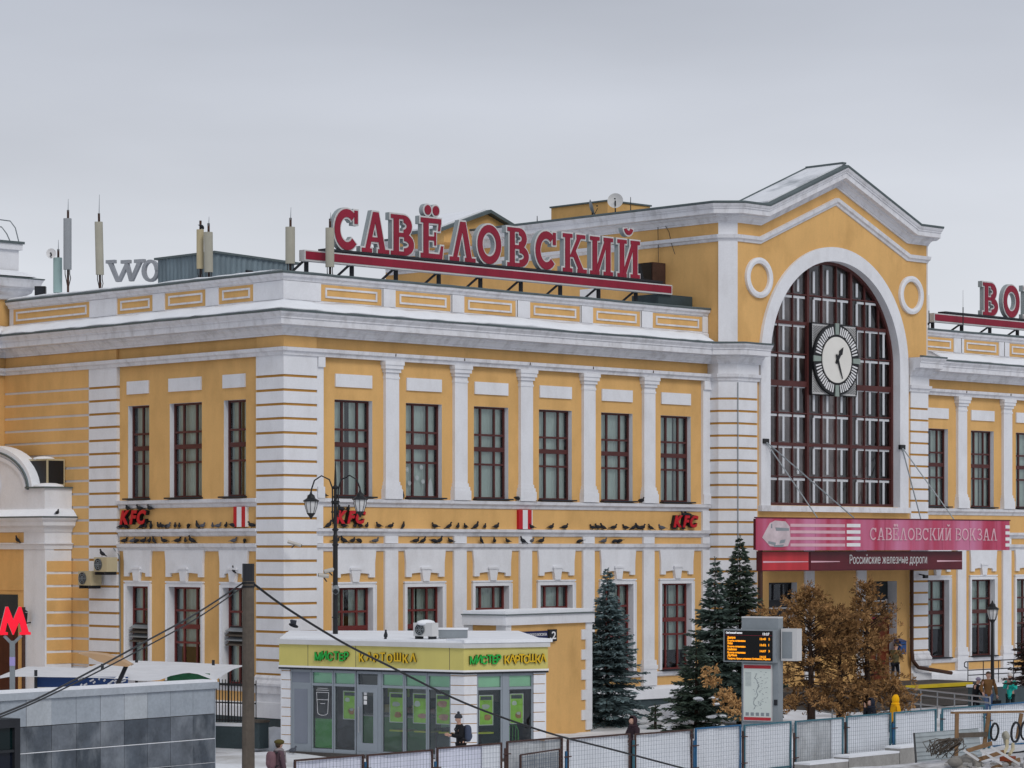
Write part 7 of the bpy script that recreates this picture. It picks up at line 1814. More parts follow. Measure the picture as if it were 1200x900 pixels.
for (x0_, y0_, x1_, y1_, d0_, d1_) in ((1180, 868, 1176, 884, 81.2, 80.2), (1187, 872, 1183, 884, 81.6, 80.6)): st_t.tube([D(x0_, y0_, d0_), D((x0_ + x1_) / 2 + 2, (y0_ + y1_) / 2, (d0_ + d1_) / 2 - 0.1), D(x1_, y1_, d1_)], 0.05, 6)
st_t.build('hanging_hose', M['ant_cream2'], label='pale hose ends dangling below the hung coils', cat='hose', org=tuple(D(1180, 868, 81.2)))
lad = thing('wooden_crate_frame', 'broken raw timber frame of slats lying on the rubble', 'pallet', tuple(D(1165, 886, 78.5)))
T1 = [((1133, 880), (1162, 871)), ((1147, 890), (1176, 881)), ((1162, 901), (1195, 890))]; T2 = [((1129, 879), (1147, 891)), ((1149, 879), (1175, 896)), ((1161, 875), (1187, 891)), ((1176, 884), (1202, 900))]
for (p_, q_) in T1: MB().beam(D(*p_, 78.4), D(*q_, 79.0), 0.05, 0.11).build('slat', M['timber'], lad)
for (p_, q_) in T2: MB().beam(D(*p_, 78.3), D(*q_, 78.2), 0.06, 0.06).build('snowy_batten', M['sign_edge'], lad)
M['sack'] = mat('dirty grey sacking', '8a8680', 0.9, 0.2, 2.5, 0, 0.1, 0.3, 8)
for k, (px, py, s_, lab) in enumerate(((1121, 893, .30, 'grey rubble sack lying leftmost beside the timber frame'), (1136, 891, .34, 'largest grey rubble sack under the timber frame'), (1144, 897, .26, 'small pale rubble sack at the bottom edge'), (1129, 899, .24, 'flat grey rubble sack at the very bottom edge'))):
    c = D(px, py, 78.6); m_ = MB(); m_.sphere((0, 0, 0), s_, s_ * 0.8, s_ * 0.55, 12, 8)
    m_.v = [tuple(c + Vector(v) * (1 + 0.12 * math.sin(9 * v[0] + k) * math.cos(8 * v[1]))) for v in m_.v]; m_.build('rubble_sack', M['sack'], label=lab, cat='sack', org=tuple(c), smooth=True)
for k in range(16):
    c = D(rnd.uniform(1110, 1200), rnd.uniform(888, 899), 78.2); M_ = rnd.choice([M['concrete'], M['timber'], M['rust']])
m_ = MB()
for k in range(70):
    c = G(rnd.uniform(1105, 1215), rnd.uniform(77.8, 80.5), 0.42); s_ = rnd.uniform(0.04, 0.14)
    m_.cbox((c.x, c.y, 0.40 + rnd.uniform(-0.06, 0.10)), s_ * 1.6, s_, s_ * 0.8, rnd.random() * 3, Matrix.Rotation(rnd.uniform(-0.6, 0.6), 3, 'X'))
m_.build('rubble', M['concrete'], kind='stuff')
m_ = MB()
for k in range(9):
    c = D(1110, 888, 79.2) + Rv * rnd.uniform(-0.35, 0.35); pts = [c]
    for j in range(14): pts.append(c + Rv * (0.34 * math.sin(j * 1.1 + k * 2.0) + 0.1 * math.sin(j * 2.3 + k)) + Vector((0, 0, 0.05 + 0.50 * abs(math.sin(j * 0.63 + k)))) + cam_dir * (0.2 * math.sin(j * 0.9 + k * 1.7)))
    m_.tube(pts, 0.013, 4)
m_.build('wire_tangle', M['wood_grey'], label='tangle of brown and grey wire left of the rubble sacks', cat='wire', org=tuple(D(1110, 895, 79)))
c = D(1181, 889, 78.9); MB().cbox(c, 0.5, 0.35, 0.12, 0.4).build('brick_slab', mat('brick red', '8a4226', 0.8, 0.2, 3), label='brick red slab lying inside the timber frame', cat='slab', org=tuple(c))

# ================================================================== trees
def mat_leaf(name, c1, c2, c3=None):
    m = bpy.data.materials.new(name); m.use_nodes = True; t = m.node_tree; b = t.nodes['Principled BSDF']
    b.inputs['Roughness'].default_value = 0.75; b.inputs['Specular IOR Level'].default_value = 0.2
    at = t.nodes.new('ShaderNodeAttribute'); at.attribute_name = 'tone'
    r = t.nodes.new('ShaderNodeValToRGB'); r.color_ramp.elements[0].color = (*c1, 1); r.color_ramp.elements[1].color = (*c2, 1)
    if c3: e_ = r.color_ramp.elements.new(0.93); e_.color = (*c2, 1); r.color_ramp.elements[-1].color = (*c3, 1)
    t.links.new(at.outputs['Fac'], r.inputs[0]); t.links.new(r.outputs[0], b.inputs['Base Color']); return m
def leaf_mesh(name, quads, tone, m, parent, org):
    n = len(quads); v = np.asarray(quads, dtype=np.float32).reshape(-1, 3) - np.asarray(org, dtype=np.float32)
    me = bpy.data.meshes.new(name); me.vertices.add(n * 4); me.vertices.foreach_set('co', v.ravel())
    me.loops.add(n * 4); me.polygons.add(n); me.loops.foreach_set('vertex_index', np.arange(n * 4, dtype=np.int32))
    me.polygons.foreach_set('loop_start', np.arange(0, n * 4, 4, dtype=np.int32)); me.polygons.foreach_set('loop_total', np.full(n, 4, dtype=np.int32))
    at = me.attributes.new('tone', 'FLOAT', 'FACE'); at.data.foreach_set('value', np.asarray(tone, dtype=np.float32)); me.update(); me.validate()
    me.materials.append(m); o = bpy.data.objects.new(name, me); col.objects.link(o); o.parent = parent; ORG[o.name] = org; return o
M['bark'] = mat('dark bark', '3a2c24', 0.9, 0.25, 4, 0.2, 0.1, 0.4, 12)
def spruce(px, d, ztop, R, label, m, seed, zlow=0.25, snow=0, dens=1.0, z0=-0.05, lean=0.0):
    g = np.random.default_rng(seed); b = G(px, d, z0); tr = thing('spruce_tree', label, 'tree', tuple(b))
    H = ztop - z0; B = np.array([b.x, b.y, b.z])
    MB().tube([(b.x, b.y, b.z), (b.x, b.y, b.z + H * 0.5), (b.x, b.y, ztop - 0.02)], [0.05 + 0.012 * H, 0.05, 0.008], 7).build('trunk', M['bark'], tr)
    quads, tone = [], []
    limbs = MB(); z = zlow; wi = 0
    snowc = []
    while z < H - 0.12:
        fr = 1 - z / H; L0 = 1.30 * R * (fr ** 0.95) * (1.0 if fr < 0.86 else 0.92)
        nb = max(4, int(6 + 4 * fr)); ph = g.random() * 6.28
        for k in range(nb):
            a = ph + 2 * math.pi * k / nb + g.normal(0, 0.16); L = max(0.10, L0 * g.uniform(0.55, 1.12)); zz = z + g.normal(0, 0.05)
            dirh = np.array([math.cos(a), math.sin(a), 0.0]); perp = np.array([-math.sin(a), math.cos(a), 0.0])
            rise = 0.35 * (1 - fr) + 0.02; droop = 0.20 * fr + 0.03
            curve = lambda t: B + np.array([0, 0, zz]) + dirh * (L * t) + np.array([0, 0, L * (rise * t - droop * 2.4 * t * t + droop * 1.5 * t ** 3)])
            if L > 0.5: limbs.tube([curve(t) for t in (0, 0.5, 0.95)], [0.016, 0.010, 0.004], 4, False)
            ns = max(3, int(L / 0.062 * dens)); bt = g.uniform(-0.12, 0.12)
            for q in range(ns):
                t = (q + 0.7) / ns; p = curve(t)
                tl = (0.13 + 0.36 * (1 - t) * min(1, L)) * (0.75 if t > 0.9 else 1.0)
                for sd in (-1, 1) if t < 0.97 else (0,):
                    for rep in range(3):
                        dr = dirh * (0.62 + g.normal(0, 0.12)) + perp * sd * (0.75 + g.normal(0, 0.15)) + np.array([0, 0, -0.16 + g.normal(0, 0.16)])
                        dr /= np.linalg.norm(dr); ln = tl * g.uniform(0.65, 1.15); off = dr * (ln * 0.30 * rep * (tl > 0.16)); w = g.uniform(0.020, 0.036)
                        s1 = np.cross(dr, g.normal(size=3)); s1 /= np.linalg.norm(s1) + 1e-9
                        p0 = p + off; c1 = p0 + dr * ln * 0.45
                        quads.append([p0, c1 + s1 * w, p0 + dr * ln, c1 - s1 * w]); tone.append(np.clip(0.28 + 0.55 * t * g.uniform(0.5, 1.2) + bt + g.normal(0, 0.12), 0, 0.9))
            if snow and g.random() < snow and fr > 0.62:
                tq = g.uniform(0.5, 0.85)
                for _ in range(3): snowc.append((curve(tq) + g.normal(0, 0.09, 3) * np.array([1, 1, 0.25]), L))
        z += (0.15 + 0.15 * fr) * (0.8 + 0.45 * g.random()); wi += 1
    for k in range(26):                              # leader
        t = k / 26; p = B + np.array([0, 0, H - 0.35 + 0.35 * t])
        dr = np.array([g.normal(0, 0.5), g.normal(0, 0.5), 0.9]); dr /= np.linalg.norm(dr); s1 = np.cross(dr, g.normal(size=3)); s1 /= np.linalg.norm(s1); ln = 0.10
        quads.append([p, p + dr * ln * .5 + s1 * 0.012, p + dr * ln, p + dr * ln * .5 - s1 * 0.012]); tone.append(0.6)
    leaf_mesh('crown', quads, tone, m, tr, tuple(b)); limbs.build('limb', M['bark'], tr, kind='stuff')
    for c, L in snowc:
        mm = MB(); mm.sphere((0, 0, 0), 1, 1, 1, 10, 6); s_ = g.uniform(0.07, 0.17)
        mm.v = [(c[0] + v[0] * s_ * 1.2 * (1 + .2 * math.sin(5 * v[1])), c[1] + v[1] * s_ * (1 + .2 * math.sin(4 * v[0])), c[2] + 0.06 + v[2] * s_ * 0.38) for v in mm.v]; mm.build('snow_patch', M['snow'], tr, smooth=True)
    return tr
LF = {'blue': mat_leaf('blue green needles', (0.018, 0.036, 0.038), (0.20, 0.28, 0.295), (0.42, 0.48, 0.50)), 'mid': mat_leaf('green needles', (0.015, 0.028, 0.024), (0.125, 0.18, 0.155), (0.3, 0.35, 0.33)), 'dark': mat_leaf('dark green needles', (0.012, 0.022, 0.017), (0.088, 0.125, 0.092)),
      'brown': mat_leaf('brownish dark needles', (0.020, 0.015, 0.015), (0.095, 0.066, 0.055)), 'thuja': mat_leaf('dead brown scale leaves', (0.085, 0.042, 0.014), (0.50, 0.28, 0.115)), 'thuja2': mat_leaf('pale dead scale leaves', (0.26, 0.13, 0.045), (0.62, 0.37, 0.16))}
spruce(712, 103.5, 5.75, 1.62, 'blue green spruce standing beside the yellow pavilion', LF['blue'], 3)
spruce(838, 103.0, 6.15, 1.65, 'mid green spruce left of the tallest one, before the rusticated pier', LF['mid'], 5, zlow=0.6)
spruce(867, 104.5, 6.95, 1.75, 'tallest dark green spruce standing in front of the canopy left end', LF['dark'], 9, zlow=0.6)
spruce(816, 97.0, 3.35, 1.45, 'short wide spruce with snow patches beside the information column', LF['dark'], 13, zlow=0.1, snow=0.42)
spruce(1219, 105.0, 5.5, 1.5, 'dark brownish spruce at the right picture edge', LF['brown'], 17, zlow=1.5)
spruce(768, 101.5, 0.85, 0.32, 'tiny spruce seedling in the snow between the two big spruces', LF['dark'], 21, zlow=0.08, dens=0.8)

def thuja(px, d, ztop, R, label, seed, m, zbase=0.9, n_br=95, topw=0.25, squash=1.0, lean=(0, 0)):
    g = np.random.default_rng(seed); b = G(px, d, 0.0); tr = thing('thuja_tree', label, 'tree', tuple(b)); B = np.array([b.x, b.y, 0.0])
    MB().tube([(b.x, b.y, -0.1), (b.x + 0.05, b.y, 1.2), (b.x - 0.03, b.y, ztop * 0.6), (b.x, b.y, ztop - 0.2)], [0.16, 0.12, 0.06, 0.015], 8).build('trunk', M['bark'], tr)
    quads, tone = [], []; limbs = MB()
    for k in range(n_br):
        f = (k + 0.5) / n_br; zz = zbase * 0.75 + (ztop - zbase * 0.75 - 0.25) * f ** 0.95
        prof = R * (0.72 + 0.5 * math.sin(math.pi * min(1, f * 1.15)) ** 1.0) * (1 - f ** 2.2) + topw * f * 0.5
        a = k * 2.399 + g.normal(0, 0.5); L = prof * (g.uniform(0.45, 1.25) if k % 5 else g.uniform(1.1, 1.5)); up = 0.30 + 0.75 * f + g.normal(0, 0.16)
        if f < 0.25: up -= 0.45
        dirh = np.array([math.cos(a), math.sin(a), 0.0])
        curve = lambda t: B + np.array([0, 0, zz]) + dirh * L * t + np.array([0, 0, L * (up * t * 0.8 - 0.18 * t * t)])
        if L > 0.4: limbs.tube([curve(t) for t in (0, 0.4, 0.75, 1.0)], [0.022, 0.014, 0.008, 0.003], 4, False)
        ns = int(4 + L * 6.5)
        bt = g.normal(0, 0.12)
        for q in range(ns):
            t = 0.30 + 0.72 * (q + g.random()) / ns; c = curve(t) + g.normal(0, 0.07, 3); fan = dirh * 0.6 + g.normal(0, 0.45, 3) + np.array([0, 0, 0.35]); fan /= np.linalg.norm(fan)
            pl_ = np.cross(fan, g.normal(size=3)); pl_ /= np.linalg.norm(pl_) + 1e-9; sc = g.uniform(0.7, 1.25); ct = g.normal(0, 0.14)
            for j in range(13):
                an_ = g.uniform(-1.0, 1.0); dr = fan * math.cos(an_) + pl_ * math.sin(an_) + g.normal(0, 0.16, 3); dr /= np.linalg.norm(dr); ln = sc * g.uniform(0.07, 0.17)
                p0 = c + dr * g.uniform(0.0, 0.13) * sc; s1 = np.cross(dr, g.normal(size=3)); s1 /= np.linalg.norm(s1) + 1e-9; w = g.uniform(0.014, 0.026)
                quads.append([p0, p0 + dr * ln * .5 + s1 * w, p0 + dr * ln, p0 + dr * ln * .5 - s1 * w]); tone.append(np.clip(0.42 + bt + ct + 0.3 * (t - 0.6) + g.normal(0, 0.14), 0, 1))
    leaf_mesh('crown', quads, tone, m, tr, tuple(b)); limbs.build('limb', M['bark'], tr, kind='stuff')
    return tr
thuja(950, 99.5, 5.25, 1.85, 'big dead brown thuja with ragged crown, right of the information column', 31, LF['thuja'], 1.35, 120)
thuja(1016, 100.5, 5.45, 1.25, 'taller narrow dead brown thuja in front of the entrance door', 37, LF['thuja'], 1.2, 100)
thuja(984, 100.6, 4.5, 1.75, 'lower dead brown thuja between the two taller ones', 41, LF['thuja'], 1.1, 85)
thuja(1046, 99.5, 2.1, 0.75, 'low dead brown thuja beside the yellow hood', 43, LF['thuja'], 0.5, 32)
# pale dead branch leaning out of the dark spruces
b0, b1 = P(866, 824, 95.5), P(832, 794, 95.5); o = thing('dead_branch', 'pale brown dead conifer branch leaning out of the snow dusted spruce', 'branch', tuple(b0))
MB().tube([P(872, 838, 95.5), b0, P(850, 809, 95.4), b1], [0.03, 0.022, 0.016, 0.006], 5).build('stem', M['timber'], o)
g = np.random.default_rng(77); quads, tone = [], []
for (px, py, n, r_2) in ((828, 790, 16, .20), (832, 800, 14, .16), (840, 798, 14, .18), (836, 786, 10, .14), (845, 815, 20, .26), (856, 818, 26, .28), (862, 826, 26, .30), (868, 832, 20, .30), (852, 828, 18, .26)):
    c0_ = np.array(P(px, py, 95.4))
    for q in range(n):
        c = c0_ + g.normal(0, r_2 * 0.5, 3)
        for j in range(7):
            dr = g.normal(size=3); dr /= np.linalg.norm(dr); ln = g.uniform(0.08, 0.18); s1 = np.cross(dr, g.normal(size=3)); s1 /= np.linalg.norm(s1); w = g.uniform(0.018, 0.034)
            quads.append([c, c + dr * ln * .5 + s1 * w, c + dr * ln, c + dr * ln * .5 - s1 * w]); tone.append(np.clip(g.normal(0.55, 0.2), 0, 1))
leaf_mesh('foliage', quads, tone, LF['thuja2'], o, tuple(b0))

# ================================================================== people
def skin(name, verts, edges, radii, m, parent, sub=1, org=(0, 0, 0)):
    me = bpy.data.meshes.new(name); me.from_pydata([tuple(Vector(v) - Vector(org)) for v in verts], edges, []); o = bpy.data.objects.new(name, me); col.objects.link(o)
    md_ = o.modifiers.new('skin', 'SKIN'); md_.use_smooth_shade = True
    for i, r in enumerate(radii):
        s_ = me.skin_vertices[0].data[i]; s_.radius = (r, r) if not isinstance(r, tuple) else r
    me.skin_vertices[0].data[0].use_root = True
    if sub: sb_ = o.modifiers.new('sub', 'SUBSURF'); sb_.levels = sub; sb_.render_levels = sub
    bpy.context.view_layer.update(); dg = bpy.context.evaluated_depsgraph_get()
    nm = bpy.data.meshes.new_from_object(o.evaluated_get(dg)); bpy.data.objects.remove(o); bpy.data.meshes.remove(me)
    nm.materials.clear(); nm.materials.append(m); nm.shade_smooth()
    o = bpy.data.objects.new(name, nm); col.objects.link(o); o.parent = parent; ORG[o.name] = tuple(org); return o
M['skin'] = mat('skin', (0.55, 0.33, 0.25), 0.6, 0.04, 3); M['hair'] = mat('brown hair', (0.06, 0.035, 0.02), 0.6, 0.1, 5); M['boot'] = mat('dark boot leather', '1d1a19', 0.5, 0.1, 4)
def cloth(name, h, var=0.10): return mat(name, h, 0.85, var, 4.0, 0.0, 0.06, 0.25, 14)
def person(label, base, face, h, jacket, trousers, head='hair', headm=None, arms=None, stride=0.0, lean=0.0, jlen=0.80, backpack=None, bag=None, scarf=None, hood_m=None, stripe=None):
    base = Vector(base); F = Vector((face[0], face[1], 0)).normalized(); R_ = Vector((F.y, -F.x, 0)); k = h / 1.74; Z = Vector((0, 0, 1))
    pr = thing('person', label, 'person', tuple(base)); org = tuple(base)
    def J(r, f, z): return base + (R_ * r + F * (f + (lean * max(0, z - 0.9)))) * k + Z * (z * k - 0.10 * k * lean * max(0, z - 0.9))
    arms = arms or {1: ((0.27, 0.02, 1.13), (0.27, 0.10, 0.88)), -1: ((-0.27, 0.02, 1.13), (-0.27, 0.10, 0.88))}
    V, E_, Rr = [], [], []
    def add(p, r, par=None):
        V.append(p); Rr.append(r * k if not isinstance(r, tuple) else (r[0] * k, r[1] * k))
        if par is not None: E_.append((par, len(V) - 1))
        return len(V) - 1
    pel = add(J(0, 0, .93), .13); bel = add(J(0, 0, 1.10), .115, pel); che = add(J(0, 0, 1.30), .13, bel); nb = add(J(0, .01, 1.46), .065, che); nk = add(J(0, .02, 1.52), .052, nb)
    hd = add(J(0, .035, 1.60), (.078, .088), nk); hm = add(J(0, .035, 1.66), (.080, .090), hd); add(J(0, .025, 1.715), .055, hm)
    add(J(0, .135, 1.60), .016, hd)
    for s_ in (-1, 1):
        add(J(.088 * s_, .02, 1.615), .018, hd)
        st_f = stride * s_
        hp = add(J(.09 * s_, 0, .87), .09, pel); kn = add(J(.10 * s_, .05 + st_f * .55, .50), .058, hp); an_ = add(J(.10 * s_, -.02 + st_f, .09 + abs(min(0, st_f)) * .15), .040, kn); add(J(.115 * s_, .13 + st_f, .035 + abs(min(0, st_f)) * .05), .036, an_)
        el, wr = arms[s_]
        sh_ = add(J(.185 * s_, 0, 1.40), .058, che); e1 = add(J(*el), .043, sh_); w1_ = add(J(*wr), .028, e1)
        dv = (J(*wr) - J(*el)).normalized(); side = dv.cross(F) if abs(dv.dot(F)) < 0.9 else dv.cross(Z); side.normalize()
        pm = add(J(*wr) + dv * (.055 * k), .034, w1_)
        for q in range(4):
            off = side * ((q - 1.5) * .020 * k); f1 = add(J(*wr) + dv * (.10 * k) + off, .0095, pm); f2 = add(J(*wr) + dv * ((.135 - .008 * abs(q - 1.3)) * k) + off * 1.1 + F * (.012 * k), .0085, f1); add(J(*wr) + dv * ((.155 - .01 * abs(q - 1.3)) * k) + off * 1.1 + F * (.03 * k), .0075, f2)
        t1 = add(J(*wr) + dv * (.05 * k) - side * (.045 * k), .011, pm); add(J(*wr) + dv * (.085 * k) - side * (.058 * k) + F * (.01 * k), .009, t1)
    skin('body', V, E_, Rr, M['skin'], pr, 1, org)
    V, E_, Rr = [], [], []                           # jacket
    a0 = add(J(0, 0, jlen), (.185, .15)); a1 = add(J(0, 0, .98), (.175, .145), a0); a2 = add(J(0, 0, 1.14), (.165, .14), a1); a3 = add(J(0, 0, 1.32), (.175, .145), a2); add(J(0, .01, 1.47), .085, a3)
    for s_ in (-1, 1):
        el, wr = arms[s_]; s1 = add(J(.19 * s_, 0, 1.39), .088, a3); s2 = add(J(*el), .072, s1); add(J(*wr), .052, s2)
    skin('jacket', V, E_, Rr, jacket, pr, 1, org)
    V, E_, Rr = [], [], []
    p0 = add(J(0, 0, .93), .135)
    for s_ in (-1, 1):
        st_f = stride * s_
        p1 = add(J(.095 * s_, 0, .84), .105, p0); p2 = add(J(.10 * s_, .05 + st_f * .55, .50), .080, p1); add(J(.10 * s_, -.02 + st_f, .10 + abs(min(0, st_f)) * .15), .066, p2)
    tr = skin('trousers', V, E_, Rr, trousers, pr, 1, org)
    if stripe:
        m_ = MB()
        for s_ in (-1, 1):
            st_f = stride * s_
            for o_ in (0.0, 0.05): m_.tube([J((.19) * s_, -.01 + o_, .84), J((.175) * s_, .05 + o_ + st_f * .55, .50), J((.165) * s_, -.02 + o_ + st_f, .14)], .010 * k, 4)
        m_.build('side_stripe', stripe, tr)
    for s_ in (-1, 1):
        st_f = stride * s_; m_ = MB(); c = J(.11 * s_, .06 + st_f, .05 + abs(min(0, st_f)) * .1); rx, ry = .055 * k, .14 * k
        m_.sphere((0, 0, 0), 1, 1, 1, 10, 6); m_.v = [tuple(c + R_ * v[0] * rx + F * v[1] * ry + Z * v[2] * .055 * k) for v in m_.v]; m_.build('shoe', M['boot'], pr, smooth=True)
    def shell(nm, c, rx, ry, rz, mt, cut=None):
        m_ = MB(); m_.sphere((0, 0, 0), 1, 1, 1, 14, 10); keep = set(i for i, v in enumerate(m_.v) if cut is None or cut(v))
        m_.f = [f for f in m_.f if all(i in keep for i in f)]; m_.v = [tuple(c + R_ * v[0] * rx * k + F * v[1] * ry * k + Z * v[2] * rz * k) for v in m_.v]; return m_.build(nm, mt, pr, smooth=True)
    hc_ = J(0, .025, 1.635)
    if head == 'hair': shell('hair', hc_ + Z * .015 * k - F * .008 * k, .098, .112, .112, headm or M['hair'], lambda v: v[2] > 0.15 or v[1] < -0.15)
    elif head in ('beanie', 'pom'):
        hb = shell('hat', hc_ + Z * .03 * k, .108, .122, .125, headm, lambda v: v[2] > -0.05)
        m_ = MB(); m_.lathe([(.108 * k, 0.0), (.115 * k, 0.02 * k), (.115 * k, .055 * k), (.106 * k, .065 * k)], hc_ + Z * .015 * k, 14); m_.build('hat_band', headm, hb)
        if head == 'pom': m_ = MB(); m_.sphere(hc_ + Z * .175 * k, .042 * k, n=8, m=6); m_.build('pompom', headm, hb, smooth=True)
    elif head == 'beret':
        hb = shell('hat', hc_ + Z * .065 * k, .135, .15, .075, headm); shell('hat_band', hc_ + Z * .03 * k, .105, .12, .06, headm)
        shell('hair', hc_ - F * .02 * k, .095, .10, .11, M['hair'], lambda v: v[1] < 0.2)
    elif head == 'hood':
        shell('hood', hc_ - F * .015 * k, .135, .145, .165, headm, lambda v: not (v[1] > 0.45 and abs(v[0]) < 0.62 and v[2] < 0.75))
        shell('hood_collar', J(0, .0, 1.49), .15, .14, .07, headm)
    if scarf: shell('scarf', J(0, .03, 1.47), .135, .14, .075, scarf); m_ = MB(); m_.beam(J(.05, .16, 1.45), J(.09, .18, 1.12), .09 * k, .03 * k); m_.build('scarf_end', scarf, pr)
    if backpack:
        bc = J(0, -.215, 1.20); m_ = MB(); m_.sphere((0, 0, 0), 1, 1, 1, 12, 8)
        m_.v = [tuple(bc + R_ * (math.copysign(abs(v[0]) ** .6, v[0]) * .165 * k) + F * (math.copysign(abs(v[1]) ** .7, v[1]) * .115 * k) + Z * (math.copysign(abs(v[2]) ** .65, v[2]) * .25 * k)) for v in m_.v]
        b_ = m_.build('backpack', backpack, pr, smooth=True)
        m_ = MB(); m_.v = []; m_.sphere((0, 0, 0), 1, 1, 1, 10, 6); pc_ = bc - F * .085 * k - Z * .08 * k
        m_.v = [tuple(pc_ + R_ * v[0] * .11 * k + F * v[1] * .06 * k + Z * v[2] * .11 * k) for v in m_.v]; m_.build('pocket', backpack, b_, smooth=True)
        m_ = MB()
        for s_ in (-1, 1): m_.tube([J(.10 * s_, -.15, 1.40), J(.11 * s_, .02, 1.455), J(.12 * s_, .14, 1.32), J(.13 * s_, .05, 1.10), J(.12 * s_, -.15, 1.02)], .018 * k, 5)
        m_.build('strap', M['dark_metal'], b_)
    if bag:
        wr = arms[bag[0]][1]; hb = J(*wr) - Z * .07 * k
        o = thing('hand_bag', bag[2], 'bag', tuple(hb - Z * .42 * k))
        m_ = MB(); m_.cbox(hb - Z * .27 * k, .12 * k, .30 * k, .30 * k, math.atan2(F.y, F.x) - math.pi / 2 + math.pi / 2); m_.build('body', bag[1], o)
        MB().tube([hb - Z * .13 * k - F * .08 * k, hb - Z * .03 * k - F * .03 * k, hb - Z * .03 * k + F * .03 * k, hb - Z * .13 * k + F * .08 * k], .012 * k, 5).build('strap', bag[1], o)
    return pr
LFT, RGT = -Rv, Rv; TOW = cam_dir; AWY = -cam_dir
def gp(px, d, z=0.0): return G(px, d, z)
navy = cloth('black padded jacket', '16171b'); 
person('person in black jacket with bobble hat and slate backpack looking at hands outside the kiosk', gp(540, 80.8, -0.02), LFT + TOW * 0.25, 1.72, navy, cloth('black trousers', '131316'), 'pom', cloth('grey knit hat', '3a3d43'),
       {1: ((.25, .06, 1.12), (.12, .30, 1.16)), -1: ((-.25, .06, 1.12), (-.12, .30, 1.16))}, 0.10, 0.06, 0.84, backpack=cloth('slate blue backpack', '464f63'))
person('person in olive beret and grey shawl with a dusty pink backpack, lower left', gp(325, 71.8, -0.02), RGT * 0.8 + AWY * 0.55, 1.60, cloth('mauve quilted coat', '5d4a52'), cloth('dark trousers', '242226'), 'beret', cloth('olive felt', '5b522b'), None, 0.14, 0.05, 0.70, backpack=cloth('pinkish backpack', '7d5f66'), scarf=cloth('grey shawl', '8d8688'))
person('person in dark maroon hooded jacket with arms reaching forward behind the fence', gp(744.5, 80.2, -0.02), LFT + TOW * 0.75, 1.70, cloth('maroon jacket', '33232a'), cloth('dark brown trousers', '201b1c'), 'hood', cloth('maroon hood', '38262d'), {1: ((.24, .12, 1.14), (.12, .38, 1.02)), -1: ((-.24, .12, 1.14), (-.12, .38, 1.02))}, 0.08, 0.12)
person('person in navy hooded coat with a hand at the face, behind the fence', gp(1022, 89.5, -0.02), LFT + TOW * 0.35, 1.70, cloth('navy coat', '191b24'), cloth('navy trousers', '17181e'), 'hood', cloth('navy hood', '1d2230'), {1: ((.24, .14, 1.16), (.06, .20, 1.50)), -1: ((-.26, .02, 1.12), (-.22, .2, 0.98))}, 0.05, 0.04)
person('person in bright yellow hooded jacket walking away behind the fence', gp(1048.5, 91.0, -0.02), AWY * 0.35 + RGT, 1.72, cloth('bright yellow jacket', 'e3a408', 0.06), cloth('grey trousers', '3a3b40'), 'hood', cloth('yellow hood', 'eeb008', 0.05), None, 0.12, 0.05, backpack=None)
person('person in tan brown jacket and blue jeans walking towards the fence carrying a black bag', gp(1158, 107.0, -0.02), TOW + RGT * 0.15, 1.80, cloth('tan brown jacket', '7d5a36'), cloth('blue jeans', '55698c'), 'hair', M['hair'], {1: ((.28, .0, 1.14), (.26, .16, 0.98)), -1: ((-.29, .0, 1.14), (-.32, .03, 0.88))}, 0.16, 0.0, 0.72, bag=(-1, M['black'], 'black bag hanging from the hand of the tan jacket walker'))
person('person in long black coat and lilac hat bending forward beside the tan jacket walker', gp(1142, 107.5, -0.02), RGT * 0.8 + AWY * 0.3, 1.55, cloth('black coat', '15171d'), cloth('black leggings', '121318'), 'beanie', cloth('lilac hat', '8b8398'), {1: ((.24, .16, 1.1), (.2, .34, 0.9)), -1: ((-.24, .16, 1.1), (-.2, .34, 0.9))}, 0.18, 0.22, 0.62)
person('person in turquoise coat with white hat and scarf and hands near the face', gp(1184, 108.5, -0.02), TOW + LFT * 0.35, 1.66, cloth('turquoise coat', '22b8aa', 0.06), cloth('dark teal trousers', '1d2a2c'), 'beanie', cloth('white knit hat', 'cfcac6', 0.05), {1: ((.24, .1, 1.14), (.06, .24, 1.42)), -1: ((-.25, .1, 1.12), (-.10, .26, 1.34))}, 0.08, 0.0, 0.66, scarf=cloth('pale grey scarf', 'b9b4b6', 0.06))
person('person in camouflage jacket and dark striped tracksuit trousers outside the entrance door', gp(1049, 120.8, 0.68), RGT * 0.5 + AWY, 1.70, mat('camouflage cloth', '5a5238', 0.85, 0.45, 9.0), cloth('dark track trousers', '1b1d26'), 'beanie', cloth('dark cap', '2a2a26'), {1: ((.25, .12, 1.14), (.14, .28, 1.2)), -1: ((-.26, .1, 1.14), (-.16, .26, 1.15))}, 0.10, 0.14, 0.80, stripe=M['white_paint'])

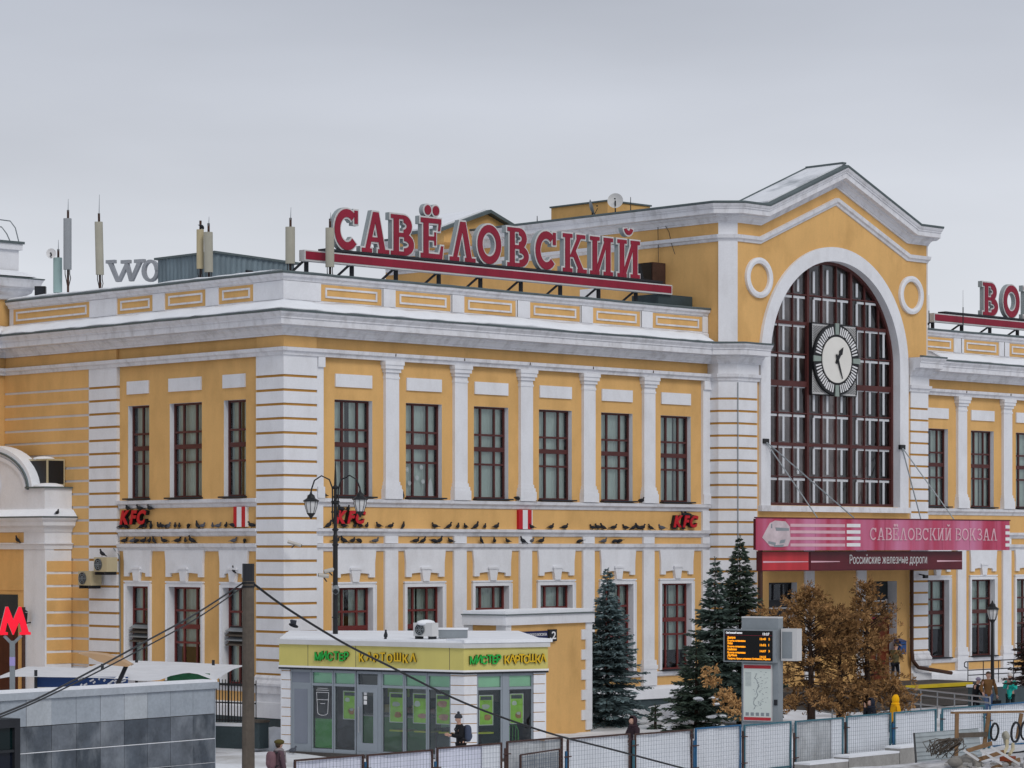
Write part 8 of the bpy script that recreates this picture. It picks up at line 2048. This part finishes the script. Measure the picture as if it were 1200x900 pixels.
# ================================================================== pigeons
M['pig_dark'] = mat('dark grey feathers', '24262c', 0.7, 0.25, 9.0, local=True); M['pig_grey'] = mat('grey feathers', '565a63', 0.7, 0.25, 9.0, local=True)
def pigeon_mesh(pose):
    m_ = MB(); m_.sphere((0, 0, 0), 1, 1, 1, 10, 8)
    up = {'rest': 0.12, 'alert': 0.45, 'peck': -0.2}[pose]; c, s_ = math.cos(up), math.sin(up)
    vs = []
    for v in m_.v:
        x, y, z = v[0] * 0.145 * (1 if v[0] > 0 else 1.15), v[1] * 0.068, v[2] * 0.075 * (1 - 0.25 * max(0, -v[0])); vs.append((x * c - z * s_, y, x * s_ + z * c + 0.115))
    m_.v = vs
    hx, hz = (0.115 * c - 0.02 * s_, 0.115 + 0.13 * s_ + (0.085 if pose != 'peck' else -0.03))
    m_.tube([(0.07 * c, 0, 0.13 + 0.07 * s_), (hx * 0.92, 0, hz - 0.03), (hx, 0, hz)], [0.055, 0.036, 0.03], 8); m_.sphere((hx + 0.01, 0, hz + 0.012), 0.040, 0.034, 0.036, 8, 6)
    m_.tube([(hx + 0.04, 0, hz + 0.008), (hx + 0.072, 0, hz - 0.004)], [0.011, 0.003], 5)
    tb = (-0.12 * c, 0.115 - 0.12 * s_)
    m_.add([(tb[0], -0.035, tb[1] + 0.02), (tb[0], 0.035, tb[1] + 0.02), (tb[0] - 0.13 * c, 0.045, tb[1] - 0.13 * s_), (tb[0] - 0.13 * c, -0.045, tb[1] - 0.13 * s_), (tb[0], -0.03, tb[1] - 0.01), (tb[0], 0.03, tb[1] - 0.01), (tb[0] - 0.13 * c, 0.04, tb[1] - 0.13 * s_ - 0.012), (tb[0] - 0.13 * c, -0.04, tb[1] - 0.13 * s_ - 0.012)],
           [(0, 1, 2, 3), (7, 6, 5, 4), (0, 4, 5, 1), (1, 5, 6, 2), (2, 6, 7, 3), (3, 7, 4, 0)])
    for y in (-0.028, 0.028): m_.tube([(0.01, y, 0.06), (0.015, y, 0.0), (0.045, y, 0.002)], 0.006, 4)
    return m_
pmesh = []
for pose in ('rest', 'alert', 'peck', 'rest'):
    me = pigeon_mesh(pose).mesh('pigeon'); me.materials.append(M['pig_dark'] if len(pmesh) < 3 else M['pig_grey']); me.shade_smooth(); pmesh.append(me)
def pigeon(p, rz, label, group, kind=None, sc=0.95):
    o = bpy.data.objects.new('pigeon', pmesh[rnd.choice((0, 0, 0, 1, 3, 2)) if kind is None else kind]); col.objects.link(o)
    o.location = p; o.rotation_euler = (0, 0, rz); o.scale = (sc,) * 3; tag(o, label, 'pigeon', group); return o
ORD = ['first', 'second', 'third', 'fourth', 'fifth', 'sixth', 'seventh', 'eighth', 'ninth', 'tenth']
rows_f = {'middle': [300 + q / 4 for q in (338, 412, 465, 490, 518, 575, 632, 690, 840, 903, 948, 985, 1030, 1072, 1128)] + [600 + q / 4 for q in (92, 185, 250, 380, 405, 430, 475, 535, 570, 590, 612, 650, 705, 760, 800)],
          'lower': [300 + q / 4 for q in (375, 415, 455, 485, 557, 748, 783, 838, 858, 913, 1055, 1118, 1178)] + [600 + q / 4 for q in (50, 92, 135, 318, 433, 480, 503)]}
rows_s = {'middle': [140 + q / 7.06 for q in (10, 50, 185, 215, 260, 325, 355, 385, 400, 460, 495, 570, 645, 685, 770, 815, 880, 940, 1095)], 'lower': [140 + q / 7.06 for q in (38, 105, 140, 195, 245, 285, 368, 480, 545, 600, 945, 1035)]}
for side, rows in (('front', rows_f), ('side', rows_s)):
    for led, pxs in rows.items():
        z = 7.215 if led == 'middle' else 6.67; cnt = {}
        for px in sorted(pxs):
            if side == 'front': p = onY(px, 620, -0.11); bay = min(range(6), key=lambda i: abs(FC[i] - p.x)); loc = (p.x, -0.11 + rnd.uniform(-0.03, 0.03), z); r0 = 0
            else: p = onX(px, 620, -0.11); bay = min(range(3), key=lambda i: abs(LCW[i][0] - p.y)); loc = (-0.11, p.y, z); r0 = math.pi / 2
            k = cnt.get(bay, 0); cnt[bay] = k + 1
            pigeon(loc, r0 + rnd.choice((0, math.pi)) + rnd.uniform(-0.7, 0.7), 'dark pigeon on the %s ledge, %s from left under the %s %s window' % (led, ORD[k], ORD[bay], 'front' if side == 'front' else 'left side'), 'pigeons on the %s ledge of the %s' % (led, 'front' if side == 'front' else 'left side'), sc=rnd.uniform(0.84, 1.0))
for q, l_ in ((70, 'first'), (170, 'second'), (255, 'third')):
    p = onX(140 + q / 7.06, 597.5, -0.12); pigeon((-0.14, p.y, p.z - 0.04), math.pi / 2 + rnd.uniform(-0.6, 0.6), 'dark pigeon sitting on the %s red letter of the left side sign' % l_, 'pigeons on the red shop letters', 0)
for px, lab in ((400, 'dark pigeon on the first red letter of the sign behind the lamp'), (407.5, 'dark pigeon on the second red letter of the sign behind the lamp'), (801, 'dark pigeon, left of two on the rightmost red letter sign'), (806, 'dark pigeon, right of two on the rightmost red letter sign')):
    p = onY(px, 598 if px < 500 else 604.5, -0.12); pigeon((p.x, -0.14, p.z - 0.05), rnd.uniform(0, 6), lab, 'pigeons on the red shop letters', 0)
for px, lab in ((379.7, 'pigeon on the sill ledge left of the first front window'), (472, 'pigeon on the sill ledge left of the second front window'), (547, 'pigeon on the sill ledge beside the second front pilaster base'), (607, 'pigeon on the sill ledge left of the third front pilaster base'), (623.5, 'pigeon on the sill ledge left of the fourth front window'), (751.5, 'pigeon on the sill ledge left of the fifth front pilaster base')):
    p = onY(px, 583, -0.1); pigeon((p.x, -0.10, 8.30), rnd.uniform(0, 6), lab, None)
p = onX(274.5, 668, -0.1); pigeon((-0.12, p.y, 5.58), 1.2, 'dark pigeon on the keystone near the pole top', None, 1)
p = onX(21, 634, AX - 0.1); pigeon((AX - 0.12, p.y, 6.70), 1.5, 'dark pigeon on the annex moulding at the left edge', None)
p = onX(69, 603, -1.2); pigeon((-1.0, AY - 0.25, 7.75), 0.6, 'dark pigeon on the snowy annex cornice', None)
p = onX(120, 652, -0.5); pigeon((p.x, p.y, p.z), 1.8, 'dark pigeon on top of the upper wall air conditioner', None, 1)
pp = P(236.5, 269, 105.3); pigeon((pp.x, pp.y, pp.z), 0.4, 'dark pigeon on top of the yellowed panel antenna', None)
pp = P(452, 748, 88.0); pigeon((pp.x, pp.y, 3.65), 0.8, 'dark pigeon standing on the kiosk roof edge', None, 1)
for px, d, lab in ((303, 92.6, 'dark pigeon walking on the snow left of the kiosk, leftmost'), (316.5, 93.0, 'grey pigeon standing on the snow beside the heap left of the kiosk'), (343, 88.6, 'dark pigeon standing at the kiosk door foot')):
    q = G(px, d); pigeon((q.x, q.y, 0.02), rnd.uniform(0, 6), lab, None)
# bird in flight before the corner pier
bp = P(344, 733, 97.5); fb = thing('flying_pigeon', 'dark pigeon flying with raised wings before the corner pier', 'pigeon', tuple(bp))
m_ = MB(); m_.sphere((0, 0, 0), 1, 1, 1, 10, 6); m_.v = [tuple(bp + Rv * v[0] * 0.17 + cam_dir * v[1] * 0.07 + Vector((0, 0, v[2] * 0.07 - v[0] * 0.05))) for v in m_.v]; m_.build('body', M['pig_dark'], fb, smooth=True)
for s_ in (-1, 1):
    m_ = MB(); q0, q1 = bp + Rv * 0.08, bp - Rv * 0.10; tip = bp + cam_dir * (0.26 * s_) + Vector((0, 0, 0.20)) - Rv * 0.10; mid = bp + cam_dir * (0.16 * s_) + Vector((0, 0, 0.16)) + Rv * 0.10
    up_ = Vector((0, 0, 0.012)); m_.add([q0, mid, tip, q1, q0 + up_, mid + up_, tip + up_, q1 + up_], [(3, 2, 1, 0), (4, 5, 6, 7), (0, 1, 5, 4), (1, 2, 6, 5), (2, 3, 7, 6), (3, 0, 4, 7)]); m_.build('wing', M['pig_grey'], fb)
# louvred hoods in the lower side windows
for c, w in ((LCW[0][0], LCW[0][1]), (LCW[2][0], LCW[2][1])):
    lv = thing('louvre_hood', ('dark louvred vent hood in the leftmost lower side window' if c > 5 else 'dark louvred vent hood in the lower side window behind the pole'), 'vent', (0.1, c, 2.9))
    for k in range(4):
        z = 2.95 + 0.17 * k
        MB().add([(0.28, c - w * 0.42, z + 0.14), (0.28, c + w * 0.42, z + 0.14), (-0.02, c + w * 0.42, z), (-0.02, c - w * 0.42, z), (0.28, c - w * 0.42, z + 0.17), (0.28, c + w * 0.42, z + 0.17), (-0.02, c + w * 0.42, z + 0.03), (-0.02, c - w * 0.42, z + 0.03)], [(3, 2, 1, 0), (4, 5, 6, 7), (0, 1, 5, 4), (1, 2, 6, 5), (2, 3, 7, 6), (3, 0, 4, 7)]).build('slat', M['grey_metal'] if k % 2 else M['wood_grey'], lv)
    MB().box(0.2, 0.27, c - w * 0.4, c + w * 0.4, 2.95, 3.65).build('back', M['black'], lv)
# iron bracket on the right pier below the canopy and thin wires hanging on the hall wall
bk = onY(1077, 673, WY - 0.1); o = thing('wall_bracket', 'small black iron bracket on the right rusticated pier', 'bracket', tuple(bk))
MB().beam(bk, bk + Vector((0, -0.35, -0.05)), 0.05, 0.05).cbox(bk + Vector((0, -0.35, -0.1)), 0.25, 0.12, 0.14).build('arm', M['black'], o)
def hang(pts, X, label):
    q = [onX(a, b, X) for a, b in pts]; MB().tube(q, 0.016, 4).build('wire', M['black'], label=label, cat='wire', org=tuple(q[0]))
hang([(771, 246), (771, 270), (771.5, 300), (771, 330)], 22.60, 'thin black wire hanging straight down the hall wall'); hang([(773, 247), (776, 258), (784, 272), (787, 286), (791, 298)], 22.58, 'thin black wire curving across the hall wall')
